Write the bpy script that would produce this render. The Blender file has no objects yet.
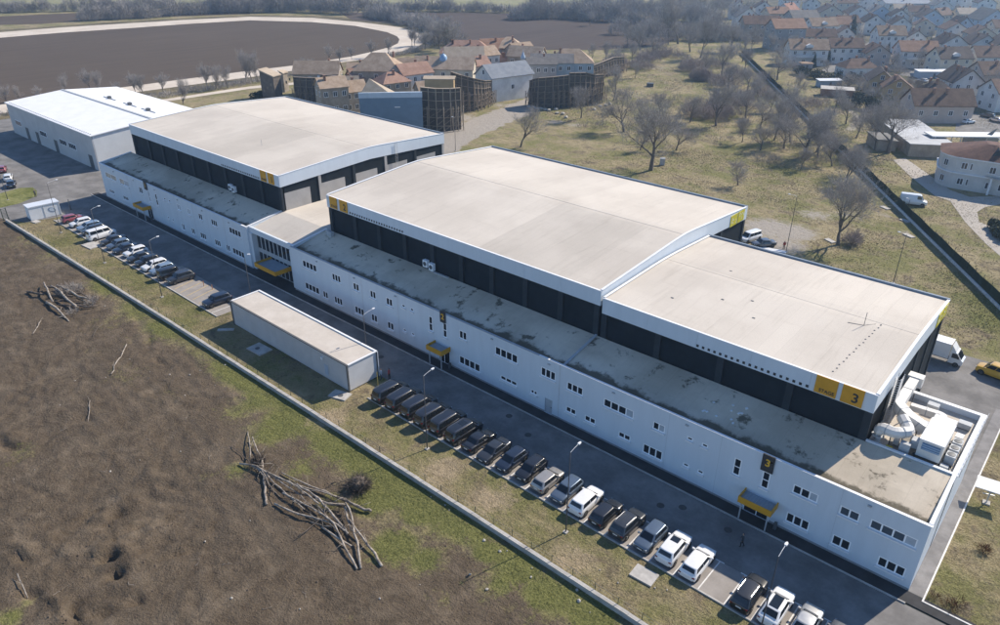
import bpy, bmesh, math, random
import numpy as np
from mathutils import Vector, Matrix

SC = bpy.context.scene
COL = SC.collection
rad = math.radians

# ------------------------------------------------------------------ camera
cam_d = bpy.data.cameras.new("camera")
cam = bpy.data.objects.new("camera", cam_d)
COL.objects.link(cam)
cam_d.sensor_width = 36.0
cam_d.lens = 26.38
cam_d.clip_start = 0.5
cam_d.clip_end = 6000
CR, CD, CF = (0.7516283, 0.6595736, 0.00419024), (0.30822833, -0.34561615, -0.88630964), (-0.58313823, 0.66746696, -0.46307415)
cam.matrix_world = Matrix(((CR[0], -CD[0], -CF[0], 0), (CR[1], -CD[1], -CF[1], 0), (CR[2], -CD[2], -CF[2], 54), (0, 0, 0, 1)))
SC.camera = cam

# ------------------------------------------------------------------ sky and sun
SUN_EL = rad(39)
SUN_XY = Vector((0.27, 0.963)).normalized()
world = bpy.data.worlds.new("World")
SC.world = world
world.use_nodes = True
wt = world.node_tree
wt.nodes.clear()
sky = wt.nodes.new("ShaderNodeTexSky")
sky.sky_type = 'NISHITA'
sky.sun_disc = False
sky.sun_elevation = SUN_EL
sky.sun_rotation = math.atan2(SUN_XY.x, SUN_XY.y)
sky.altitude = 1200
sky.air_density = 1.0
sky.dust_density = 0.0
sky.ozone_density = 5.0
bg = wt.nodes.new("ShaderNodeBackground")
bg.inputs[1].default_value = 0.132
wo = wt.nodes.new("ShaderNodeOutputWorld")
wt.links.new(sky.outputs[0], bg.inputs[0])
wt.links.new(bg.outputs[0], wo.inputs[0])
sun_d = bpy.data.lights.new("sun", 'SUN')
sun_d.energy = 5.0
sun_d.angle = rad(0.53)
sun_d.color = (1.0, 0.90, 0.765)
sun = bpy.data.objects.new("sun", sun_d)
COL.objects.link(sun)
sdir = Vector((SUN_XY.x * math.cos(SUN_EL), SUN_XY.y * math.cos(SUN_EL), math.sin(SUN_EL)))
sun.rotation_euler = sdir.to_track_quat('Z', 'Y').to_euler()
sun.location = (0, 0, 200)

vs = SC.view_settings
vs.view_transform = 'Standard'
vs.look = 'None'
vs.exposure = 0.36
vs.gamma = 1.0
vs.use_curve_mapping = False
SC.cycles.max_bounces = 6
SC.cycles.diffuse_bounces = 3
SC.cycles.glossy_bounces = 3
SC.cycles.transmission_bounces = 3
SC.cycles.volume_bounces = 1
SC.cycles.use_denoising = True

# ------------------------------------------------------------------ helpers
def tag(o, label=None, cat=None, group=None, kind=None):
    if label: o["label"] = label
    if cat: o["category"] = cat
    if group: o["group"] = group
    if kind: o["kind"] = kind
    return o

def empty(name, loc=(0, 0, 0), rz=0.0, label=None, cat=None, group=None):
    o = bpy.data.objects.new(name, None)
    COL.objects.link(o)
    o.location = loc if len(loc) == 3 else (loc[0], loc[1], 0)
    o.rotation_euler = (0, 0, rz)
    return tag(o, label, cat, group)

def link_mesh(name, me, parent=None, loc=None, rz=None):
    o = bpy.data.objects.new(name, me)
    COL.objects.link(o)
    if parent is not None: o.parent = parent
    if loc is not None: o.location = loc
    if rz is not None: o.rotation_euler = (0, 0, rz)
    return o

def copy_tree(o, parent=None):
    c = o.copy()
    COL.objects.link(c)
    c.parent = parent
    for ch in o.children:
        copy_tree(ch, c)
    return c

class MB:
    """collects faces of one part; build() links it as one mesh object"""
    def __init__(s):
        s.v = []; s.f = []; s.m = []; s.mi = 0
    def face(s, pts):
        b = len(s.v); s.v.extend([tuple(p) for p in pts]); s.f.append(tuple(range(b, b + len(pts)))); s.m.append(s.mi)
        return s
    def box(s, x0, x1, y0, y1, z0, z1):
        b = len(s.v)
        s.v += [(x0, y0, z0), (x1, y0, z0), (x1, y1, z0), (x0, y1, z0), (x0, y0, z1), (x1, y0, z1), (x1, y1, z1), (x0, y1, z1)]
        for q in ((0, 3, 2, 1), (4, 5, 6, 7), (0, 1, 5, 4), (1, 2, 6, 5), (2, 3, 7, 6), (3, 0, 4, 7)):
            s.f.append(tuple(b + i for i in q)); s.m.append(s.mi)
        return s
    def prism(s, poly, z0, z1):
        """vertical prism over a counter-clockwise xy outline"""
        n = len(poly); b = len(s.v)
        s.v += [(p[0], p[1], z0) for p in poly] + [(p[0], p[1], z1) for p in poly]
        s.f.append(tuple(b + i for i in range(n - 1, -1, -1))); s.m.append(s.mi)
        s.f.append(tuple(b + n + i for i in range(n))); s.m.append(s.mi)
        for i in range(n):
            j = (i + 1) % n
            s.f.append((b + i, b + j, b + n + j, b + n + i)); s.m.append(s.mi)
        return s
    def extrude(s, poly3, d):
        """planar polygon (3d points) thickened by the vector d"""
        n = len(poly3); b = len(s.v)
        s.v += [tuple(p) for p in poly3] + [(p[0] + d[0], p[1] + d[1], p[2] + d[2]) for p in poly3]
        s.f.append(tuple(b + i for i in range(n - 1, -1, -1))); s.m.append(s.mi)
        s.f.append(tuple(b + n + i for i in range(n))); s.m.append(s.mi)
        for i in range(n):
            j = (i + 1) % n
            s.f.append((b + i, b + j, b + n + j, b + n + i)); s.m.append(s.mi)
        return s
    def tube(s, pts, rs, n=6, cap=True):
        pts = [Vector(p) for p in pts]
        if not hasattr(rs, '__len__'): rs = [rs] * len(pts)
        rings = []
        for i, p in enumerate(pts):
            t = (pts[min(i + 1, len(pts) - 1)] - pts[max(i - 1, 0)])
            if t.length < 1e-9: t = Vector((0, 0, 1))
            t.normalize()
            a = t.cross(Vector((0, 0, 1)))
            if a.length < 1e-3: a = t.cross(Vector((1, 0, 0)))
            a.normalize(); c = t.cross(a)
            b = len(s.v)
            for k in range(n):
                w = 2 * math.pi * k / n + (math.pi / 4 if n == 4 else 0)
                q = p + (a * math.cos(w) + c * math.sin(w)) * rs[i]
                s.v.append((q.x, q.y, q.z))
            rings.append(b)
        for r0, r1 in zip(rings, rings[1:]):
            for k in range(n):
                s.f.append((r0 + k, r0 + (k + 1) % n, r1 + (k + 1) % n, r1 + k)); s.m.append(s.mi)
        if cap and n > 2:
            s.f.append(tuple(rings[0] + k for k in range(n - 1, -1, -1))); s.m.append(s.mi)
            s.f.append(tuple(rings[-1] + k for k in range(n))); s.m.append(s.mi)
        return s
    def bar(s, a, b, w, h=None):
        """square-section bar from a to b"""
        h = h or w
        a = Vector(a); b = Vector(b); t = (b - a).normalized()
        u = t.cross(Vector((0, 0, 1)))
        if u.length < 1e-3: u = Vector((1, 0, 0))
        u.normalize(); c = t.cross(u)
        k = len(s.v)
        for p in (a, b):
            for su, sc in ((-1, -1), (1, -1), (1, 1), (-1, 1)):
                q = p + u * su * w / 2 + c * sc * h / 2
                s.v.append((q.x, q.y, q.z))
        for q in ((0, 1, 2, 3), (7, 6, 5, 4), (0, 4, 5, 1), (1, 5, 6, 2), (2, 6, 7, 3), (3, 7, 4, 0)):
            s.f.append(tuple(k + i for i in q)); s.m.append(s.mi)
        return s
    def lathe(s, prof, n=12, c=(0, 0, 0)):
        rings = []
        for r, z in prof:
            b = len(s.v)
            for k in range(n):
                w = 2 * math.pi * k / n
                s.v.append((c[0] + r * math.cos(w), c[1] + r * math.sin(w), c[2] + z))
            rings.append(b)
        for r0, r1 in zip(rings, rings[1:]):
            for k in range(n):
                s.f.append((r0 + k, r0 + (k + 1) % n, r1 + (k + 1) % n, r1 + k)); s.m.append(s.mi)
        s.f.append(tuple(rings[0] + k for k in range(n - 1, -1, -1))); s.m.append(s.mi)
        s.f.append(tuple(rings[-1] + k for k in range(n))); s.m.append(s.mi)
        return s
    def mesh(s, name, mats, smooth=False, fix=True):
        me = bpy.data.meshes.new(name)
        me.from_pydata(s.v, [], s.f)
        if not isinstance(mats, (list, tuple)): mats = [mats]
        for m in mats: me.materials.append(m)
        if len(mats) > 1: me.polygons.foreach_set("material_index", s.m)
        if smooth: me.polygons.foreach_set("use_smooth", [True] * len(s.f))
        if fix:
            bm = bmesh.new(); bm.from_mesh(me)
            bmesh.ops.recalc_face_normals(bm, faces=bm.faces)
            bm.to_mesh(me); bm.free()
        me.update()
        return me
    def build(s, name, mats, parent=None, smooth=False, loc=None, rz=None, fix=True):
        return link_mesh(name, s.mesh(name, mats, smooth, fix), parent, loc, rz)

def np_mesh(name, verts, faces, mats, smooth=False, attrs=None):
    """fast mesh from numpy arrays; faces all with the same corner count"""
    me = bpy.data.meshes.new(name)
    n = faces.shape[1]
    me.vertices.add(len(verts)); me.vertices.foreach_set("co", np.ascontiguousarray(verts, np.float32).ravel())
    me.loops.add(faces.size); me.loops.foreach_set("vertex_index", np.ascontiguousarray(faces, np.int32).ravel())
    me.polygons.add(len(faces)); me.polygons.foreach_set("loop_start", np.arange(0, faces.size, n, dtype=np.int32))
    me.polygons.foreach_set("loop_total", np.full(len(faces), n, np.int32))
    if smooth: me.polygons.foreach_set("use_smooth", np.ones(len(faces), bool))
    if not isinstance(mats, (list, tuple)): mats = [mats]
    for m in mats: me.materials.append(m)
    for k, a in (attrs or {}).items():
        at = me.attributes.new(k, 'FLOAT', 'POINT'); at.data.foreach_set("value", np.ascontiguousarray(a, np.float32).ravel())
    me.update(); me.validate()
    return me

# ------------------------------------------------------------------ noise for ground shapes
def _hash(ix, iy, seed):
    h = (ix.astype(np.int64) * 374761393 + iy.astype(np.int64) * 668265263 + seed * 974711) & 0x7fffffff
    h = ((h ^ (h >> 13)) * 1274126177) & 0x7fffffff
    return ((h ^ (h >> 16)) & 0xffff) / 65535.0
def vnoise(x, y, seed=0):
    ix = np.floor(x); iy = np.floor(y); fx = x - ix; fy = y - iy
    ix = ix.astype(np.int64); iy = iy.astype(np.int64)
    sx = fx * fx * (3 - 2 * fx); sy = fy * fy * (3 - 2 * fy)
    a = _hash(ix, iy, seed); b = _hash(ix + 1, iy, seed); c = _hash(ix, iy + 1, seed); d = _hash(ix + 1, iy + 1, seed)
    return (a * (1 - sx) + b * sx) * (1 - sy) + (c * (1 - sx) + d * sx) * sy
def fbm(x, y, oct=4, seed=0, gain=0.5):
    s = 0; a = 1; t = 0
    for o in range(oct):
        s = s + a * vnoise(x * 2 ** o, y * 2 ** o, seed + o * 17); t += a; a *= gain
    return s / t
def sstep(a, b, x):
    t = np.clip((x - a) / (b - a), 0, 1)
    return t * t * (3 - 2 * t)

# ------------------------------------------------------------------ materials
_M = {}
def nodes_of(name):
    m = bpy.data.materials.new(name); m.use_nodes = True
    nt = m.node_tree
    p = nt.nodes["Principled BSDF"]
    return m, nt, p
def N(nt, t, **kw):
    n = nt.nodes.new(t)
    for k, v in kw.items(): setattr(n, k, v)
    return n
def mixc(nt, fac, a, b, blend='MIX'):
    n = nt.nodes.new("ShaderNodeMix"); n.data_type = 'RGBA'; n.blend_type = blend
    for sock, val in ((n.inputs[0], fac), (n.inputs[6], a), (n.inputs[7], b)):
        if hasattr(val, 'links') or hasattr(val, 'is_linked'): nt.links.new(val, sock)
        elif hasattr(val, '__len__'): sock.default_value = (*val, 1) if len(val) == 3 else val
        else: sock.default_value = val
    return n.outputs[2]
def noise(nt, scale, detail=4, rough=0.55, vec=None, dist=0.0):
    n = nt.nodes.new("ShaderNodeTexNoise"); n.inputs["Scale"].default_value = scale
    n.inputs["Detail"].default_value = detail; n.inputs["Roughness"].default_value = rough; n.inputs["Distortion"].default_value = dist
    if vec is not None: nt.links.new(vec, n.inputs["Vector"])
    return n.outputs["Fac"]
def ramp(nt, fac, a, b):
    n = nt.nodes.new("ShaderNodeMapRange"); n.interpolation_type = 'SMOOTHSTEP'
    n.inputs[1].default_value = a; n.inputs[2].default_value = b
    nt.links.new(fac, n.inputs[0]); return n.outputs[0]
def math_(nt, op, a, b=None):
    n = nt.nodes.new("ShaderNodeMath"); n.operation = op
    for i, v in enumerate((a, b)):
        if v is None: continue
        if hasattr(v, 'is_linked'): nt.links.new(v, n.inputs[i])
        else: n.inputs[i].default_value = v
    return n.outputs[0]
def wpos(nt, scale=None):
    g = nt.nodes.new("ShaderNodeNewGeometry")
    if scale is None: return g.outputs["Position"]
    m = nt.nodes.new("ShaderNodeVectorMath"); m.operation = 'MULTIPLY'
    m.inputs[1].default_value = scale
    nt.links.new(g.outputs["Position"], m.inputs[0]); return m.outputs[0]
def bump(nt, p, h, strength=0.3, dist=0.05):
    b = nt.nodes.new("ShaderNodeBump"); b.inputs["Strength"].default_value = strength; b.inputs["Distance"].default_value = dist
    nt.links.new(h, b.inputs["Height"]); nt.links.new(b.outputs[0], p.inputs["Normal"])

def pm(name, c, var=0.12, scale=0.8, rough=0.75, metal=0.0, bumpd=0.0, bscale=20, c2=None, coat=0.0, spec=0.4, rnd=0.0, stretch=None):
    """painted or raw surface: base colour broken up by two scales of noise"""
    if name in _M: return _M[name]
    m, nt, p = nodes_of(name)
    v = wpos(nt, stretch)
    f = noise(nt, scale, 5, 0.6, v)
    f2 = noise(nt, scale * 9, 3, 0.6, v)
    lo = tuple(x * (1 - var) for x in c) if c2 is None else c2
    hi = tuple(min(1, x * (1 + var)) for x in c) if c2 is None else c
    col = mixc(nt, ramp(nt, f, 0.3, 0.7), lo, hi)
    col = mixc(nt, ramp(nt, f2, 0.2, 0.8), col, mixc(nt, 1.0, col, (1 - var * .6,) * 3, 'MULTIPLY'))
    if rnd:
        oi = N(nt, "ShaderNodeObjectInfo")
        hs = N(nt, "ShaderNodeHueSaturation")
        mr = N(nt, "ShaderNodeMapRange"); mr.inputs[3].default_value = 1 - rnd; mr.inputs[4].default_value = 1 + rnd
        nt.links.new(oi.outputs["Random"], mr.inputs[0]); nt.links.new(mr.outputs[0], hs.inputs["Value"])
        nt.links.new(col, hs.inputs["Color"]); col = hs.outputs[0]
    nt.links.new(col, p.inputs["Base Color"])
    p.inputs["Roughness"].default_value = rough; p.inputs["Metallic"].default_value = metal
    p.inputs["Specular IOR Level"].default_value = spec; p.inputs["Coat Weight"].default_value = coat
    p.inputs["Coat Roughness"].default_value = 0.05
    if bumpd: bump(nt, p, noise(nt, bscale, 4, 0.6, v), 0.6, bumpd)
    _M[name] = m
    return m

def paint(name, c, metal=0.0):
    return pm("car paint " + name, c, 0.03, 2.0, 0.32, metal, coat=1.0, spec=0.5)

def glass(name, c=(0.012, 0.016, 0.022), rough=0.06):
    if name in _M: return _M[name]
    m, nt, p = nodes_of(name)
    f = noise(nt, 0.35, 2, 0.5, wpos(nt))
    nt.links.new(mixc(nt, f, c, tuple(x * 1.8 for x in c)), p.inputs["Base Color"])
    p.inputs["Roughness"].default_value = rough; p.inputs["Specular IOR Level"].default_value = 0.6
    _M[name] = m
    return m

# ================================================================== the setting: ground, roads, fields
def axis(*spans):
    out = []
    for a, b, st in spans:
        n = max(1, int(round((b - a) / st)))
        out += [a + (b - a) * i / n for i in range(n)]
    return np.array(out + [spans[-1][1]])
gx_ = axis((-1900, -700, 60), (-700, -260, 10), (-260, -185, 1.6), (-185, 12, 0.42), (12, 60, 3), (60, 900, 60))
gy_ = axis((-300, -10, 15), (-10, 46, 0.38), (46, 110, 3), (110, 330, 1.5), (330, 480, 4), (480, 2400, 60))
GX, GY = np.meshgrid(gx_, gy_)
def seg_dist(px, py, pts):
    d = np.full(px.shape, 1e9)
    for (ax, ay), (bx, by) in zip(pts, pts[1:]):
        L = (bx - ax) ** 2 + (by - ay) ** 2
        t = np.clip(((px - ax) * (bx - ax) + (py - ay) * (by - ay)) / L, 0, 1)
        d = np.minimum(d, np.hypot(px - ax - t * (bx - ax), py - ay - t * (by - ay)))
    return d
def blobs(lst):
    m = np.zeros(GX.shape)
    for (x, y), r, a in lst:
        d2 = ((GX - x) ** 2 + (GY - y) ** 2) / (r * r)
        m = np.maximum(m, a * np.exp(-d2))
    return m
WALL_Y = 41.3
field = sstep(WALL_Y + 0.3, WALL_Y - 0.3, GY) * sstep(-196, -186, GX)
nz = fbm(GX * 0.10, GY * 0.10, 5, 3)
nz2 = fbm(GX * 0.45, GY * 0.45, 4, 9)
dirt = field * 1.0
grass_in_field = blobs([((-97.62, 43.74), 3.0, .5), ((-83.61, 42.71), 3.2, .7), ((-72.15, 42.94), 3.5, .85), ((-68.52, 36.05), 4.2, .95), ((-74.98, 35.91), 3.6, .7),
    ((-60.14, 40.86), 4.0, .95), ((-49.87, 40.40), 3.6, .8), ((-49.46, 36.47), 3.4, .95), ((-42.99, 33.58), 3.3, 1.05), ((-39.35, 34.20), 2.4, .95), ((-44.60, 37.76), 2.4, .9),
    ((-60.35, 43.31), 3, .7), ((-43.07, 42.13), 1.4, .6), ((-31.91, 36.71), 2.0, .75), ((-28.05, 37.83), 2.2, .8), ((-23.39, 39.04), 2.2, .9), ((-35.44, 38.51), 1.4, .75), ((-31.68, 39.32), 1.6, .7),
    ((-102.31, 37.49), 4.5, .5), ((-111.57, 35.61), 5, .42), ((-94.01, 29.99), 4.5, .42), ((-85.29, 31.26), 3.5, .45), ((-102.48, 29.55), 3.5, .35), ((-86.94, 14.56), 3.0, .55), ((-64.76, 29.45), 2.2, .8),
    ((-62.23, 5.43), 1.6, .75), ((-63.02, 6.92), 1.0, .6), ((-144.36, 40.70), 8, .5), ((-124.34, 41.16), 5, .5), ((-156.52, 39.79), 7, .45), ((-106.68, 44.49), 3, .55), ((-53.05, 33.29), 2.0, .8),
    ((-39.91, 24.44), 1.4, .4), ((-34.86, 31.81), 2.2, .45), ((-66.74, 26.56), 1.4, .45), ((-94.04, 23.49), 3, .3), ((-59.55, 34.07), 3, .7)])
grass_in_field = np.maximum(grass_in_field, blobs([((-67.52, 39.68), 6, .5), ((-53.00, 38.74), 6, .55), ((-41.37, 36.81), 5, .5), ((-32.61, 36.09), 4, .5), ((-45.22, 36.23), 5, .55), ((-83.48, 41.07), 6, .42), ((-26.69, 37.55), 4, .5), ((-59.94, 38.51), 5, .5)]))
strip = sstep(4.2, 0.4, np.abs(GY - WALL_Y + 1.0)) * field * 0.62 * sstep(-150, -110, GX)
gf = np.clip(grass_in_field + strip + (nz - 0.5) * 0.7 * (grass_in_field + strip + .15), 0, 1)
dirt = np.clip(dirt * (1 - 0.9 * gf), 0, 1)
green = np.clip(gf * field * 1.0, 0, 1)
green = np.maximum(green, blobs([((-67.05, 53.96), 3, .8), ((-63.77, 45.29), 2.2, .5), ((-56.26, 46.94), 2, .35), ((-102.53, 48.20), 4, .7), ((-31.87, 43.42), 2, .45), ((-37.87, 46.74), 1.6, .5),
    ((-25.93, 48.68), 2, .4), ((-21.15, 45.45), 1.5, .5), ((-110.67, 45.71), 4, .7), ((-120.54, 44.56), 4, .65), ((-135.55, 44.24), 4, .6), ((-152.20, 43.66), 4, .6), ((-104.31, 46.61), 3, .7), ((-187.69, 48.51), 5, .9), ((-182.68, 43.82), 5, .9),
    ((-2.33, 66.95), 2, .5), ((-1.41, 61.38), 2, .6), ((1.32, 70.18), 2, .35), ((2.71, 65.02), 2.5, .45), ((-64.56, 186.04), 9, .5), ((-16.01, 140.66), 8, .6), ((-9.48, 126.62), 5, .8), ((-60.12, 163.32), 7, .45), ((-86.05, 178.96), 12, .4),
    ((-38.75, 187.50), 5, .6), ((-119.70, 161.94), 10, .35), ((-68.91, 141.69), 8, .3), ((-12.26, 133.53), 6, .8), ((-32.21, 144.34), 8, .4), ((-62.57, 143.14), 7, .3), ((-84.53, 196.62), 9, .5), ((-59.26, 256.52), 6, .6), ((-259.69, 386.13), 20, .6)]))
green = np.maximum(green, .40 * (GY > 41.6) * (GY < 48.4) * (fbm(GX * .22, GY * .35, 3, 44) * 1.5))
pale = blobs([((-51.35, 142.84), 6.5, 1.0), ((-47.39, 143.37), 6, 1.0), ((-54.86, 142.01), 4, .7), ((-47.34, 156.82), 5, .65), ((-42.52, 161.15), 5, .5), ((-36.09, 166.93), 2.0, .6), ((-29.95, 159.02), 2.0, .55), ((-46.10, 135.26), 6, .9), ((-167.21, 171.28), 7, .8), ((-170.73, 194.90), 5, .6),
    ((-175.14, 370.35), 9, .5), ((-196.59, 432.75), 14, .45), ((-136.66, 342.19), 6, .55), ((-109.12, 301.77), 7, .4), ((-143.98, 242.98), 9, .4), ((-169.38, 300.83), 10, .45), ((-133.98, 188.56), 4, .6), ((-141.07, 187.56), 4, .7)])
lane = [(-168.12, 225.93), (-166.02, 213.02), (-161.48, 194.67), (-157.23, 174.69), (-153.05, 157.51), (-147.32, 142.63), (-141.15, 129.15)]
pale = np.maximum(pale, sstep(7.5, 5.5, seg_dist(GX, GY, lane) + (nz2 - .5) * 3) * 0.95)
wheel = [(-138.26, 233.69), (-139.87, 246.75), (-140.03, 259.55), (-143.01, 273.50), (-151.12, 284.08), (-164.08, 295.14), (-183.09, 310.76), (-201.62, 322.71)]
wd = seg_dist(GX, GY, wheel)
ruts = sstep(0.9, 0.2, np.abs(wd - 1.1)) * 0.65
for tr_ in ([(-121.82, 22.18), (-109.18, 27.38), (-93.03, 27.55), (-77.48, 25.48), (-61.01, 26.24), (-47.34, 25.47), (-37.62, 23.73)], [(-101.31, 17.03), (-88.77, 20.82), (-73.83, 21.42), (-64.20, 23.42), (-56.01, 26.68), (-43.27, 25.90), (-36.34, 24.86)], [(-128.29, 29.99), (-105.24, 32.86), (-95.86, 37.32), (-74.00, 33.93), (-65.01, 29.23)], [(-75.98, 9.00), (-74.53, 14.26), (-71.32, 21.38), (-69.58, 27.52), (-69.48, 32.57), (-75.04, 38.83)], [(-49.16, 13.54), (-55.60, 19.83), (-62.21, 25.18), (-73.93, 28.63), (-85.64, 29.42)]):
    dd_ = seg_dist(GX + (nz2 - .5) * 1.2, GY + (nz - .5) * 3, tr_)
    ruts = np.maximum(ruts, sstep(.62, .15, np.abs(dd_ - .95)) * .75 * sstep(.33, .5, fbm(GX * .15, GY * .15, 2, 91)) * field)
earth_lane = [(-67.61, 240.16), (-70.73, 259.17), (-79.40, 271.75), (-87.47, 287.33)]
pale = np.maximum(pale, sstep(2.2, 1.0, seg_dist(GX, GY, earth_lane)) * .6)
wall_row = [(-166.74, 42.39), (-113.35, 42.82), (-71.76, 42.67), (-39.94, 42.67), (-22.61, 42.49)]
dry = blobs([((-65.09, 42.41), 3, .8), ((-47.76, 44.52), 3, .8), ((-40.27, 44.61), 3, .8), ((-28.85, 43.49), 3, .7), ((-17.82, 46.87), 2.5, .6), ((-86.01, 44.21), 3, .6), ((-100.01, 45.91), 3, .4)])
# relief
rough_z = (fbm(GX * 0.33, GY * 0.33, 6, 21, .62) - .5) * 0.60 + (fbm(GX * 0.06, GY * 0.06, 3, 5) - .5) * 0.7
rough_z += (np.abs(fbm(GX * 0.9 + GY * .3, GY * 1.1, 3, 33) - .5)) * -0.22
def pit(z, c, rx, ry, rot, dz):
    x = GX - c[0] + WX * min(1.0, rx); y = GY - c[1] + WY * min(1.0, rx); a = rad(rot)
    u = (x * math.cos(a) + y * math.sin(a)) / rx; w = (-x * math.sin(a) + y * math.cos(a)) / ry
    return z + dz * np.exp(-(u * u + w * w) ** 1.5)
pits = np.zeros(GX.shape)
WX = (fbm(GX * .8, GY * .8, 4, 71, .6) - .5) * 1.3; WY = (fbm(GX * .8, GY * .8, 4, 83, .6) - .5) * 1.3
for c, rx, ry, rot, dz in [((-62.59, 14.32), 1.0, .7, 60, -.9), ((-60.03, 13.76), .7, .6, 60, -.7), ((-64.30, 14.19), 1.2, .7, 20, .55), ((-62.69, 15.62), 1.0, .8, 40, .5), ((-60.28, 15.69), 1.4, 1.0, 30, .5),
        ((-70.21, 15.07), 1.5, .5, 100, -.45), ((-68.12, 16.93), 1.3, .45, 95, -.5), ((-69.21, 15.97), 1.5, .5, 100, .45), ((-65.45, 17.37), 1.3, .4, 85, .4), ((-64.53, 18.18), 1.3, .35, 85, -.5), ((-63.80, 19.39), 1.4, .5, 70, .4),
        ((-57.89, 19.52), 2.4, .5, 75, -.4), ((-59.03, 19.39), 2.4, .7, 75, .35), ((-57.93, 9.23), 1.6, .55, -10, -.7), ((-59.93, 8.91), 1.8, .6, -10, .45), ((-58.62, 10.81), 1.4, .45, 75, -.35), ((-56.27, 11.13), 1.2, .6, 60, -.5), ((-55.57, 13.50), .8, .5, 80, -.6),
        ((-68.83, 8.46), 1.0, .35, 20, -.5), ((-70.24, 8.94), 1.3, .5, 20, .4), ((-63.80, 7.44), .8, .6, 20, -.6), ((-68.63, 22.88), 1.6, .5, 10, -.45), ((-70.57, 22.71), 2.0, .6, 10, .4), ((-94.25, 35.03), 1.2, .5, 0, -.5), ((-89.22, 14.04), 1.8, .8, 10, -.6), ((-90.35, 14.84), 2.0, .8, 10, .4),
        ((-77.46, 13.34), 3.0, .35, 15, -.25), ((-87.66, 21.80), 1.2, .5, 40, -.35), ((-43.96, 25.29), 1.5, .4, -40, -.2), ((-59.47, 23.62), 2.4, .25, -30, -.18), ((-67.73, 11.69), 3.0, .8, 10, .3), ((-69.28, 19.33), 2.5, .8, 0, .3)]:
    pits = pit(pits, c, rx, ry, rot, dz)
for x0, w0, a0 in [(-140, .5, 75), (-108, .5, -58), (-88, .5, 20), (-50, .5, 72), (-82, .5, 64), (-68, .5, -50), (-100, .5, 40), (-118, .5, 62), (-96, .6, 70), (-75, .5, 58), (-60, .45, 66)]:
    u = (GX - x0) * math.cos(rad(a0)) + (GY - 18) * math.sin(rad(a0)) + (nz - .5) * 6
    rough_z += -0.16 * np.exp(-((np.abs(u) - 0.9) / .28) ** 2) * sstep(.35, .6, fbm(GX * .05, GY * .05, 2, int(-x0)))
churn = np.clip(blobs([((-63.28, 15.10), 4.2, 1), ((-68.00, 14.17), 4, .9), ((-59.39, 9.38), 3.2, .9), ((-61.75, 17.87), 3.5, .8), ((-68.47, 22.80), 2.5, .7), ((-69.25, 8.60), 2.5, .8), ((-76.12, 12.86), 3.5, .5), ((-57.04, 13.72), 2.5, .8)]), 0, 1)
rid = 1 - np.abs(fbm(GX * .42 + 3, GY * .42, 4, 57, .5) * 2 - 1) * 1.6
rough_z += churn * (rid - .5) * .75
fz = field * sstep(WALL_Y - 0.1, WALL_Y - 2.5, GY)
GZ = fz * (rough_z * 0.8 + pits * 0.95)
outside = 1 - field
GZ += outside * (nz2 - .5) * 0.06 * sstep(116, 122, GY)
GZ -= ruts * 0.12
GZ -= 0.03
nxv, nyv = len(gx_), len(gy_)
idx = np.arange(nxv * nyv).reshape(nyv, nxv)
quads = np.stack([idx[:-1, :-1], idx[:-1, 1:], idx[1:, 1:], idx[1:, :-1]], -1).reshape(-1, 4)

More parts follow.
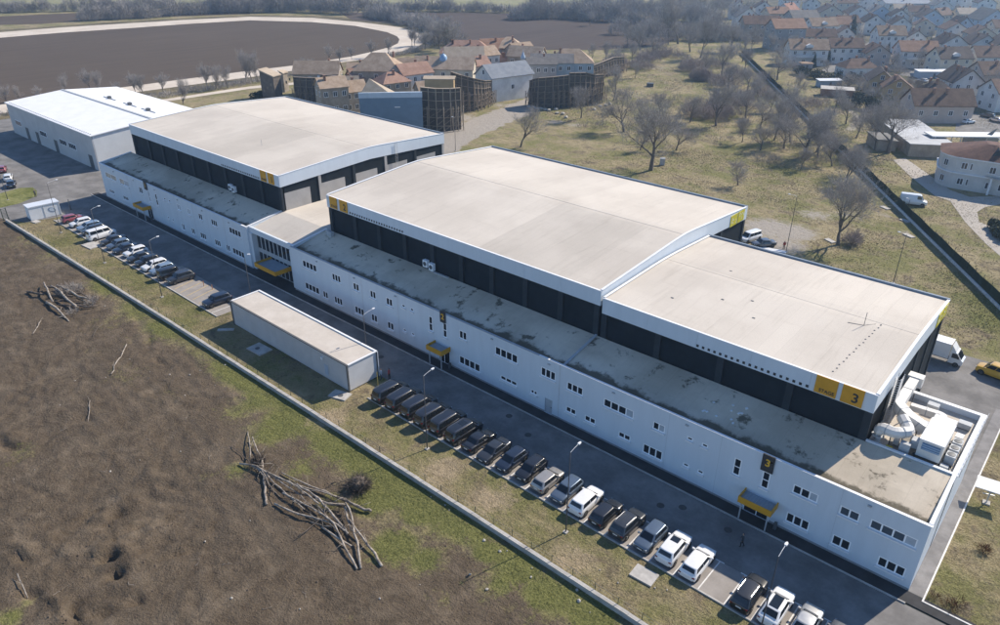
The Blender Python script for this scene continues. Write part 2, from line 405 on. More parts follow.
def ground_material():
    m, nt, p = nodes_of("ground soil and grass")
    v = wpos(nt)
    def attr(n):
        a = N(nt, "ShaderNodeAttribute"); a.attribute_name = n; return a.outputs["Fac"]
    n1 = noise(nt, 0.09, 6, 0.62, v); n2 = noise(nt, 0.7, 6, 0.68, v); n3 = noise(nt, 4.5, 5, 0.7, v); n4 = noise(nt, 0.25, 5, 0.65, v, 0.6)
    nr = math_(nt, 'ADD', math_(nt, 'MULTIPLY', n2, .55), math_(nt, 'MULTIPLY', noise(nt, 3.0, 6, .75, v), .45))
    def soft(mask, nn, w=0.85, lo=.32, hi=.68):
        return ramp(nt, math_(nt, 'ADD', mask, math_(nt, 'MULTIPLY', math_(nt, 'SUBTRACT', nn, 0.5), w)), lo, hi)
    dryc = mixc(nt, ramp(nt, n2, .3, .7), (0.235, 0.193, 0.105), (0.385, 0.320, 0.195))
    olive = mixc(nt, ramp(nt, n3, .3, .7), (0.125, 0.126, 0.046), (0.255, 0.236, 0.102))
    grass = mixc(nt, ramp(nt, math_(nt, 'ADD', math_(nt, 'MULTIPLY', n1, .6), math_(nt, 'MULTIPLY', n4, .4)), .42, .56), olive, dryc)
    thatch = mixc(nt, ramp(nt, n3, .3, .7), (0.105, 0.083, 0.056), (0.185, 0.148, 0.105))
    grass = mixc(nt, ramp(nt, math_(nt, 'ADD', math_(nt, 'MULTIPLY', n4, .55), math_(nt, 'MULTIPLY', nr, .45)), .50, .62), grass, thatch)
    lush = mixc(nt, ramp(nt, n3, .3, .7), (0.082, 0.090, 0.028), (0.200, 0.198, 0.072))
    col = mixc(nt, soft(attr("green"), nr, 2.4, .25, .8), grass, lush)
    col = mixc(nt, soft(attr("dry"), nr, 2.0, .25, .8), col, (0.37, 0.295, 0.195))
    soil = mixc(nt, ramp(nt, n2, .3, .7), (0.122, 0.096, 0.069), (0.188, 0.150, 0.109))
    soil = mixc(nt, ramp(nt, n3, .35, .75), mixc(nt, 1.0, soil, (.78, .76, .74), 'MULTIPLY'), soil)
    soil = mixc(nt, ramp(nt, noise(nt, 11, 4, .7, v), .35, .7), mixc(nt, 1.0, soil, (.72, .70, .68), 'MULTIPLY'), soil)
    soil = mixc(nt, math_(nt, 'MULTIPLY', ramp(nt, n4, .45, .75), .55), soil, (0.235, 0.188, 0.136))
    col = mixc(nt, soft(attr("dirt"), nr, 2.2, .3, .7), col, soil)
    gravel = mixc(nt, ramp(nt, n3, .3, .7), (0.30, 0.265, 0.225), (0.42, 0.38, 0.33))
    col = mixc(nt, soft(attr("pale"), nr, 1.8, .3, .75), col, gravel)
    col = mixc(nt, math_(nt, 'MULTIPLY', attr("rut"), .8), col, (0.11, 0.088, 0.065))
    nt.links.new(col, p.inputs["Base Color"])
    p.inputs["Roughness"].default_value = 0.95; p.inputs["Specular IOR Level"].default_value = 0.15
    bump(nt, p, math_(nt, 'ADD', math_(nt, 'MULTIPLY', n2, .7), math_(nt, 'MULTIPLY', n3, .35)), 1.0, 0.5)
    return m
M_GROUND = ground_material()
gme = np_mesh("ground", np.stack([GX, GY, GZ], -1).reshape(-1, 3), quads, M_GROUND, True,
              dict(dirt=dirt, green=green, pale=pale, rut=ruts, dry=dry))
tag(link_mesh("ground", gme), kind="structure")
def ground_z(x, y):
    i = int(np.clip(np.searchsorted(gx_, x) - 1, 0, nxv - 2)); j = int(np.clip(np.searchsorted(gy_, y) - 1, 0, nyv - 2))
    return float(GZ[j:j + 2, i:i + 2].mean())

# ---- sheets: asphalt, fields, track
M_ASPH = pm("worn asphalt", (0.205, 0.196, 0.187), 0.26, 0.25, 0.9, bumpd=0.004, bscale=60, spec=0.25)
M_ASPH2 = pm("dark asphalt footway", (0.05, 0.05, 0.052), 0.18, 0.6, 0.9, spec=0.25)
M_BAY = pm("parking bay asphalt", (0.31, 0.285, 0.262), 0.12, 0.5, 0.9, spec=0.25)
M_CONC = pm("weathered concrete", (0.46, 0.44, 0.41), 0.16, 1.2, 0.9, bumpd=0.006)
M_LINE = pm("road paint", (0.72, 0.71, 0.69), 0.12, 3.0, 0.8)
M_TRACK = pm("pale dirt track", (0.66, 0.59, 0.50), 0.10, 0.08, 0.95, spec=0.1, c2=(0.54, 0.47, 0.39))
def verge_material(name, a, b, sc=.05):
    m, nt, p = nodes_of(name)
    v = wpos(nt)
    f = math_(nt, 'ADD', math_(nt, 'MULTIPLY', noise(nt, sc, 5, .65, v), .6), math_(nt, 'MULTIPLY', noise(nt, sc * 12, 4, .7, v), .4))
    nt.links.new(mixc(nt, ramp(nt, f, .38, .62), a, b), p.inputs["Base Color"])
    p.inputs["Roughness"].default_value = 1.0; p.inputs["Specular IOR Level"].default_value = 0.1
    bump(nt, p, f, .6, .5)
    return m
def plough_material(name, ca, cb, ang, sc):
    m, nt, p = nodes_of(name)
    mp = N(nt, "ShaderNodeMapping"); mp.inputs["Rotation"].default_value = (0, 0, rad(ang))
    nt.links.new(wpos(nt), mp.inputs[0])
    w = N(nt, "ShaderNodeTexWave"); w.inputs["Scale"].default_value = sc; w.inputs["Distortion"].default_value = 2.0; w.inputs["Detail"].default_value = 3
    nt.links.new(mp.outputs[0], w.inputs[0])
    mp2 = N(nt, "ShaderNodeMapping"); mp2.inputs["Rotation"].default_value = (0, 0, rad(ang)); mp2.inputs["Scale"].default_value = (1, .06, 1)
    nt.links.new(wpos(nt), mp2.inputs[0])
    n1 = noise(nt, 0.25, 5, .65, mp2.outputs[0]); n2 = noise(nt, 0.02, 4, .6, wpos(nt))
    f = math_(nt, 'ADD', math_(nt, 'MULTIPLY', w.outputs["Fac"], .3), math_(nt, 'ADD', math_(nt, 'MULTIPLY', n1, .5), math_(nt, 'MULTIPLY', n2, .3)))
    nt.links.new(mixc(nt, ramp(nt, f, .3, .8), ca, cb), p.inputs["Base Color"])
    p.inputs["Roughness"].default_value = 1.0; p.inputs["Specular IOR Level"].default_value = 0.1
    bump(nt, p, f, .5, .2)
    return m
M_PLOUGH = plough_material("ploughed soil", (0.076, 0.058, 0.043), (0.120, 0.094, 0.072), 20, 0.35)
M_PLOUGH2 = plough_material("ploughed soil far", (0.060, 0.046, 0.040), (0.115, 0.092, 0.078), 62, 0.16)
M_VERGE = verge_material("dry verge grass", (0.085, 0.075, 0.045), (0.20, 0.165, 0.10))
M_STRAW = verge_material("pale stubble field", (0.20, 0.20, 0.095), (0.30, 0.28, 0.17), .01)

def sheet(name, poly, z, mat, th=0.0):
    b = MB()
    b.face([(x, y, z) for x, y in poly])
    o = b.build(name, mat, fix=False)
    me = o.data
    if me.polygons[0].normal.z < 0: me.flip_normals()
    return tag(o, kind="structure")
def rect(x0, x1, y0, y1): return [(x0, y0), (x1, y0), (x1, y1), (x0, y1)]

sheet("road", rect(-330, 30, 52.95, 59.35), 0.012, M_ASPH)
sheet("forecourt", [(-330, 59.35), (-330, 130), (-251, 103), (-175, 103), (-171.6, 61), (-171.6, 59.35)], 0.012, M_ASPH)
sheet("forecourt", [(-330, 52.95), (-330, 34), (-182, 38.5), (-171.5, 40.9), (-167.53, 42.85), (-165.79, 49.21), (-165.0, 52.95)], 0.0125, M_ASPH)
sheet("lawn_island", [(-191.47, 37.70), (-192.23, 45.86), (-193.24, 50.38), (-191.40, 52.54), (-187.93, 52.17), (-184.08, 50.81), (-181.33, 46.37), (-181.33, 42.41), (-179.27, 34.29)], 0.035, verge_material("island lawn grass", (.10, .115, .03), (.24, .235, .10), .12))
sheet("parking_bays", rect(-64.9, 8, 48.45, 52.95), 0.0122, M_BAY)
sheet("parking_bays", rect(-164.5, -100.2, 47.3, 52.95), 0.0124, M_BAY)
# raised footway along the offices
fw = MB().box(-176, 30, 59.5, 61.05, -0.1, 0.12).build("footway", M_ASPH2); tag(fw, kind="structure")
kb = MB().box(-176, -3.0, 59.36, 59.5, -0.1, 0.135).build("kerb", M_CONC); tag(kb, kind="structure")
kb = MB().box(-65, 8, 48.27, 48.44, -0.1, 0.11).build("kerb", M_CONC); tag(kb, kind="structure")
kb = MB().box(-164.7, -100.2, 47.12, 47.29, -0.1, 0.11).build("kerb", M_CONC); tag(kb, kind="structure")
pth = MB().box(-3.19, -1.95, 60.5, 100, -0.1, 0.10).build("footpath", pm("path asphalt", (0.235, 0.225, 0.22), .2, .5, .9)); tag(pth, kind="structure")
M_KW = pm("white kerb stone", (0.74, 0.72, 0.69), 0.12, 2, 0.85)
kb = MB().box(-1.95, -1.80, 60.55, 95.9, -0.1, 0.16).build("kerb", M_KW); tag(kb, kind="structure")
kb = MB().box(-1.80, 30, 60.55, 60.70, -0.1, 0.16).build("kerb", M_KW); tag(kb, kind="structure")
kb = MB().box(-1.80, 30, 95.75, 95.9, -0.1, 0.16).build("kerb", M_KW); tag(kb, kind="structure")
sheet("yard_asphalt", [(-48, 96), (-11.4, 96), (-11.4, 81.5), (-3.15, 81.5), (-3.2, 100), (-1.9, 100), (-1.9, 95.95), (60, 95.95), (60, 113), (-2, 112.6), (-26, 112), (-48, 111)], 0.014, M_ASPH)
# bay lines
for k in range(-6, 20):
    x = -15.3 - 2.585 * k
    b = MB()
    b.face([(x - .06, 48.5, .0165), (x + .06, 48.5, .0165), (x + .06, 52.9, .0165), (x - .06, 52.9, .0165)])
    b.face([(x - .45, 52.9, .0165), (x + .45, 52.9, .0165), (x + .45, 53.02, .0165), (x - .45, 53.02, .0165)])
    tag(b.build("bay_line", M_LINE, fix=False), kind="structure")
for k in range(0, 25):
    x = -102.0 - 2.585 * k
    if -117 < x < -106: continue
    b = MB().face([(x - .06, 47.4, .0165), (x + .06, 47.4, .0165), (x + .06, 52.6, .0165), (x - .06, 52.6, .0165)])
    tag(b.build("bay_line", M_LINE, fix=False), kind="structure")
M_HATCH = pm("faded yellow hatching", (0.50, 0.38, 0.20), .2, 2, .85)
for k in range(5):
    x = -106.6 - 2.0 * k
    tag(MB().face([(x - .09, 47.7, .0165), (x + .09, 47.7, .0165), (x - 1.2 + .09, 52.4, .0165), (x - 1.2 - .09, 52.4, .0165)]).build("bay_line", M_HATCH, fix=False), kind="structure")

# oval dirt track and the ploughed land round it
outer = [(-476.22, 71.58), (-487.21, 111.26), (-515.32, 148.33), (-514.41, 180.78), (-507.81, 217.28), (-499.43, 256.69), (-486.38, 293.56), (-450.47, 318.94), (-404.50, 324.87), (-365.99, 323.40), (-337.93, 312.37), (-318.66, 299.71), (-304.21, 285.23), (-293.59, 269.53), (-286.60, 245.85), (-283.28, 225.80), (-284.01, 211.41), (-281.40, 190.21), (-281.22, 165.78), (-283.37, 138.84), (-284.88, 116.38), (-284.90, 93.90), (-282.11, 74.37), (-276.65, 48.54)]
inner = [(-453.95, 67.41), (-464.38, 105.29), (-488.77, 139.91), (-488.10, 170.81), (-481.68, 205.45), (-476.70, 244.51), (-467.15, 281.59), (-428.88, 303.30), (-392.39, 309.37), (-353.64, 302.11), (-334.94, 293.34), (-324.32, 285.73), (-312.89, 274.44), (-305.67, 263.20), (-298.75, 243.48), (-294.52, 227.72), (-293.44, 212.38), (-292.58, 195.96), (-294.90, 174.31), (-296.78, 143.81), (-297.65, 120.26), (-297.49, 98.66), (-297.35, 79.20), (-291.87, 52.13)]
b = MB()
for i in range(len(outer) - 1):
    q = [outer[i], outer[i + 1], inner[i + 1], inner[i]]
    b.face([(x, y, 0.10) for x, y in q])
o = b.build("dirt_track", M_TRACK, fix=False); tag(o, kind="structure")
for pl in o.data.polygons: pass
sheet("ploughed_field", inner, 0.06, M_PLOUGH)
ring_grass = [(-463.08, 51.17), (-502.89, 115.36), (-528.33, 152.46), (-520.19, 222.88), (-498.06, 300.84), (-449.53, 333.33), (-402.82, 338.70), (-340.60, 323.03), (-302.35, 292.38), (-281.96, 261.40), (-275.46, 233.05), (-272.93, 205.07), (-271.14, 182.99), (-271.77, 138.67), (-274.29, 111.58), (-272.74, 71.40), (-268.96, 44.32)]
sheet("verge", ring_grass, 0.03, M_VERGE)
sheet("ploughed_field", [(-548.06, 127.18), (-556.35, 161.35), (-544.41, 180.22), (-540.72, 215.66), (-523.72, 262.38), (-502.89, 303.84), (-550.76, 333.65), (-577.77, 290.62), (-593.89, 238.16), (-611.18, 178.74), (-608.41, 142.96)], 0.05, M_PLOUGH)
sheet("ploughed_field", [(-420.96, 329.79), (-380.21, 336.13), (-339.73, 323.86), (-308.16, 298.05), (-280.93, 296.48), (-249.97, 300.57), (-220.18, 328.35), (-205.21, 362.13), (-218.20, 418.76), (-249.32, 476.51), (-309.69, 471.74), (-367.18, 440.84), (-438.06, 387.92), (-463.84, 353.06)], 0.05, M_PLOUGH2)
sheet("stubble_field", [(-647.90, 130.42), (-625.64, 183.32), (-612.64, 246.10), (-588.15, 321.12), (-548.53, 378.21), (-465.57, 433.86), (-396.99, 476.52), (-344.49, 510.12), (-476.45, 703.08), (-842.39, 585.03), (-877.66, 263.25), (-812.02, 167.71)], 0.04, M_STRAW)
sheet("farm_lane", [(-265.34, 116.31), (-264.76, 134.82), (-264.12, 155.14), (-257.90, 173.66), (-252.71, 184.38), (-249.16, 181.70), (-253.80, 170.78), (-259.72, 152.39), (-260.55, 132.50), (-260.98, 114.20)], 0.05, M_TRACK)
# street by the villa
sheet("street", [(-31.40, 188.20), (-27.92, 186.60), (-22.18, 173.69), (-16.48, 163.18), (-12.95, 157.68), (-4.18, 140.75), (-2.56, 149.95), (-14.74, 178.00), (-17.74, 174.53), (-19.98, 175.67), (-21.69, 182.41), (-21.09, 187.30), (-17.47, 194.17), (-12.06, 196.31), (-13.60, 207.15), (-20.16, 198.32), (-25.18, 192.84), (-29.91, 195.45), (-38.31, 207.39), (-45.87, 217.89), (-47.70, 213.63), (-39.33, 199.66)], 0.012, pm("pale dusty street", (0.44, 0.40, 0.35), .04, .05, .95, c2=(.38, .345, .30)))
sheet("street", [(-48.97, 291.04), (-34.04, 292.59), (-24.05, 263.38), (-34.78, 252.11), (-43.51, 262.05)], 0.012, M_ASPH)
M_GARD = verge_material("village gardens", (0.055, 0.058, 0.030), (0.16, 0.135, 0.095), .09)
sheet("gardens", [(-116.44, 325.66), (-99.65, 319.24), (-88.67, 317.72), (-66.14, 275.37), (-49.73, 290.34), (-26.19, 295.89), (-11.54, 377.46), (-111.76, 1025.20), (-254.51, 969.68), (-344.37, 755.32), (-257.61, 561.34), (-174.37, 423.56), (-135.05, 355.30)], 0.006, M_GARD)
for k_, (a_, b_) in enumerate((((-110.96, 340.75), (-139.67, 564.52)), ((-82.60, 353.60), (-93.12, 563.65)), ((-112.58, 376.13), (-51.40, 354.82)), ((-159.91, 437.12), (-74.31, 411.61)), ((-200.24, 523.19), (-73.04, 496.25)), ((-193.10, 691.64), (-98.11, 637.47)))):
    d_ = Vector((b_[0] - a_[0], b_[1] - a_[1])).normalized(); n_ = Vector((-d_.y, d_.x)) * 2.6
    sheet("village_lane", [(a_[0] - n_.x, a_[1] - n_.y), (b_[0] - n_.x, b_[1] - n_.y), (b_[0] + n_.x, b_[1] + n_.y), (a_[0] + n_.x, a_[1] + n_.y)], 0.03 + .012 * k_, M_ASPH)

# ================================================================== studio complex
M_WHITE = pm("white cladding", (0.63, 0.69, 0.745), 0.03, 0.9, 0.6, stretch=(1, 1, .12))
M_COPE = pm("coping sheet", (0.80, 0.81, 0.82), 0.05, 1.0, 0.45)
M_NAVY = pm("anthracite wall panel", (0.017, 0.024, 0.032), 0.16, 0.5, 0.7, spec=.12)
M_NAVYC = pm("anthracite column", (0.034, 0.042, 0.051), 0.12, 0.8, 0.7, spec=.15)
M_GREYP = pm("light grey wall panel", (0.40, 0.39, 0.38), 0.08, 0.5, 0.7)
M_FRAME = pm("white window frame", (0.93, 0.94, 0.95), 0.03, 2, 0.45)
M_GLASS = glass("dark window glass")
M_BLIND = pm("drawn blind behind glass", (0.42, 0.47, 0.52), 0.08, 1.5, 0.25)
M_TAN = pm("sunlit beige painted on pane", (0.50, 0.45, 0.38), 0.25, 1.5, 0.25)  # opaque beige pane, sunlit reflection put into its colour
M_YEL = pm("yellow signage sheet", (0.64, 0.315, 0.02), 0.06, 1.5, 0.5)
M_YEL2 = pm("yellow green signage sheet", (0.60, 0.52, 0.04), 0.06, 1.5, 0.5)
M_BLACK = pm("black lettering", (0.03, 0.03, 0.032), 0.05, 2, 0.6)
M_YLET = pm("yellow lettering", (0.80, 0.45, 0.03), 0.04, 2, 0.5)
M_SIGND = pm("dark sign board", (0.035, 0.037, 0.042), 0.08, 1, 0.5)
M_STEEL = pm("galvanised steel", (0.55, 0.56, 0.57), 0.1, 3, 0.45, 0.3)
M_DUCT = pm("white duct sheet", (0.74, 0.715, 0.67), 0.06, 0.8, 0.5)
M_DKGREY = pm("dark grey metal", (0.10, 0.105, 0.11), 0.1, 2, 0.5)
M_LTGREY = pm("light grey metal", (0.42, 0.44, 0.46), 0.08, 2, 0.5)

def membrane(name, base, dark, stain_c, stain, bandy=None):
    """roof sheeting: weld strips, blotches, puddle stains"""
    m, nt, p = nodes_of(name)
    v = wpos(nt)
    n1 = noise(nt, 0.07, 5, .6, v); n2 = noise(nt, 0.45, 6, .68, v, .15); n3 = noise(nt, 6, 3, .6, v)
    vs_ = wpos(nt, (0.10, 1.4, 1)); streak = noise(nt, 1.0, 5, .65, vs_, .3)
    vs2 = wpos(nt, (1.5, 0.12, 1)); streak2 = noise(nt, 1.0, 5, .65, vs2, .3)
    col = mixc(nt, ramp(nt, n1, .38, .62), dark, base)
    col = mixc(nt, ramp(nt, streak2, .52, .72), col, mixc(nt, 1, col, (.91, .905, .90), 'MULTIPLY'))
    col = mixc(nt, ramp(nt, streak, .55, .75), col, mixc(nt, 1, col, (.94, .935, .93), 'MULTIPLY'))
    bw = N(nt, "ShaderNodeTexBrick"); bw.inputs["Scale"].default_value = 1.0
    bw.inputs["Mortar Size"].default_value = 0.02; bw.inputs["Brick Width"].default_value = 22.0; bw.inputs["Row Height"].default_value = 2.0
    mp = N(nt, "ShaderNodeMapping"); mp.inputs["Rotation"].default_value = (0, 0, rad(90)); nt.links.new(v, mp.inputs[0]); nt.links.new(mp.outputs[0], bw.inputs[0])
    bw.inputs["Color1"].default_value = (1, 1, 1, 1); bw.inputs["Color2"].default_value = (.965, .965, .965, 1); bw.inputs["Mortar"].default_value = (.86, .855, .85, 1)
    col = mixc(nt, 1.0, col, bw.outputs[0], 'MULTIPLY')
    st = ramp(nt, n2, 1 - stain, 1 - stain + .10)
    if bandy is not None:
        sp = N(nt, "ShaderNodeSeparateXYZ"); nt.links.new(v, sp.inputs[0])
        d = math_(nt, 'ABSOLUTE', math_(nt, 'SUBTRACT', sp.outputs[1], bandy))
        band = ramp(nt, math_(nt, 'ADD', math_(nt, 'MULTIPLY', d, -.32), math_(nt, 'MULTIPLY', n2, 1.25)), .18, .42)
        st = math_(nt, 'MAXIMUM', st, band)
    col = mixc(nt, math_(nt, 'MULTIPLY', st, .85), col, stain_c)
    col = mixc(nt, ramp(nt, n3, .3, .8), mixc(nt, 1, col, (.94, .94, .94), 'MULTIPLY'), col)
    nt.links.new(col, p.inputs["Base Color"]); p.inputs["Roughness"].default_value = .9; p.inputs["Specular IOR Level"].default_value = .2
    return m
M_ROOF = membrane("pale roof membrane", (0.64, 0.585, 0.51), (0.565, 0.512, 0.445), (0.46, 0.41, 0.345), .28)
M_ROOFB = membrane("greyer roof membrane", (0.60, 0.548, 0.478), (0.53, 0.482, 0.418), (0.44, 0.393, 0.332), .32)
M_ROOFC = membrane("bright roof membrane", (0.665, 0.608, 0.53), (0.595, 0.54, 0.468), (0.50, 0.445, 0.375), .26)
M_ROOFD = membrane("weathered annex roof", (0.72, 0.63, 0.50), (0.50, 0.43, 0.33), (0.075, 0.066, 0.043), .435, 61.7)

def wall_holes(x0, x1, z0, z1, holes, depth):
    """front wall in the plane y=0 facing -y, with reveals round each opening"""
    b = MB()
    xs = sorted(set([x0, x1] + [h[0] for h in holes] + [h[1] for h in holes]))
    for a, c in zip(xs, xs[1:]):
        mid = (a + c) / 2
        hs = sorted([h for h in holes if h[0] < mid < h[1]], key=lambda h: h[2])
        z = z0
        for h in hs:
            if h[2] > z: b.face([(a, 0, z), (c, 0, z), (c, 0, h[2]), (a, 0, h[2])])
            z = h[3]
        if z1 > z: b.face([(a, 0, z), (c, 0, z), (c, 0, z1), (a, 0, z1)])
    for a, c, e, f in holes:
        b.face([(a, 0, e), (c, 0, e), (c, depth, e), (a, depth, e)])
        b.face([(a, 0, f), (a, depth, f), (c, depth, f), (c, 0, f)])
        b.face([(a, 0, e), (a, depth, e), (a, depth, f), (a, 0, f)])
        b.face([(c, 0, e), (c, 0, f), (c, depth, f), (c, depth, e)])
    return b

def window(parent, x0, x1, z0, z1, n, y=0.0, rows=1, mats=None, depth=.14, sill=True, fm=None):
    """window part with its frame as mesh, panes and sill below it"""
    b = MB(); t = .12; yf = y + .02
    fm = fm or M_FRAME
    b.box(x0, x1, yf, yf + .06, z0, z0 + t); b.box(x0, x1, yf, yf + .06, z1 - t, z1)
    b.box(x0, x0 + t, yf, yf + .06, z0 + t, z1 - t); b.box(x1 - t, x1, yf, yf + .06, z0 + t, z1 - t)
    w = (x1 - x0) / n; hh = (z1 - z0) / rows
    for i in range(1, n): b.box(x0 + w * i - .075, x0 + w * i + .075, yf, yf + .06, z0 + t, z1 - t)
    for j in range(1, rows): b.box(x0 + t, x1 - t, yf + .003, yf + .055, z0 + hh * j - .05, z0 + hh * j + .05)
    o = b.build("window", fm, parent)
    for i in range(n):
        for j in range(rows):
            mt = (mats[i % len(mats)] if mats else M_GLASS)
            MB().box(x0 + w * i + .04, x0 + w * (i + 1) - .04, yf + .03, yf + .045, z0 + hh * j + .04, z0 + hh * (j + 1) - .04).build("pane", mt, o)
    if sill: MB().box(x0 - .08, x1 + .08, y - .2, y + .018, z0 - .16, z0 - .003).build("sill", M_COPE, o)
    return o

def lettering(parent, text, size, x, y, z, mat, ax='x'):
    c = bpy.data.curves.new("lettering", 'FONT')
    c.body = text; c.size = size; c.extrude = 0.015; c.align_x = 'CENTER'; c.align_y = 'CENTER'
    c.offset = size * 0.022
    c.materials.append(mat)
    tmp = bpy.data.objects.new("lettering", c); COL.objects.link(tmp)
    me = bpy.data.meshes.new_from_object(tmp.evaluated_get(bpy.context.evaluated_depsgraph_get()))
    bpy.data.objects.remove(tmp)
    if not me.materials: me.materials.append(mat)
    o = link_mesh("lettering", me, parent)
    o.location = (x, y, z); o.rotation_euler = (rad(90), 0, 0) if ax == 'x' else (rad(90), 0, rad(90))
    return o

FY = 61.1      # front plane of the offices
# ---------------------------------------------------------------- office wings
def office(label, x0, x1, wins, doors, coping, seams, canopies, boards, ridge_x=()):
    root = empty("office_wing", (0, FY, 0), 0, label, "office building", "two-storey office wings along the road")
    zt = 7.88
    holes = [(w[0], w[1], w[2], w[3]) for w in wins] + [(d[0], d[1], 0.12, d[2]) for d in doors]
    wl = wall_holes(x0, x1, 0.0, zt, holes, .14)
    wl.face([(x0, 0, 0), (x0, 7.45, 0), (x0, 7.45, 8.86), (x0, 0, zt)])
    wl.face([(x1, 0, 0), (x1, 0, zt), (x1, 7.45, 8.86), (x1, 7.45, 0)])
    wl.build("wall", M_WHITE, root, fix=False)
    for w in wins:
        window(root, w[0], w[1], w[2], w[3], w[4], rows=w[5] if len(w) > 5 else 1, mats=w[6] if len(w) > 6 else None)
    for d in doors:
        o = MB().box(d[0] + .04, d[1] - .04, .08, .12, .125, d[2] - .04).build("door", M_LTGREY if d[3] == 'plain' else M_GLASS, root)
        if d[3] == 'plain':
            MB().box(d[1] - .28, d[1] - .14, .04, .078, 1.05, 1.15).build("handle", M_DKGREY, o)
        else:
            f = MB(); f.box(d[0], d[0] + .09, .05, .13, .12, d[2]); f.box(d[1] - .09, d[1], .05, .13, .12, d[2]); f.box((d[0] + d[1]) / 2 - .05, (d[0] + d[1]) / 2 + .05, .055, .125, .12, d[2])
            f.box(d[0] + .09, d[1] - .09, .055, .125, d[2] - .1, d[2]); f.build("door_frame", M_FRAME, o)
    # roof deck and parapet
    MB().extrude([(x0 + .22, .22, 7.0), (x1 - .22, .22, 7.0), (x1 - .22, 7.44, 8.5), (x0 + .22, 7.44, 8.5)], (0, 0, .3)).build("roof", M_ROOFD, root)
    for sx_ in np.arange(x0 + 7, x1 - 2, 9.3): MB().box(sx_, sx_ + .35, -.16, -.005, 7.25, 7.42).build("scupper", M_LTGREY, root)
    pr = MB(); pr.box(x0 + .003, x1 - .003, .003, .22, 7.0, 7.88); 
    for a, c in ((x0 + .003, x0 + .22), (x1 - .22, x1 - .003)): pr.extrude([(a, .221, 7.0), (a, 7.44, 8.0), (a, 7.44, 8.86), (a, .221, 7.88)], (c - a, 0, 0))
    pr.build("parapet", M_WHITE, root)
    for a, c, mt in coping:
        MB().box(a, c, -.06, .26, 7.884, 7.95).build("coping", mt, root)
    for a, c in ((x1 - .30, x1 + .05), (x0 - .05, x0 + .30)): MB().extrude([(a, .262, 7.92), (c, .262, 7.92), (c, 7.42, 8.88), (a, 7.42, 8.88)], (0, 0, .07)).build("coping", M_COPE, root)
    for s in seams: MB().box(s - .03, s + .03, -.012, -.002, .14, 7.86).build("panel_joint", M_STEEL, root)
    M_JOINT = pm("cladding joint", (.50, .545, .59), .05, 1, .7)
    for sx_ in np.arange(x0 + 3.05, x1 - 1, 6.1):
        if all(not (w[0] - .1 < sx_ < w[1] + .1) for w in wins) and all(not (d[0] - .1 < sx_ < d[1] + .1) for d in doors): MB().box(sx_ - .018, sx_ + .018, -.008, -.001, .36, 7.86).build("cladding_joint", M_JOINT, root)
    pxs = [x0] + [v for d in sorted(doors) for v in (d[0] - .02, d[1] + .02)] + [x1]
    for a, c in zip(pxs[::2], pxs[1::2]): MB().box(a, c, -.03, -.0015, 0, .34).build("plinth", pm("grey plinth", (.30, .31, .32), .15, .8, .85), root)
    for (a, c, z0) in canopies:
        cn = MB(); h = .72; d = 1.8
        cn.box(a, c, -d, -d + .1, z0, z0 + h); cn.box(a, a + .1, -d + .1, -.003, z0, z0 + h); cn.box(c - .1, c, -d + .1, -.003, z0, z0 + h)
        co = cn.build("canopy", M_YEL, root)
        MB().box(a + .1, c - .1, -d + .1, -.003, z0 + .25, z0 + .36).build("canopy_roof", pm("canopy roof sheet", (.30, .36, .42), .1, 1.5, .35), co)
        ri = MB(); n = int((c - a) / .3)
        for i in range(1, n): ri.box(a + .1 + (c - a - .2) * i / n - .02, a + .1 + (c - a - .2) * i / n + .02, -d + .1, -.01, z0 + .36, z0 + .40)
        ri.build("roof_ribs", M_LTGREY, co)
        for px in (a + .35, c - .35): MB().box(px - .06, px + .06, -d + .25, -d + .37, .12, z0 + .25).build("canopy_post", M_STEEL, co)
        MB().box(c + .15, c + .45, -.7, -.4, .12, .95).build("litter_bin", M_DKGREY, root)
    for (a, c, z0, z1, t) in boards:
        bo = MB().box(a, c, -.16, -.02, z0, z1).build("number_board", M_SIGND, root)
        lettering(bo, t, 1.15, (a + c) / 2, -.165, (z0 + z1) / 2 + .05, M_YLET)
    for s in ridge_x: MB().extrude([(s - .16, .27, 7.32), (s + .16, .27, 7.32), (s + .16, 7.4, 8.80), (s - .16, 7.4, 8.80)], (0, 0, .18)).build("roof_kerb", M_LTGREY, root)
    return root

U, L_ = (5.25, 6.5), (1.25, 2.5)
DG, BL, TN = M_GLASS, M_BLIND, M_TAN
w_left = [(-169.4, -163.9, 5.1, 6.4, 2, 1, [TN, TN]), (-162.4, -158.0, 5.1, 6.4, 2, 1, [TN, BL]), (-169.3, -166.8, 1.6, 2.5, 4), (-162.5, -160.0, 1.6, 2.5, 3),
          (-153.3, -151.8, 5.05, 6.45, 2), (-149.5, -148.7, 3.95, 6.4, 1, 2, [BL]), (-146.3, -145.5, 4.0, 6.5, 1, 2), (-142.5, -141.7, 6.0, 6.5, 1), (-140.6, -139.8, 6.0, 6.5, 1),
          (-137.3, -135.9, 5.2, 6.45, 2, 1, [BL, BL]), (-133.3, -132.1, 5.2, 6.45, 2, 1, [BL, BL]), (-129.1, -127.7, *U, 2), (-124.5, -122.4, *U, 3), (-118.3, -114.45, *U, 4),
          (-142.7, -142.0, 2.0, 2.5, 1), (-140.8, -140.1, 2.0, 2.5, 1), (-137.1, -135.9, 1.1, 2.45, 2, 1, [BL, DG]), (-133.2, -131.9, *L_, 2), (-129.8, -127.7, *L_, 3), (-124.5, -122.5, *L_, 3), (-120.5, -119.2, *L_, 2), (-118.3, -114.45, *L_, 4)]
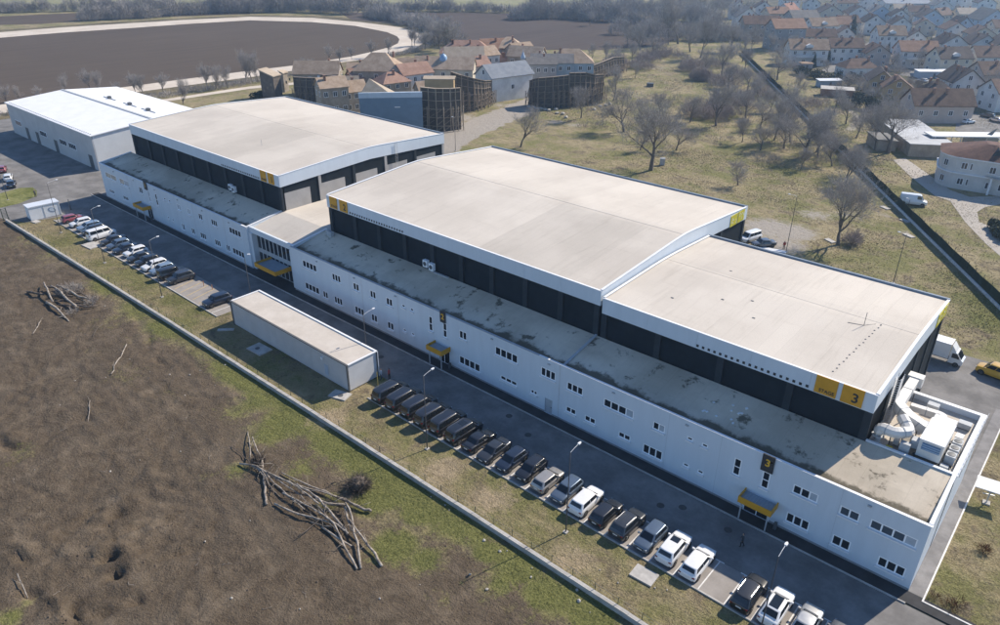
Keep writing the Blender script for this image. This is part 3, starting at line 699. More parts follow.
office("white two-storey office wing at the far end, nearest the white shed", -171.6, -112.2, w_left, [(-151.5, -149.2, 2.4, 'glass')],
       [(-171.7, -112.1, M_COPE)], [-158.0, -145.0, -131.0, -120.0], [(-153.7, -149.3, 2.45)], [(-150.2, -149.0, 6.55, 8.25, "1")])
w_mid = [(-96.05, -92.3, *U, 4), (-88.3, -86.15, *U, 3), (-83.1, -81.7, *U, 2), (-79.15, -77.8, *U, 2), (-75.5, -74.1, *U, 2), (-72.05, -71.35, 6.05, 6.55, 1), (-70.3, -69.6, 6.05, 6.55, 1),
         (-96.1, -92.3, *L_, 4), (-91.3, -90.0, *L_, 2), (-88.35, -86.3, *L_, 3), (-83.2, -81.0, *L_, 3), (-79.3, -77.9, *L_, 2), (-75.6, -74.2, *L_, 2), (-72.1, -71.4, 2.1, 2.55, 1), (-70.35, -69.65, 2.1, 2.55, 1),
         (-66.55, -65.8, 4.25, 6.55, 1, 2), (-63.75, -63.0, 4.25, 6.5, 1, 2), (-60.65, -59.25, *U, 2), (-60.75, -56.9, *L_, 4), (-54.2, -50.4, *U, 4), (-53.25, -50.45, 1.85, 2.5, 3), (-46.65, -44.4, *U, 3), (-48.15, -47.1, 1.95, 2.55, 2),
         (-42.65, -40.3, 4.95, 6.05, 3), (-42.6, -41.1, 1.75, 2.55, 2), (-39.8, -38.25, 1.75, 2.55, 2), (-37.35, -33.3, 4.95, 6.05, 4, 1, [DG, DG, DG, BL]), (-35.0, -33.4, 1.75, 2.5, 2), (-31.7, -29.2, 1.2, 2.45, 3),
         (-30.8, -29.3, 4.95, 5.95, 2, 1, [DG, BL]), (-26.65, -25.95, 5.55, 6.0, 1), (-24.9, -24.2, 5.55, 6.0, 1), (-26.65, -25.95, 2.0, 2.45, 1), (-24.9, -24.2, 2.0, 2.45, 1), (-21.2, -20.4, 3.9, 6.0, 1, 2), (-18.15, -17.35, 3.9, 5.95, 1, 2),
         (-15.05, -12.6, 4.95, 6.0, 3, 1, [DG, DG, BL]), (-15.05, -12.75, 1.25, 2.45, 3), (-10.55, -8.75, 4.95, 6.0, 2, 1, [glass("grey window glass", (.05, .062, .075)), glass("grey window glass")]), (-10.5, -8.8, 1.2, 2.4, 2),
         (-7.8, -3.8, 4.95, 6.0, 4, 1, [glass("grey window glass"), glass("grey window glass"), glass("grey window glass"), BL]), (-6.3, -3.9, 1.25, 2.4, 3)]
office("long white two-storey office wing with number boards 2 and 3", -99.1, -3.2, w_mid, [(-64.75, -62.6, 2.25, 'glass'), (-45.85, -44.7, 2.25, 'plain'), (-19.4, -16.6, 2.2, 'glass')],
       [(-99.2, -47.0, M_LTGREY), (-47.0, -3.1, M_COPE)], [-43.75, -72.9, -81.0], [(-65.4, -62.4, 2.4), (-19.5, -16.0, 2.3)], [(-64.1, -63.1, 6.55, 8.2, "2"), (-18.45, -17.2, 6.05, 8.05, "3")], [-43.75])  # left coping run greyer: the hall's shade is put into its colour

# glazed entrance between the wings
root = empty("entrance_link", (0, FY, 0), 0, "recessed glazed entrance with yellow canopy between the office wings", "entrance")
MB().extrude([(-112.18, .89, 7.05), (-99.12, .89, 7.05), (-99.12, 7.5, 8.52), (-112.18, 7.5, 8.52)], (0, 0, .3)).build("roof", M_ROOF, root)
MB().box(-112.0, -98.2, 7.51, 38, 8.5, 8.82).build("roof", M_ROOF, root)
MB().box(-112.19, -99.11, .5, .88, 6.9, 7.9).build("parapet", M_WHITE, root)
MB().box(-112.19, -111.3, .3, 1.3, 0.1, 6.9).build("pier", M_WHITE, root); MB().box(-100.0, -99.11, .3, 1.3, .1, 6.9).build("pier", M_WHITE, root)
MB().box(-111.29, -100.01, 1.2, 1.5, 3.4, 3.95).build("spandrel", M_LTGREY, root)
for zz0, zz1 in ((.12, 3.4), (3.95, 6.9)):
    for i in range(9):
        xa = -111.29 + i * 1.2533; window(root, xa, xa + 1.24, zz0, zz1, 1, y=1.2, sill=False, fm=M_LTGREY)
MB().box(-112.0, -98.2, 37.7, 37.99, 0, 8.49).build("rear_wall", M_NAVY, root)
cn = MB(); cn.box(-107.4, -101.2, -2.2, -2.1, 2.6, 3.35); cn.box(-107.4, -107.3, -2.09, 1.15, 2.6, 3.35); cn.box(-101.3, -101.2, -2.09, 1.15, 2.6, 3.35)
co = cn.build("canopy", M_YEL, root); MB().box(-107.29, -101.31, -2.09, 1.15, 2.85, 2.98).build("canopy_roof", pm("canopy roof sheet", (.3, .3, .3)), co)
tag(MB().box(-112.1, -99.2, 60.9 , 62.3, -.1, .1).build("footway", M_ASPH2), kind="structure")

# ---------------------------------------------------------------- the three halls
def hall(label, x0, x1, y0, y1, eave, ridge, ridge_y, fas, cols, right_mat, signs, dents, num, roofmat, roofcuts=(.4, .7)):
    root = empty("studio_hall", (0, 0, 0), 0, label, "studio hall", "studio halls behind the office wings")
    zb = eave - fas
    n = len(cols) - 1
    for a, c in zip(cols, cols[1:]):
        MB().box(a + .38, c - .38, y0 + .3, y0 + .4, 8.0, zb).build("wall_panel", M_NAVY, root)
    for c in cols:
        MB().box(c - .38, c + .38, y0 - .015, y0 + .42, 8.0, zb).build("column", M_NAVYC, root)
    # side walls
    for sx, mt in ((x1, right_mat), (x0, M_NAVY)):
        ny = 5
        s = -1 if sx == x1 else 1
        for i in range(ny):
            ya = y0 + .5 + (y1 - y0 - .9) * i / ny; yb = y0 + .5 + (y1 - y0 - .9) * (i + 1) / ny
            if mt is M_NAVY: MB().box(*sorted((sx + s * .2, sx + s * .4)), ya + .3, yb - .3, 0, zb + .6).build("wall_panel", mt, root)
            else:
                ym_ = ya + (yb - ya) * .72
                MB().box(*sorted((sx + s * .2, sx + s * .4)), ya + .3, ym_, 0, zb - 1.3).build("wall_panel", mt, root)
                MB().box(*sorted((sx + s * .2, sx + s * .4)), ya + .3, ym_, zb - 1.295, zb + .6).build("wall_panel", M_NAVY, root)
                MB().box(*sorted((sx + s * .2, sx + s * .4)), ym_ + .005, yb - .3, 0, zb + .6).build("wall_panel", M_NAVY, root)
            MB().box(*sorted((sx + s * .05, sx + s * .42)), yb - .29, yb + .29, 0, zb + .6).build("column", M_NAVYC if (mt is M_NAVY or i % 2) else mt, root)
    MB().box(x0 + .42, x1 - .42, y1 - .4, y1 - .1, 0, zb + .2).build("wall_panel", M_NAVY, root)
    # fascia bands: front and back straight, sides follow the gable
    def side(y):
        return eave + (ridge - eave) * ((y - y0) / (ridge_y - y0) if y < ridge_y else (y1 - y) / (y1 - ridge_y))
    nseg = max(4, int(round((x1 - x0) / 6.2)))
    for i in range(nseg):
        a = x0 + (x1 - x0) * i / nseg; c = x0 + (x1 - x0) * (i + 1) / nseg
        MB().box(a + .008, c - .008, y0 - .02, y0 + .16, zb, eave).build("fascia_panel", M_WHITE, root)
    MB().box(x0, x1, y1 - .16, y1, zb, eave).build("fascia", M_WHITE, root)
    for sx in (x0, x1):
        b = MB(); s = -1 if sx == x1 else 1
        ys = sorted([y0 + .165, ridge_y - 3.0, ridge_y - 1.2, ridge_y, ridge_y + 1.2, ridge_y + 3.0, y1 - .165])
        zz = {ridge_y: ridge - .10}
        top = [(sx, y, zz.get(y, side(y) - (0.02 if abs(y - ridge_y) > 2 else 0.06)) + .1) for y in ys]
        bot = [(sx, y, side(y) * .75 + .25 * eave - fas) for y in reversed(ys)]
        b.extrude(top + bot, (s * .16, 0, 0)); b.build("fascia", M_WHITE, root)
        cp = MB()
        for p0, p1 in zip(top, top[1:]):
            cp.bar((sx + s * .1, p0[1], p0[2] + .03), (sx + s * .1, p1[1], p1[2] + .03), .32, .05)
        cp.build("coping", M_COPE, root)
    cp = MB().box(x0, x1, y0 - .06, y0 + .22, eave + .002, eave + .05).build("coping", M_COPE, root)
    MB().box(x0, x1, y1 - .25, y1 + .05, eave + .002, eave + .22).build("gutter", pm("blue grey gutter", (.22, .27, .33), .1, 1, .5), root)
    # roof
    ys = [y0 + .2, ridge_y - 3.0, ridge_y - 1.2, ridge_y, ridge_y + 1.2, ridge_y + 3.0, y1 - .25]
    zs = [eave - .03, side(ridge_y - 3) - .03, side(ridge_y - 1.2) - .05, ridge - .12, side(ridge_y + 1.2) - .05, side(ridge_y + 3) - .03, eave - .03]
    cuts = [x0 + .15] + [x0 + (x1 - x0) * t for t in roofcuts] + [x1 - .15]
    for k, (xa, xb) in enumerate(zip(cuts, cuts[1:])):
        for part, (i0, i1) in enumerate(((0, 3), (3, 6))):
            b = MB()
            for i in range(i0, i1):
                b.face([(xa, ys[i], zs[i]), (xb, ys[i], zs[i]), (xb, ys[i + 1], zs[i + 1]), (xa, ys[i + 1], zs[i + 1])])
            b.build("roof_sheet", roofmat[(k * 2 + part) % len(roofmat)], root, fix=False)
    MB().bar((x0 + .2, ridge_y, ridge - .11), (x1 - .2, ridge_y, ridge - .11), .5, .03).build("ridge_strip", M_ROOFC, root)
    for (a, c) in signs:
        pl = MB().box(a, c, y0 - .12, y0 - .04, zb + .12, eave + .06).build("sign_plate", M_YEL, root)
        if a == signs[0][0]: lettering(pl, "STAGE", .52, (a + c) / 2 + .15, y0 - .125, zb + .52, M_BLACK)
        else: lettering(pl, num, 1.45, (a + c) / 2 + .3, y0 - .125, zb + .92, M_BLACK)
    if dents:
        a, c, nd = dents
        for i in range(nd):
            x = a + (c - a) * i / (nd - 1)
            MB().box(x - .14, x + .14, y0 - .06, y0 - .025, zb + .22, zb + .52).build("vent", M_BLACK, root)
    return root

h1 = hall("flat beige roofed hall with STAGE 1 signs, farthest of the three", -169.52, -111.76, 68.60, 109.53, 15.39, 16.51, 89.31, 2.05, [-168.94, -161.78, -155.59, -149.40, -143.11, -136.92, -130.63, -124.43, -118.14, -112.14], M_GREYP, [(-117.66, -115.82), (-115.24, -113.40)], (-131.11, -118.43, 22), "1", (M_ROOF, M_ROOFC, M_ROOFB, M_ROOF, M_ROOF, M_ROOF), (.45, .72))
h2 = hall("largest beige roofed hall with STAGE 2 signs, in the middle", -98.21, -43.54, 68.60, 109.73, 15.01, 16.46, 89.31, 2.0, [-97.53, -91.24, -85.34, -79.34, -73.34, -67.44, -61.54, -55.54, -49.64, -44.03], M_NAVY, [(-97.34, -95.41), (-94.73, -92.70)], (-92.12, -79.63, 22), "2", (M_ROOF, M_ROOFC, M_ROOFC, M_ROOF, M_ROOFB, M_ROOFC, M_ROOF, M_ROOFC), (.3, .62, .9))
h3 = hall("lower beige roofed hall with STAGE 3 signs, nearest the camera", -43.25, -11.32, 68.60, 96.37, 14.18, 14.76, 83.70, 2.05, [-42.86, -35.32, -27.38, -19.55, -11.71], M_NAVY, [(-17.17, -15.00), (-14.56, -12.48)], (-30.29, -17.90, 19), "3", (M_ROOFC, M_ROOF, M_ROOFC, M_ROOFC), (.55,))
an = MB(); ax_, ay_, az_ = (*(-16.88, 81.66), 14.7)
for dx, dy, dz in ((0, 0, 1.6), (-1.6, -.5, -.05), (.9, 1.2, -.05)): an.tube([(ax_, ay_, az_ - .05), (ax_ + dx, ay_ + dy, az_ + dz)], .035, 5)
an.build("antenna", M_DKGREY, h3)
# rear signs on the side fascias (yellow sheets with white specks)
def side_signs(root, x, ys, z0, z1):
    for k, (a, c) in enumerate(ys):
        pl = MB().box(x + .02, x + .08, a, c, z0, z1).build("sign_plate", M_YEL2, root)
        sp = MB(); rr = random.Random(int(-x * 7) + k)
        for i in range(9):
            yy = rr.uniform(a + .15, c - .3); zz = rr.uniform(z0 + .15, z1 - .3)
            sp.box(x + .081, x + .09, yy, yy + .16, zz, zz + .2)
        sp.build("print", M_COPE, pl)
side_signs(h2, -43.54, [(103.73, 106.05), (106.34, 108.56)], 13.26, 15.05)
side_signs(h3, -11.32, [(91.34, 93.47), (93.76, 95.79)], 12.39, 14.13)
# wall clutter of the halls
for root, x, zc in ((h2, -74.41, 9.78), (h2, -73.15, 9.59), (h1, -128.69, 9.88), (h1, -127.53, 9.68)):
    o = MB().box(x - .45, x + .45, 68.05, 68.58, zc - .55, zc + .55).build("air_conditioner", M_FRAME, root)
    MB().lathe([(.34, 0), (.34, .03)], 14).build("fan_grille", M_DKGREY, o, loc=(x, 68.04, zc)).rotation_euler = (rad(90), 0, 0)
MB().box(-73.5, -69.7, 68.2, 68.5, 8.75, 8.9).build("cable_tray", M_STEEL, h2)
# roof hatches and drains
for root, x, y, z in ((h3, -34.8, 85.6, 14.63), (h3, -29.0, 79.3, 14.57), (h3, -31.9, 77.4, 14.50), (h3, -27.1, 75.5, 14.42), (h3, -36.8, 74.0, 14.37)):
    MB().box(x - .17, x + .17, y - .09, y + .09, z - .06, z + .03).build("roof_drain", M_DKGREY, root)
for i in range(16):
    MB().lathe([(.09, 0), (.09, .05)], 8).build("roof_stud", M_DKGREY, h3, loc=(-16.2 + .05 * i + .06 * math.sin(i * 2.3), 70.2 + .85 * i, 14.18 + .58 * (1.6 + .85 * i) / 15.1 - .04))
for x, y, z in ((-130.63, 77.41, 15.83),):
    MB().tube([(x, y, z - .1), (x, y, z + 1.1)], .04, 5).build("vent_pipe", M_STEEL, h1)
for root, x in ((h1, -111.71),):
    l = MB()
    for s in (-.3, .3): l.tube([(x + .15, 95.8 + s, 8.8), (x + .15, 95.8 + s, 16.2)], .03, 5)
    for k in range(26): l.tube([(x + .15, 95.5, 8.9 + .28 * k), (x + .15, 96.1, 8.9 + .28 * k)], .02, 4)
    l.build("ladder", M_STEEL, root)
for i, (x, y) in enumerate(((-109.0, 93.9), (-106.2, 94.3))):
    o = MB().box(x - 1.1, x + 1.1, y - 1, y + 1, 8.83, 10.2).build("rooftop_unit", M_DUCT); tag(o, "white rooftop unit in the gap between the first two halls, " + ("left" if i == 0 else "right") + " one", "rooftop unit", "rooftop units in the gap")

# annex roof clutter
rr = random.Random(4)
for i in range(14):
    x = rr.uniform(-27.2, -22.5); y = FY + rr.uniform(2.5, 6.2)
    tag(MB().box(-.12, .12, -.1, .1, 0, .1).build("scrap", M_COPE, loc=(x, y, 7.27 + (y - FY - .22) * .2078), rz=rr.uniform(0, 3)), "small pale scrap lying on the shaded office roof", "scrap", "scraps on the office roof")
for x, y in ((-97.2, 67.6), (-96.3, 67.4)):
    tag(MB().box(x - .35, x + .35, y - .3, y + .3, 8.4, 9.4).build("roof_box", M_LTGREY), "grey junction box on the office roof at hall two's corner", "box", "junction boxes at hall two")

# ---------------------------------------------------------------- plant terrace beside hall 3
root = empty("plant_terrace", (0, 0, 0), 0, "walled plant terrace with beige deck beside the nearest hall", "building")
MB().box(-11.3, -3.4, 68.9, 81.1, 7.9, 8.2).build("deck", M_ROOF, root)
wb = MB(); wb.face([(-3.15, FY + 7.46, 0), (-3.15, 81.4, 0), (-3.15, 81.4, 8.84), (-3.15, FY + 7.46, 8.84)]); wb.face([(-11.31, 81.4, 0), (-3.15, 81.4, 0), (-3.15, 81.4, 8.84), (-11.31, 81.4, 8.84)])
wb.build("wall", M_WHITE, root)
pr = MB(); pr.box(-3.45, -3.153, 68.6, 81.39, 8.0, 8.86); pr.box(-11.31, -3.46, 81.1, 81.39, 8.0, 8.86); pr.box(-11.3, -3.46, 68.62, 68.85, 8.0, 8.90); pr.build("parapet", M_WHITE, root)
MB().box(-3.57, -3.05, 68.58, 81.5, 8.864, 8.94).build("coping", M_COPE, root); MB().box(-11.31, -3.58, 81.0, 81.5, 8.864, 8.94).build("coping", M_COPE, root)
MB().box(-11.3, -3.58, 68.58, 68.9, 8.904, 8.96).build("coping", M_COPE, root)
rl = MB()
for y in np.arange(69.3, 81.2, 1.0):
    rl.tube([(-2.97, y, 8.4), (-2.97, y, 9.4)], .022, 5)
for z in (8.95, 9.4): rl.tube([(-2.97, 69.3, z), (-2.97, 81.2, z)], .02, 5)
rl.build("railing", M_STEEL, root)
M_DIRTY = pm("stained deck", (.30, .28, .25), .3, .8, .9)
MB().box(-9.6, -4.0, 69.0, 73.4, 8.203, 8.23).build("stained_mat", M_DIRTY, root)
ah = empty("air_handling_unit", (-5.95, 72.0, 8.2), 0, "large white ribbed air handling unit on the plant terrace", "air handler")
MB().box(-1.05, 1.05, -2.3, 2.3, .55, 2.45).build("casing", M_DUCT, ah)
for k in range(6): MB().box(-1.1, 1.1, -2.32 + .775 * k, -2.32 + .775 * k + .74, 2.453, 2.52).build("top_panel", M_COPE, ah)
MB().box(-.75, .85, -2.40, -2.305, 1.45, 2.2).build("louvre", pm("blue intake louvre", (.10, .20, .34), .1, 2, .4), ah)
for k in range(3): MB().box(-.75, .85, -2.44, -2.403, 1.5 + .24 * k, 1.62 + .24 * k).build("louvre_blade", pm("pale blue louvre blade", (.30, .42, .56), .1, 2, .4), ah)
MB().extrude([(-1.05, -1.9, .9), (-1.05, -1.0, .9), (-1.05, -1.0, 1.8), (-1.05, -1.9, 1.8)], (-.7, -.1, 0)).build("intake_hood", M_LTGREY, ah)
MB().extrude([(-1.0, 2.3, .8), (1.0, 2.3, .8), (1.0, 2.3, 2.4), (-1.0, 2.3, 2.4)], (0, .9, .12)).build("outlet_hood", M_COPE, ah)
fr = MB()
for y in (-2.1, 0, 2.1):
    fr.box(-1.3, 1.3, y - .08, y + .08, .35, .545)
    for x in (-1.1, 1.1): fr.box(x - .06, x + .06, y - .06, y + .06, 0, .35)
for x in (-1.1, 1.1): fr.box(x - .07, x + .07, -2.3, 2.3, .2, .349)
fr.build("support_frame", M_DKGREY, ah)
dk = empty("supply_duct", (0, 0, 8.2), 0, "fat white duct looping from the hall wall to the air handler", "duct")
def duct(pts, w, name, par, n=10, h=None):
    b = MB(); pts = [Vector(p) for p in pts]
    sm = []
    for i, p in enumerate(pts):
        if 0 < i < len(pts) - 1:
            a = (pts[i - 1] - p).normalized() * .5; c = (pts[i + 1] - p).normalized() * .5
            for t in (0, .25, .5, .75, 1): sm.append(p + a * (1 - t) ** 2 + c * t ** 2)
        else: sm.append(p)
    b.tube(sm, w, n)
    o = b.build(name, M_DUCT, par, smooth=False)
    fl = MB()
    for i in range(1, len(pts)):
        q = pts[i - 1].lerp(pts[i], .5); d = (pts[i] - pts[i - 1]).normalized()
        fl.tube([q - d * .05, q + d * .05], w + .05, n)
    fl.build("flange", M_LTGREY, o)
    return o
duct([(-10.3, 80.6, 2.6), (-10.2, 73.8, 2.7), (-8.9, 72.9, 2.4), (-7.0, 72.9, 1.7)], .66, "duct_run", dk, 4)
duct([(-10.6, 69.9, 0.05), (-10.6, 69.9, 2.0), (-9.2, 69.6, 2.1), (-8.1, 70.8, 2.1), (-9.3, 72.2, 2.5)], .56, "duct_bend", dk, 8)
duct([(-9.6, 77.6, .9), (-6.6, 77.9, .9), (-6.0, 75.6, 1.5)], .46, "duct_run", dk, 4)
MB().box(-11.0, -9.5, 79.9, 81.0, 2.0, 3.2).build("duct_hood", M_DUCT, dk)
sup = MB()
for x, y in ((-10.2, 75.5), (-10.2, 78.5), (-8.3, 73.0), (-9.0, 70.2)):
    for s in (-.5, .5): sup.box(x + s - .05, x + s + .05, y - .05, y + .05, 0, 2.0)
sup.build("duct_stand", M_DKGREY, dk)
cab = empty("control_cabinet", (-8.0, 69.6, 8.2), 0, "grey control cabinet on legs beside the white duct bend", "cabinet")
MB().box(-.45, .45, -.3, .3, .4, 1.5).build("case", M_LTGREY, cab); MB().box(-.4, -.32, -.25, -.17, 0, .4).box(.32, .4, -.25, -.17, 0, .4).box(-.4, -.32, .17, .25, 0, .4).box(.32, .4, .17, .25, 0, .4).build("legs", M_DKGREY, cab)
tag(MB().box(-.3, .3, -.3, .3, 0, .45).build("yellow_crate", M_YEL2, loc=(-9.3, 69.4, 8.2)), "small yellow green crate under the white duct bend", "crate")
for i in range(3):
    c = empty("condenser", (-4.25, 71.0 + 1.35 * i, 8.2), 0, "grey condenser unit by the terrace parapet, " + ("nearest", "middle", "farthest")[i] + " of three", "condenser", "condensers on the terrace")
    MB().box(-.42, .42, -.5, .5, .3, 1.25).build("casing", M_LTGREY, c); MB().lathe([(.36, 1.252), (.36, 1.29), (.12, 1.31)], 14).build("fan_guard", M_DKGREY, c)
    MB().box(-.38, .38, -.45, .45, 0, .298).build("feet", M_DKGREY, c)
for i, (x, y, w_, d_, h_) in enumerate(((-7.6, 71.9, .8, .7, 1.0), (-8.9, 74.4, .9, .6, .8), (-7.7, 75.6, .7, .7, .9), (-4.4, 75.6, .7, .9, .8), (-4.5, 78.6, 1.2, .8, .7), (-7.8, 79.6, 1.1, .8, 1.0), (-9.0, 70.9, .5, .5, .7), (-4.4, 69.7, .7, .5, .6))):
    u_ = empty("equipment_box", (x, y, 8.2), 0, "small grey equipment box on the plant terrace, " + ("before the duct bend", "under the long duct", "behind the control cabinet", "behind the condensers", "at the rear parapet by the condensers", "at the rear beside the thin duct", "beneath the duct bend", "in the near right corner")[i], "equipment box", "equipment boxes on the terrace")
    MB().box(-w_ / 2, w_ / 2, -d_ / 2, d_ / 2, .12, h_).build("case", M_LTGREY if i % 3 else M_DUCT, u_); MB().box(-w_ / 2 + .05, w_ / 2 - .05, -d_ / 2 + .05, d_ / 2 - .05, 0, .118).build("skid", M_DKGREY, u_)
rkp = random.Random(8)
for i in range(9):
    y = 69.4 + i * .62
    tag(MB().tube([(-4.85, y, 8.35), (-4.6, y + rkp.uniform(-.1, .1), 8.5), (-3.7, y + .1, 8.4)], .05, 5).build("coolant_pipe", M_STEEL), "short bright coolant pipe lying across the terrace beside the condensers", "pipe", "coolant pipes")
# cable ladder up the hall side
tw = empty("cable_ladder", (0, 0, 8.2), 0, "grey lattice cable ladder rising against the near hall's side", "ladder")
for k in range(2):
    st = MB(); x = -11.05 + .5 * k
    for y in (73.4, 74.7): st.bar((x, y, 0), (x, y, 5.9), .07)
    st.build("stile", M_STEEL, tw)
rg = MB()
for i in range(20):
    z = .28 * i + .2
    rg.bar((-11.05, 73.4, z), (-11.05, 74.7, z), .05); rg.bar((-10.55, 73.4, z), (-10.55, 74.7, z + .3), .05); rg.bar((-11.05, 73.4, z), (-10.55, 73.4, z + .3), .04); rg.bar((-10.55, 73.4, z + .3), (-10.55, 74.7, z), .04)
rg.build("rungs", M_STEEL, tw)

# ---------------------------------------------------------------- white shed at the far left
root = empty("white_shed", (0, 0, 0), 0, "white low pitched shed with grey shaded front at far left", "shed")
X0, X1, Y0, Y1, EZ, RZ = -251.5, -193.3, 68.6, 100.5, 8.7, 10.0
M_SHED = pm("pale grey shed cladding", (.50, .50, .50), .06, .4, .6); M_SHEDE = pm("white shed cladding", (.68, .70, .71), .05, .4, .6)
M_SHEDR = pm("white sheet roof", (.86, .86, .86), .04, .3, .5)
ym = (Y0 + Y1) / 2
for i in range(5):
    a = X0 + (X1 - X0) * i / 5; c = X0 + (X1 - X0) * (i + 1) / 5
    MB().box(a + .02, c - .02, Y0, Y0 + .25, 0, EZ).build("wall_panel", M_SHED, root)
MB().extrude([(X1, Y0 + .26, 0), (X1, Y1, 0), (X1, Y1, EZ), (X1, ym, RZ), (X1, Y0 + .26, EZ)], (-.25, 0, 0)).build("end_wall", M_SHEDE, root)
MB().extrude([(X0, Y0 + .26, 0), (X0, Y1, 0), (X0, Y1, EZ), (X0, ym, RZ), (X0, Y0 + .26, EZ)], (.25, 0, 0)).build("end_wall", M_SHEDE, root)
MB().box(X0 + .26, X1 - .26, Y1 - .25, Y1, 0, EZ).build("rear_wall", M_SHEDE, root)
b = MB(); b.extrude([(X0 - .3, Y0 - .3, EZ - .02), (X1 + .3, Y0 - .3, EZ - .02), (X1 + .3, ym, RZ), (X0 - .3, ym, RZ)], (0, 0, .18)); b.build("roof_slope", M_SHEDR, root)
b = MB(); b.extrude([(X0 - .3, Y1 + .3, EZ - .02), (X1 + .3, Y1 + .3, EZ - .02), (X1 + .3, ym + .003, RZ), (X0 - .3, ym + .003, RZ)], (0, 0, .18)); b.build("roof_slope", M_SHEDR, root)
MB().box(X0 - .3, X1 + .3, ym - .35, ym + .35, RZ + .185, RZ + .30).build("ridge_cap", M_LTGREY, root)
for x in (X0 + 22, X0 + 35, X0 + 46):
    MB().box(x - .6, x + .6, ym + 4.2, ym + 5, RZ - .25, RZ + .55).build("roof_vent", M_DKGREY, root)
    MB().box(x - 4, x + 4, ym + 4.5, ym + 4.7, RZ - .2, RZ + .02).build("vent_rail", M_LTGREY, root)
sg = MB()
for k in range(46): sg.box(X0 + 2 + k * 1.22, X0 + 2.5 + k * 1.22, Y0 + .3, Y0 + .5, EZ + .165, EZ + .34)
sg.build("snow_guard", M_LTGREY, root)
for x in (X0 + 11, X0 + 18.5, X0 + 31.5, X0 + 53.5):
    MB().box(x, x + 2.2, Y0 - .05, Y0 - .004, 0, 3.4).build("gate", M_DKGREY, root)
for (xa, n) in ((X0 + 4.0, 4), (X0 + 22.5, 4), (X0 + 36, 4), (X0 + 42, 4)):
    o = MB().box(xa, xa + 4.6, Y0 - .06, Y0 - .004, 3.0, 4.5).build("window", M_FRAME, root)
    for i in range(n): MB().box(xa + .15 + 1.1 * i, xa + 1.05 + 1.1 * i, Y0 - .09, Y0 - .063, 3.15, 4.35).build("pane", M_GLASS, o)

# ================================================================== around the road
# ---- storage container building
root = empty("storage_container", (-81.85, 50.15, 0), 0, "long grey container store with beige roof between the lawn and the road", "container")
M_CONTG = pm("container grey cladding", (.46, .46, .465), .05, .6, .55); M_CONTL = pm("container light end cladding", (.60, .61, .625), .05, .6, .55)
hx, hy, hz = 13.95, 2.45, 3.95
for i in range(7):
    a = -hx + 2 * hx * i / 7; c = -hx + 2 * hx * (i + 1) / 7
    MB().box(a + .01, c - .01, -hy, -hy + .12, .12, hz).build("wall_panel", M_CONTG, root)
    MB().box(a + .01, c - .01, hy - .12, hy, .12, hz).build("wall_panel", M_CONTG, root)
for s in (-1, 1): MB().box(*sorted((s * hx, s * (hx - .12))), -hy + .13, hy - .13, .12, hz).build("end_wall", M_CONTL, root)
for sx in (-1, 1):
    for sy in (-1, 1): MB().box(sx * (hx + .03) - .1, sx * (hx + .03) + .1, sy * (hy + .03) - .1, sy * (hy + .03) + .1, 0, hz + .02).build("corner_post", M_DKGREY, root)
MB().box(-hx + .15, hx - .15, -hy + .15, hy - .15, hz - .15, hz + .02).build("roof", pm("container roof felt", (.52, .47, .41), .12, .35, .9, c2=(.60, .55, .49)), root)
MB().box(-hx - .1, hx + .1, -hy - .14, -hy + .14, hz + .022, hz + .16).build("edge_trim", M_DKGREY, root)
MB().box(-hx - .1, hx + .1, hy - .14, hy + .14, hz + .022, hz + .16).build("edge_trim", M_COPE, root)
for s in (-1, 1): MB().box(s * hx - .12, s * hx + .12, -hy + .142, hy - .142, hz + .022, hz + .15).build("edge_trim", M_COPE, root)
MB().tube([(hx + .12, hy + .1, .2), (hx + .12, hy + .1, hz)], .07, 6).build("downpipe", M_COPE, root)
MB().box(8.9, 9.7, -hy - .03, -hy - .004, .7, 2.3).build("notice", pm("pale blue notice", (.36, .42, .50), .08, 3, .6), root)
MB().box(8.5, 8.8, -hy - .2, -hy - .004, 2.9, 3.3).build("wall_lamp", M_COPE, root)
MB().box(-hx + .3, hx - .3, -hy + .2, hy - .2, 0, .119).build("plinth", M_CONC, root)
# concrete slabs with manholes
def slab(label, c, sx, sy, rz, hole=None):
    o = MB().box(-sx / 2, sx / 2, -sy / 2, sy / 2, -.1, .14).build("concrete_slab", M_CONC, loc=(c[0], c[1], 0), rz=rz)
    if hole: MB().lathe([(.34, .142), (.34, .17)], 16).build("manhole_cover", M_DKGREY, o, loc=(hole[0], hole[1], 0))
    return tag(o, label, "slab", "concrete slabs in the grass")
slab("pale concrete slab with round cover below the container's long side", (-86.35, 45.97), 3.2, 2.2, .05, (-.3, -.1))
slab("pale concrete slab with a round cover at the container's near corner", (-68.16, 46.33), 2.6, 1.7, .3, (.2, -.1))
slab("broken pale concrete slab in the grass behind the two white cars", (-22.47, 46.57), 2.3, 1.7, .05, None)
slab("white concrete slab in the grass behind the white minibus", (-144.70, 46.61), 3.4, 2.4, .1, None)
slab("grey concrete slab beside the white kiosk", (-166.32, 44.33), 1.6, 1.2, .2, None)
slab("thin plank-like slab by the container's far end", (-95.25, 45.86), 2.4, .6, .8, None)

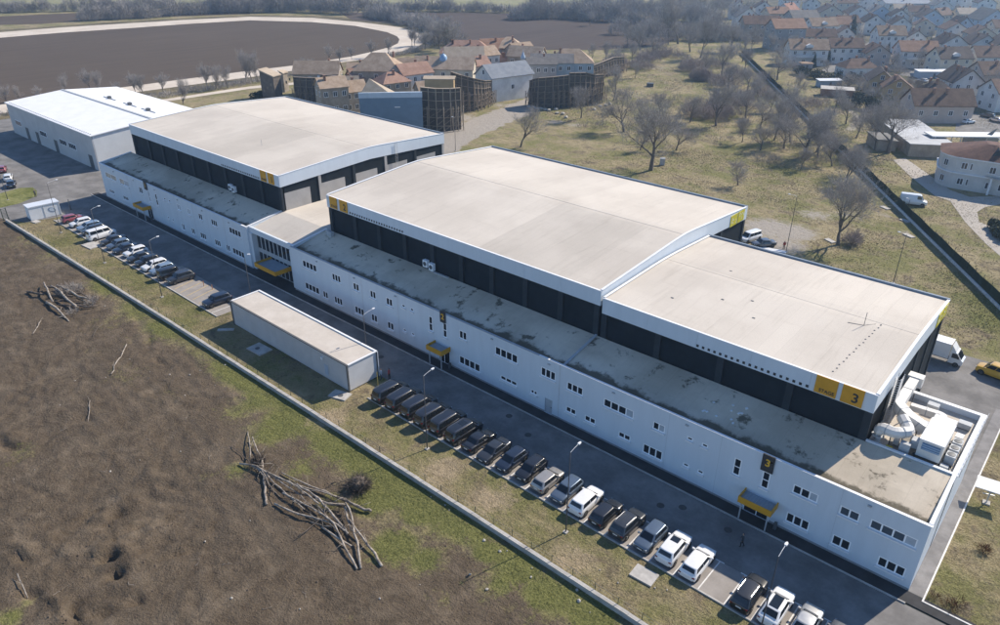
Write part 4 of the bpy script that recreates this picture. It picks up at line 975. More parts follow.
# ---- perimeter wall with posts
root = empty("perimeter_wall", (0, 0, 0), 0, "long low concrete wall with thin fence posts along the dirt field", "wall")
wp = [(-171.0, 40.4), (-140, 40.8), (-109.6, 41.15), (-69.7, 41.4), (-38.8, 41.5), (-21.9, 41.45), (6, 41.3)]
def wall_y(x):
    return float(np.interp(x, [p[0] for p in wp], [p[1] for p in wp]))
xs = np.arange(-171, 6, 3.0)
M_WALLC = pm("wall concrete", (.50, .48, .45), .2, 1.0, .9, bumpd=.01, c2=(.38, .36, .33))
for x in xs:
    a, c = x + .006, x + 2.994
    b = MB(); y0, y1 = wall_y(a), wall_y(c); t = .2; h = .55 + .02 * math.sin(x * .7)
    b.extrude([(a, y0 - t, -.25), (c, y1 - t, -.25), (c, y1 + t, -.25), (a, y0 + t, -.25)], (0, 0, .25 + h))
    b.build("wall_segment", M_WALLC, root)
M_POST = pm("green fence post", (.045, .07, .045), .15, 3, .6)
pme = MB().tube([(0, 0, 0), (0, 0, 1.35)], .035, 5).mesh("post", M_POST)
for x in np.arange(-169.8, 5, 2.5):
    link_mesh("post", pme, root, (x, wall_y(x) + .32, -.05))
for z in (.85, 1.25):
    b = MB(); b.tube([(x, wall_y(x) + .32, z) for x in np.arange(-170, 5.1, 5)], .006, 3); b.build("wire", M_STEEL, root)

# ---- street lamps
def lamp(c, h, arm_dir, label, arm=2.4, two=False):
    r = empty("street_lamp", (c[0], c[1], 0), 0, label, "street lamp", "street lamps")
    b = MB().tube([(0, 0, .1), (0, 0, 1.2), (0, 0, h)], [.075, .065, .04], 8); b.build("pole", pm('dark lamp pole', (.06, .06, .062), .1, 2, .6), r, True)
    MB().box(-.22, .22, -.22, .22, -.15, .1).build("footing", M_CONC, r)
    d = Vector((math.cos(arm_dir), math.sin(arm_dir), 0))
    MB().tube([(0, 0, h - .02), (d.x * arm * .5, d.y * arm * .5, h + .16), (d.x * arm, d.y * arm, h + .25)], .022, 5).build("arm", M_COPE, r)
    hd = MB(); e = d * arm; f = d * .45; sdv = Vector((-d.y, d.x, 0)) * .11
    z = h + .2
    hd.extrude([tuple(e - sdv + Vector((0, 0, z))), tuple(e + f * .7 - sdv + Vector((0, 0, z))), tuple(e + f + Vector((0, 0, z))), tuple(e + f * .7 + sdv + Vector((0, 0, z))), tuple(e + sdv + Vector((0, 0, z)))], (0, 0, .12))
    hd.build("lamp_head", M_COPE, r)
    return r
lamp((-11.3, 46.6), 10.1, rad(90), "street lamp standing over the white coupe, nearest the camera", 1.25)
lamp((-31.4, 46.2), 10.1, rad(90), "street lamp in the grass behind the white crossover", 1.25)
lamp((-51.6, 46.2), 10.1, rad(90), "street lamp in the grass behind the row of black vans", 1.25)
lamp((-70.9, 53.3), 8.2, rad(90), "street lamp rising behind the container's near end", 1.6)
lamp((-113.28, 44.86), 10.0, rad(90), "street lamp in the grass behind the black boxy off-roader", 1.25)
lamp((-134.50, 44.68), 10.2, rad(90), "street lamp in the grass beside the white minibus", 1.25)
lamp((-156.21, 45.43), 10.2, rad(90), "street lamp in the grass beside the white kiosk", 1.6)
lamp((-98.6, 52.6), 9.0, rad(60), "street lamp at the container's far end", .5)
lamp((-185.88, 45.45), 9.0, rad(200), "street lamp on the small lawn at the left edge", 1.5)
lamp((-43.84, 132.62), 11.0, rad(200), "tall lamp post on bare ground behind the near hall", 1.2)
lamp((-24.43, 131.49), 9.0, rad(200), "tall lamp post in the meadow behind the near hall roof", 1.0)
lamp((-32.89, 170.64), 3.2, rad(200), "short lamp post at the green fence by the white van", .4)
lamp((-140.41, 141.79), 9.0, rad(200), "thin lamp post behind the farthest hall's rear corner", .5)
# short yellow pole by the vans
tag(MB().tube([(0, 0, -.1), (0, 0, 3.0)], .05, 6).build("marker_pole", pm("faded yellow pole", (.45, .36, .12), .1, 2, .7), loc=(*(-65.12, 50.28), 0)), "short yellowish pole at the corner of the first black van", "pole")
for q, nm in (((204, 285), "left"), ((212.5, 288.5), "right")):
    pass
for i, c in enumerate(((-112.06, 51.60), (-109.73, 51.85))):
    tag(MB().tube([(0, 0, 0), (0, 0, .9)], .06, 8).build("bollard", pm("orange bollard", (.5, .22, .08), .1, 2, .6), loc=(*c, .01)), "thin orange bollard beside the hatched bays, " + ("farther" if i == 0 else "nearer") + " of two", "bollard", "bollards by the hatched bays")
# manhole covers on the road
for i, (c, w) in enumerate((((-48.69, 57.54), "level with the grey hatchback row's black sedan"), ((-44.44, 56.10), "beyond the dark hatchbacks"), ((-26.18, 55.96), "beyond the second white car"), ((-24.28, 57.24), "right beside another cover"), ((-19.20, 57.37), "near the walking person"), ((-14.29, 60.60), "below the third canopy"), ((-71.62, 56.27), "beyond the container's near end"))):
    tag(MB().lathe([(.42, .013), (.42, .02)], 16).build("manhole_cover", pm("worn iron", (.075, .07, .066), .2, 3, .7), loc=(c[0], c[1], 0)), "dark round manhole cover in the road " + w, "manhole cover", "manhole covers in the road")

# ---- kiosk with oval emblem, gate
k = empty("kiosk", (-168.6, 46.9, 0), rad(86), "white sheet metal kiosk with a blue grey oval emblem at the gate", "kiosk")
hw, hd_, hh = 2.9, 1.4, 2.75
M_KI = pm("white kiosk sheet", (.74, .76, .78), .05, .6, .5)
for s in (-1, 1):
    MB().box(-hw, hw, *sorted((s * hd_, s * (hd_ - .1))), .1, hh).build("wall_panel", M_KI, k)
    MB().box(*sorted((s * hw, s * (hw - .1))), -hd_ + .11, hd_ - .11, .1, hh).build("end_wall", M_KI, k)
MB().box(-hw - .1, hw + .1, -hd_ - .1, hd_ + .1, hh + .002, hh + .2).build("roof", pm("kiosk roof", (.62, .66, .72), .05, .6, .5), k)
MB().box(-hw + .05, hw - .05, -hd_ + .05, hd_ - .05, 0, .098).build("plinth", M_CONC, k)
for x in (-.2, 2.75): MB().box(x - .05, x + .05, -hd_ - .05, -hd_ - .003, .15, hh - .05).build("trim_post", M_LTGREY, k)
ov = MB().lathe([(.75, 0), (.75, .03)], 24).build("emblem", pm("emblem blue", (.22, .29, .40), .05, 3, .5), k, loc=(1.3, -hd_ - .003, 1.5)); ov.rotation_euler = (rad(90), rad(25), 0); ov.scale = (1, .62, 1)
MB().lathe([(.52, .031), (.52, .04)], 20).build("emblem_ring", pm("emblem pale", (.55, .62, .70), .05, 3, .5), ov)
gt = empty("gate", (-172.0, 40.2, 0), 0, "dark lattice gate post at the end of the low wall", "gate")
for s in (0, .9): MB().box(-.1, .1, s - .06, s + .06, 0, 2.6).build("gate_post", M_POST, gt)
gp = MB()
for z in np.arange(.3, 2.5, .3): gp.box(-.03, .03, .06, .84, z, z + .05)
gp.build("gate_bars", M_POST, gt)
# barrier post
tag(MB().box(-.15, .15, -.12, .12, 0, 1.2).box(-.08, .08, -.06, .06, 1.2, 2.4).build("barrier_post", M_DKGREY, loc=(*(-168.61, 52.11), 0)), "dark barrier post on the road beside the white kiosk", "post")

# ---- billboard panel east of the office
bb = empty("panel_stand", (-.35, 79.4, 0), rad(8), "tilted white panel on a grey post beside the footpath", "panel")
MB().tube([(0, 0, 0), (0, 0, 2.0)], .08, 8).build("post", M_STEEL, bb)
MB().box(-.35, .35, -.35, .35, -.05, .12).build("footing", M_CONC, bb)
pn = MB().box(-1.55, 1.55, -.85, .85, -.05, .05).build("panel", pm("white panel sheet", (.86, .86, .85), .03, .8, .5), bb, loc=(.1, .3, 2.1)); pn.rotation_euler = (rad(14), 0, 0)
MB().box(-.3, .4, -.3, .2, 1.6, 1.95).build("bracket", pm("blue grey bracket", (.16, .22, .30), .1, 3, .5), bb)
MB().bar((-.6, -.2, 1.2), (.5, .3, 1.0), .08).build("brace", M_STEEL, bb)

# ---- green screen fence
gf_root = empty("green_fence", (0, 0, 0), 0, "long dark green screened fence with pale base crossing the meadow", "fence")
fa, fb = Vector((-160.5, 364.0)), Vector((4.0, 113.6))
fl = (fb - fa).length; fd = (fb - fa) / fl; fn = Vector((-fd.y, fd.x))
if fn.y < 0: fn = -fn
M_SCREEN = pm("dark green screen netting", (.020, .036, .026), .25, .6, .9, spec=.1, rnd=.3)
M_PIPE = pm("pale base rail", (.75, .75, .73), .15, 2, .7)
npan = int(fl / 3)
for i in range(npan):
    a = fa + fd * (fl * i / npan); c = fa + fd * (fl * (i + 1) / npan - .05)
    MB().extrude([(a.x, a.y, .25), (c.x, c.y, .25), (c.x, c.y, 2.1 + .08 * math.sin(i * 1.7)), (a.x, a.y, 2.1 + .08 * math.sin(i * 1.7 - 1))], (fn.x * .04, fn.y * .04, 0)).build("screen_panel", M_SCREEN, gf_root)
    q = fa + fd * (fl * i / npan - .02) + fn * .06
    link_mesh("post", pme, gf_root, (q.x, q.y, -.1)).scale = (1.4, 1.4, 2.0)
    a2 = a - fn * .28; c2 = c - fn * .28
    MB().extrude([(a2.x, a2.y, -.1), (c2.x, c2.y, -.1), (c2.x + fn.x * .26, c2.y + fn.y * .26, -.1), (a2.x + fn.x * .26, a2.y + fn.y * .26, -.1)], (0, 0, .55)).build("base_beam", M_PIPE, gf_root)

# ================================================================== vehicles
M_TYRE = pm("tyre rubber", (.022, .022, .023), .1, 6, .85)
M_RIM = pm("alloy rim", (.42, .43, .44), .06, 6, .35, .8)
M_TRIM = pm("black trim", (.018, .018, .02), .08, 6, .5)
M_CGLASS = glass("tinted car glass", (.010, .013, .017), .04)
M_HEAD = pm("headlamp lens", (.62, .64, .66), .05, 8, .12)
M_TAIL = pm("tail lamp lens", (.16, .012, .012), .05, 8, .2)
M_PLATE = pm("number plate", (.72, .72, .70), .03, 8, .5)
M_CHROME = pm("bright trim", (.62, .63, .64), .04, 8, .2, .9)

TYPES = dict(
    hatch=dict(L=4.25, W=1.80, H=1.50, hood=1.02, rake=.72, belt=.95, hz=.93, rt=.10, rr=.42, tz=.95),
    suv=dict(L=4.55, W=1.88, H=1.68, hood=1.10, rake=.62, belt=1.08, hz=1.05, rt=.10, rr=.42, tz=1.06),
    coupe=dict(L=4.60, W=1.86, H=1.58, hood=1.10, rake=.78, belt=1.02, hz=1.0, rt=.15, rr=.95, tz=1.05),
    estate=dict(L=4.65, W=1.82, H=1.48, hood=1.10, rake=.75, belt=.94, hz=.92, rt=.12, rr=.45, tz=.95),
    sedan=dict(L=4.65, W=1.82, H=1.45, hood=1.12, rake=.78, belt=.93, hz=.92, rt=.80, rr=.65, tz=1.0),
    van=dict(L=5.15, W=1.93, H=1.92, hood=.88, rake=.78, belt=1.12, hz=1.10, rt=.06, rr=.20, tz=1.1),
    minibus=dict(L=5.3, W=1.98, H=2.15, hood=.70, rake=.70, belt=1.22, hz=1.18, rt=.05, rr=.10, tz=1.2),
    boxy=dict(L=4.7, W=1.90, H=1.88, hood=1.35, rake=.22, belt=1.15, hz=1.14, rt=.05, rr=.10, tz=1.14),
    cargo=dict(L=5.6, W=2.02, H=2.45, hood=.80, rake=.62, belt=1.3, hz=1.2, rt=.04, rr=.10, tz=1.3),
)
_CM = {}
def wheel_meshes(r):
    k = ("wheel", round(r, 2))
    if k not in _CM:
        t = MB().lathe([(r * .62, -.11), (r * .93, -.115), (r, -.08), (r, .08), (r * .93, .115), (r * .62, .11)], 18).mesh("wheel", M_TYRE, True)
        rm = MB().lathe([(r * .63, .085), (r * .60, .112), (r * .2, .095), (r * .12, .118)], 10).mesh("rim", M_RIM)
        _CM[k] = (t, rm)
    return _CM[k]

def car(kind, mat, loc, rz, label, cat="car", group=None, rails=False, sunroof=None, lean=False, trim=True, detail=True, lens=1.0, ribs=0, cargo=False, trimdark=False):
    T = TYPES[kind]; L = T['L'] * lens; W = T['W']; H = T['H']; h = L / 2; w = W / 2
    belt, hz, tz = T['belt'], T['hz'], T['tz']
    root = empty("parked_car" if cat == "car" else cat.replace(" ", "_"), (loc[0], loc[1], 0.015), rz, label, cat, group)
    xf0 = h - T['hood']; xf1 = xf0 - T['rake']; xr0 = -h + T['rt']; xr1 = xr0 + T['rr']
    st = [(h, .70, .34, .52, .60), (h - .03, .82, .28, .60, hz - .17), (h - .13, .91, .24, hz - .20, hz - .10), (h - .35, .97, .22, hz - .14, hz - .05), (h - .8 * T['hood'], 1, .21, hz - .09, hz), (xf0 + .02, 1, .21, belt - .08, belt + .01),
          (0, 1.0, .2, belt - .06, belt + .01), (xr0 + .5, 1.0, .21, belt - .05, max(belt, tz) + .01), (-h + .32, .985, .22, tz - .12, tz + .01), (-h + .10, .95, .25, tz - .16, tz - .02), (-h + .02, .88, .30, tz - .25, tz - .10), (-h, .80, .36, tz - .38, tz - .26)]
    b = MB(); n = None; rings = []
    for x, wf, zb, zs, zt in st:
        ww = w * wf
        half = [(0, zb), (.84 * ww, zb), (.985 * ww, zb + .13), (ww, zb + .5 * (zs - zb)), (.975 * ww, zs - .02), (.925 * ww, zs + .55 * (zt - zs)), (.80 * ww, zt - .004), (.4 * ww, zt + .012), (0, zt + .02)]
        ring = [(x, y, z) for y, z in half] + [(x, -y, z) for y, z in half[-2:0:-1]]
        rings.append(len(b.v)); b.v += ring; n = len(ring)
    for r0, r1 in zip(rings, rings[1:]):
        for k in range(n):
            b.f.append((r0 + k, r0 + (k + 1) % n, r1 + (k + 1) % n, r1 + k))
            b.m.append(1 if k in (0, 1, n - 2, n - 1) else 0)
    b.f.append(tuple(rings[0] + k for k in range(n))); b.m.append(0)
    b.f.append(tuple(rings[-1] + k for k in range(n - 1, -1, -1))); b.m.append(0)
    # greenhouse
    def outline(t, inset=0.0):
        a = xf0 + (xf1 - xf0) * t - inset * 1.2; c = xr0 + (xr1 - xr0) * t + inset; y = w * (.915 - .175 * t) - inset
        return [(a + .05, 0), (a + .03, .5 * y), (a - .06, .86 * y), (a - .2, y), ((a + c) / 2, y + .015), (c + .15, y), (c + .03, .88 * y), (c - .02, .45 * y), (c - .03, 0)], y
    zt0 = belt - .03
    lv = [(0, 0, zt0), (.9, 0, zt0 + (H - zt0) * .885), (.97, .03, zt0 + (H - zt0) * .955), (1, .10, H - .025), (1, .32, H)]
    gr = []
    for t, ins, z in lv:
        o, y = outline(t, ins)
        ring = [(x, yy, z) for x, yy in o] + [(x, -yy, z) for x, yy in o[-2:0:-1]]
        gr.append(len(b.v)); b.v += ring; m = len(ring)
    for r0, r1 in zip(gr, gr[1:]):
        for k in range(m):
            b.f.append((r0 + k, r1 + k, r1 + (k + 1) % m, r0 + (k + 1) % m)); b.m.append(0)
    b.f.append(tuple(gr[-1] + k for k in range(m - 1, -1, -1))); b.m.append(0)
    # wheel arches
    R = .345 if H < 1.6 else .37
    wx = (h - .82 * (L / 4.5) ** .5, -h + .80 * (L / 4.5) ** .5)
    b.mi = 1
    for x in wx:
        for s in (-1, 1):
            k0 = len(b.v)
            for i in range(16): b.v.append((x + (R + .07) * math.cos(i * math.pi / 8), s * (w + .006), R + (R + .07) * math.sin(i * math.pi / 8)))
            b.f.append(tuple(range(k0, k0 + 16))); b.m.append(1)
    b.build("body", [mat, M_TRIM], root, smooth=True)
    # glass
    def wz(t): return zt0 + (H - zt0) * t
    def pane(name, pts, nrm, off=.014):
        nrm = Vector(nrm).normalized()
        return MB().extrude([tuple(Vector(p) + nrm * off) for p in pts], tuple(-nrm * .06)).build(name, M_CGLASS, root)
    def fr(t, s): return (xf0 + (xf1 - xf0) * t + .0, s * w * (.915 - .175 * t) * .80, wz(t))
    sl = Vector((H - zt0, 0, T['rake']))
    f0, f1 = .10, .86
    pane("windscreen", [tuple(Vector(fr(f0, -1))), tuple(Vector(fr(f0, 1))), tuple(Vector(fr(f1, 1))), tuple(Vector(fr(f1, -1)))], sl, .05)
    if not cargo:
        def re(t, s): return (xr0 + (xr1 - xr0) * t - .005, s * w * (.915 - .175 * t) * .80, wz(t))
        g0 = .30 if T['rt'] < .3 else .12
        pane("rear_window", [re(g0, 1), re(g0, -1), re(.84, -1), re(.84, 1)], (-(H - zt0), 0, T['rr'] + .02), .045)
    nside = 3 if kind in ('van', 'minibus') else 2
    if cargo: nside = 1
    for s in (-1, 1):
        lo, hi = .22, .84
        xa_lo = xf0 + (xf1 - xf0) * lo - .22; xa_hi = xf0 + (xf1 - xf0) * hi - .16
        xb_lo = xr0 + (xr1 - xr0) * lo + .28; xb_hi = xr0 + (xr1 - xr0) * hi + .22
        if cargo: xb_lo = xa_lo - 1.0; xb_hi = xa_hi - .75
        for i in range(nside):
            u0 = i / nside + (.015 if i else 0); u1 = (i + 1) / nside - (.015 if i < nside - 1 else 0)
            P4 = []
            for xa, xb, t in ((xa_lo, xb_lo, lo), (xa_hi, xb_hi, hi)):
                y = s * (w * (.915 - .175 * t) + .012)
                P4 += [(xa + (xb - xa) * u0, y, wz(t)), (xa + (xb - xa) * u1, y, wz(t))]
            pane("side_window", [P4[0], P4[1], P4[3], P4[2]], (0, s * (H - zt0), .175 * w))
    tm, rm = wheel_meshes(R)
    for x in wx:
        for s in (-1, 1):
            wo = link_mesh("wheel", tm, root, (x, s * (w - .09), R - .015)); wo.rotation_euler = (rad(-90) * s, 0, 0)
            link_mesh("rim", rm, wo)
    if detail:
        for s in (-1, 1):
            MB().box(h - .26, h - .035, *sorted((s * w * .52, s * w * .85)), hz - .33, hz - .17).build("headlight", M_HEAD, root)
            zt = tz - .14 if kind not in ('van', 'minibus', 'cargo') else tz
            MB().box(-h - .005, -h + .22, *sorted((s * w * .62, s * w * .88)), zt - .12, zt + .02).build("tail_light", M_TAIL, root)
            MB().box(xf0 - .42, xf0 - .26, *sorted((s * w * .93, s * (w + .17))), belt + .03, belt + .18).build("mirror", mat if not trimdark else M_TRIM, root)
        MB().box(-h - .03, -h + .06, -.26, .26, tz - .36, tz - .25).build("number_plate", M_PLATE, root)
        MB().box(h - .05, h + .012, -.26, .26, .46, .57).build("number_plate", M_PLATE, root)
        MB().box(h - .08, h + .006, -.5 * w, .5 * w, .60, .72).build("grille", M_TRIM, root)
    if rails:
        for s in (-1, 1):
            MB().tube([(xf1 - .25, s * w * .66, H + .0), (xf1 - .4, s * w * .67, H + .05), (xr1 + .4, s * w * .67, H + .05), (xr1 + .25, s * w * .66, H + .0)], .022, 5).build("roof_rail", M_CHROME, root)
    if sunroof:
        a, c = sunroof
        MB().box(xf1 - a, xf1 - c, -w * .45, w * .45, H - .02, H + .012).build("sunroof", M_CGLASS, root)
    for i in range(ribs):
        y = (-.5 + i / (ribs - 1)) * w * 1.1
        MB().box(xr1 + .4, xf1 - .45, y - .02, y + .02, H - .02, H + .018).build("roof_rib", mat, root)
    return root

BLK = paint("black", (.012, .012, .014)); WHT = paint("white", (.78, .78, .77)); GRY = paint("mid grey", (.13, .135, .145), .5); DGR = paint("dark grey", (.045, .048, .053), .4)
BLG = paint("blue grey", (.13, .17, .22), .5); SIL = paint("silver", (.46, .46, .45), .6); BEI = paint("beige silver", (.42, .39, .35), .5); NAV = paint("navy", (.022, .032, .055), .3)
RED = paint("dull red", (.30, .07, .08), .1); YEL = paint("taxi yellow", (.62, .36, .02)); BLU = paint("pale blue", (.25, .33, .42), .3)
UP, DN = rad(90), rad(-90)
def bay(k): return -16.6 - 2.585 * k
ROW = [(-4, 'hatch', GRY, UP, "grey hatchback cut off at the bottom edge beyond the silver car", {}),
    (-3, 'sedan', SIL, UP, "silver sedan at the bottom edge, right of the white coupe", {}),
    (-2, 'coupe', WHT, UP, "white coupe with black glass roof, under the nearest lamp post", dict(sunroof=(-.02, 1.55))),
    (-1, 'suv', BLK, UP, "black off-roader with roof rails, right of the empty bay", dict(rails=True)),
    (1, 'estate', WHT, UP, "white estate with plain roof, left of the empty bay", {}),
    (2, 'suv', WHT, UP, "white off-roader with a black sunroof", dict(sunroof=(.05, .85))),
    (3, 'hatch', BLG, DN, "blue grey hatchback facing the grass, left of the white off-roader", {}),
    (4, 'suv', DGR, UP, "dark off-roader with ribbed silver grey roof", dict(rails=True, ribs=6)),
    (5, 'hatch', BLK, UP, "black hatchback right of the rounded white crossover", {}),
    (6, 'suv', WHT, UP, "rounded white crossover, the only white car in the middle of the row", {}),
    (7, 'hatch', BLG, DN, "blue grey hatchback facing the grass behind a lamp post", {}),
    (8, 'hatch', BEI, UP, "beige silver hatchback in the middle of the row", {}),
    (9, 'hatch', BLK, DN, "black hatchback facing the grass, left of the beige silver one", {}),
    (10, 'hatch', NAV, DN, "navy hatchback facing the grass, second left of the beige one", {}),
    (11, 'sedan', DGR, DN, "dark grey sedan facing the grass next to the black sedan", {}),
    (12, 'sedan', BLK, UP, "black sedan right of the black people carrier with a roof hatch", {}),
    (13, 'van', BLK, UP, "black people carrier with a roof hatch, last of the vans", dict(rails=True, sunroof=(.6, 1.5))),
    (14, 'van', BLK, UP, "black van, fifth from the container", dict(rails=True)), (15, 'van', BLK, UP, "black van, fourth from the container", dict(rails=True)),
    (16, 'van', BLK, UP, "black van, third from the container", dict(rails=True)), (17, 'van', BLK, UP, "black van, second from the container", dict(rails=True)), (18, 'van', BLK, UP, "black van nearest the container", dict(rails=True))]
rc = random.Random(11)
for k, kd, m, dr, lb, kw in ROW:
    car(kd, m, (bay(k) + rc.uniform(-.08, .08), 50.75 + rc.uniform(-.15, .2)), dr + rad(rc.uniform(-1.5, 1.5)), lb, group="cars in the near parking row", **kw)
FAR = [(-104.2, 'suv', NAV, DN, "dark off-roader parked alone beside the container's far end"), (-116.9, 'suv', DGR, DN, "dark grey off-roader with roof rails next to the hatched bays"), (-119.8, 'boxy', BLK, UP, "black boxy off-roader in the far row"),
    (-122.7, 'hatch', BLU, DN, "pale blue grey hatchback beside the black boxy off-roader"), (-125.4, 'estate', WHT, DN, "white estate, rightmost white car of the far row"), (-128.2, 'hatch', BLK, DN, "black hatchback left of the far row's rightmost white car"),
    (-131.0, 'sedan', DGR, DN, "dark grey sedan in the middle of the far row"), (-134.0, 'hatch', WHT, DN, "white hatchback in the middle of the far row"), (-137.0, 'sedan', NAV, DN, "navy sedan left of the far row's middle white hatchback"),
    (-139.9, 'hatch', BLG, DN, "blue grey hatchback, second right of the white minibus"), (-143.0, 'sedan', DGR, DN, "dark sedan just right of the white minibus"), (-147.3, 'minibus', WHT, UP, "white minibus in the far row"),
    (-150.9, 'suv', DGR, DN, "dark off-roader just left of the white minibus"), (-153.9, 'estate', BLU, DN, "pale blue estate near the far end of the row"), (-157.3, 'hatch', WHT, DN, "white hatchback second from the row's far end"), (-161.2, 'hatch', RED, UP, "dull red hatchback at the far end of the row")]
for x, kd, m, dr, lb in FAR:
    car(kd, m, (x, 49.9 + rc.uniform(-.3, .3)), dr + rad(rc.uniform(-3, 3)), lb, group="cars in the far parking row", rails='roof rails' in lb)
car('sedan', NAV, (-195.85, 49.54), rad(160), "navy sedan nearest the lawn at the left edge", group="cars at the left edge")
car('hatch', WHT, (-201.91, 50.88), rad(160), "white hatchback between the navy and red cars at the left edge", group="cars at the left edge")
car('hatch', RED, (-210.69, 52.39), rad(160), "red hatchback at the left edge, farthest of three", group="cars at the left edge")
car('van', WHT, (-51.54, 133.51), rad(255), "white people carrier behind the middle hall's rear corner", group="cars behind the halls")
car('sedan', GRY, (-48.36, 132.56), rad(230), "grey sedan beside the white people carrier behind the halls", group="cars behind the halls")
car('cargo', WHT, (-33.69, 178.22), rad(18), "white panel van on the lane beyond the green fence", cat="van", cargo=True)
car('van', YEL, (-4.9, 108.7), rad(172), "bright yellow people carrier at the right edge of the rear yard", lens=.92)
car('hatch', WHT, (-42.53, 274.47), rad(60), "white car in the yard beside the pink walled house", detail=False)
car('sedan', SIL, (-36.29, 282.92), rad(150), "silver car at the right edge in front of the villa's canopy", detail=False)
car('hatch', WHT, (-73.41, 343.38), rad(150), "white car behind the dark roofed barn house", detail=False)
car('hatch', NAV, (-39.84, 288.28), rad(170), "navy car parked behind the white canopy roof", detail=False)
# slim scaffolding boards lying behind the halls
tag(MB().box(-2.6, 2.6, -.6, .6, 0, .12).build("board_stack", M_COPE, loc=(*(-46.23, 131.79), 0), rz=rad(12)), "pale boards lying behind the halls' rear parapet", "boards")

# ---- box truck
tr = empty("box_truck", (-11.9, 108.7, 0.015), rad(0), "white box truck parked in the rear yard", "truck")
MB().box(-3.6, 1.15, -1.05, 1.05, .95, 3.15).build("cargo_box", WHT, tr); MB().box(-3.62, 1.17, -1.06, 1.06, 3.152, 3.2).build("box_roof", pm("truck roof", (.80, .80, .80), .04, 1, .5), tr)
cb = MB()
prof = [(3.0, .45), (3.0, 1.05), (2.75, 1.25), (2.1, 2.1), (1.85, 2.2), (1.25, 2.2), (1.25, .45)]
cb.extrude([(x, -.98, z) for x, z in prof], (0, 1.96, 0)); cb.build("cab", WHT, tr)
fa_ = MB(); fa_.extrude([(1.95, -.9, 2.2), (1.25, -.9, 3.1), (1.25, -.9, 2.2)], (0, 1.8, 0)); fa_.build("wind_deflector", WHT, tr)
MB().extrude([(2.74, -.82, 1.30), (2.74, .82, 1.30), (2.16, .80, 2.06), (2.16, -.80, 2.06)], (.02, 0, .02)).build("windscreen", M_CGLASS, tr)
for s in (-1, 1):
    MB().extrude([(2.55, s * .985, 1.3), (1.5, s * .985, 1.3), (1.5, s * .985, 2.0), (2.1, s * .985, 2.0)], (0, s * .02, 0)).build("side_window", M_CGLASS, tr)
    MB().box(2.9, 3.02, *sorted((s * .6, s * .95)), .75, 1.0).build("headlight", M_HEAD, tr)
    MB().box(2.3, 2.45, *sorted((s * 1.0, s * 1.25)), 1.4, 1.75).build("mirror", M_TRIM, tr)
MB().box(-3.5, 1.2, -.5, .5, .6, .94).build("chassis", M_DKGREY, tr)
for x in (2.25, -2.3):
    for s in (-1, 1):
        tm, rm = wheel_meshes(.37); wo = link_mesh("wheel", tm, tr, (x, s * .9, .36)); wo.rotation_euler = (rad(-90) * s, 0, 0); link_mesh("rim", rm, wo)

# ================================================================== houses
M_WALLS = dict(white=pm("white render", (.66, .65, .62), .12, .3, .9, rnd=.06), cream=pm("cream render", (.60, .53, .42), .08, .3, .9, rnd=.06), grey=pm("grey render", (.30, .30, .30), .10, .3, .9, rnd=.08),
    ochre=pm("ochre render", (.48, .34, .18), .1, .3, .9), pink=pm("pinkish render", (.52, .42, .36), .08, .3, .9, rnd=.06), blue=pm("pale blue render", (.42, .50, .58), .08, .3, .9), stone=pm("aged stone render", (.36, .31, .25), .2, .5, .9, rnd=.08),
    brick=pm("bare brick", (.30, .17, .12), .2, 1, .9), bluewash=pm("blue washed render", (.30, .38, .45), .1, .4, .9))
def roof_tiles(name, a, b):
    m, nt, p = nodes_of(name)
    v = wpos(nt)
    n1 = noise(nt, .5, 5, .65, v); n2 = noise(nt, 5, 3, .7, v)
    col = mixc(nt, ramp(nt, math_(nt, 'ADD', math_(nt, 'MULTIPLY', n1, .6), math_(nt, 'MULTIPLY', n2, .4)), .38, .62), a, b)
    oi = N(nt, "ShaderNodeObjectInfo"); hs = N(nt, "ShaderNodeHueSaturation")
    mr = N(nt, "ShaderNodeMapRange"); mr.inputs[3].default_value = .85; mr.inputs[4].default_value = 1.15
    nt.links.new(oi.outputs["Random"], mr.inputs[0]); nt.links.new(mr.outputs[0], hs.inputs["Value"]); nt.links.new(col, hs.inputs["Color"])
    nt.links.new(hs.outputs[0], p.inputs["Base Color"]); p.inputs["Roughness"].default_value = .85; p.inputs["Specular IOR Level"].default_value = .25
    w = N(nt, "ShaderNodeTexWave"); w.bands_direction = 'Z'; w.inputs["Scale"].default_value = 4.0
    nt.links.new(v, w.inputs[0]); bump(nt, p, w.outputs["Fac"], .4, .05)
    return m
M_ROOFS = dict(tan=roof_tiles("tan tiles", (.21, .145, .10), (.32, .23, .16)), orange=roof_tiles("orange tiles", (.21, .12, .078), (.30, .18, .12)), brown=roof_tiles("brown tiles", (.10, .062, .046), (.165, .105, .078)),
    dark=roof_tiles("dark brown tiles", (.055, .042, .04), (.10, .075, .066)), red=roof_tiles("red tiles", (.20, .095, .065), (.29, .155, .11)), grey=roof_tiles("blue grey sheet roof", (.19, .21, .24), (.25, .27, .30)),
    slate=roof_tiles("grey tiles", (.15, .14, .135), (.22, .205, .19)), pale=roof_tiles("pale sandy tiles", (.42, .34, .25), (.52, .43, .33)))
M_ROOFS['stan'] = roof_tiles('sunny tan set tiles', (.31, .225, .155), (.44, .335, .245)); M_ROOFS['sred'] = roof_tiles('weathered red set tiles', (.26, .155, .115), (.36, .23, .175))
M_WG = glass("house window glass", (.02, .024, .03), .1)
_HW = {}
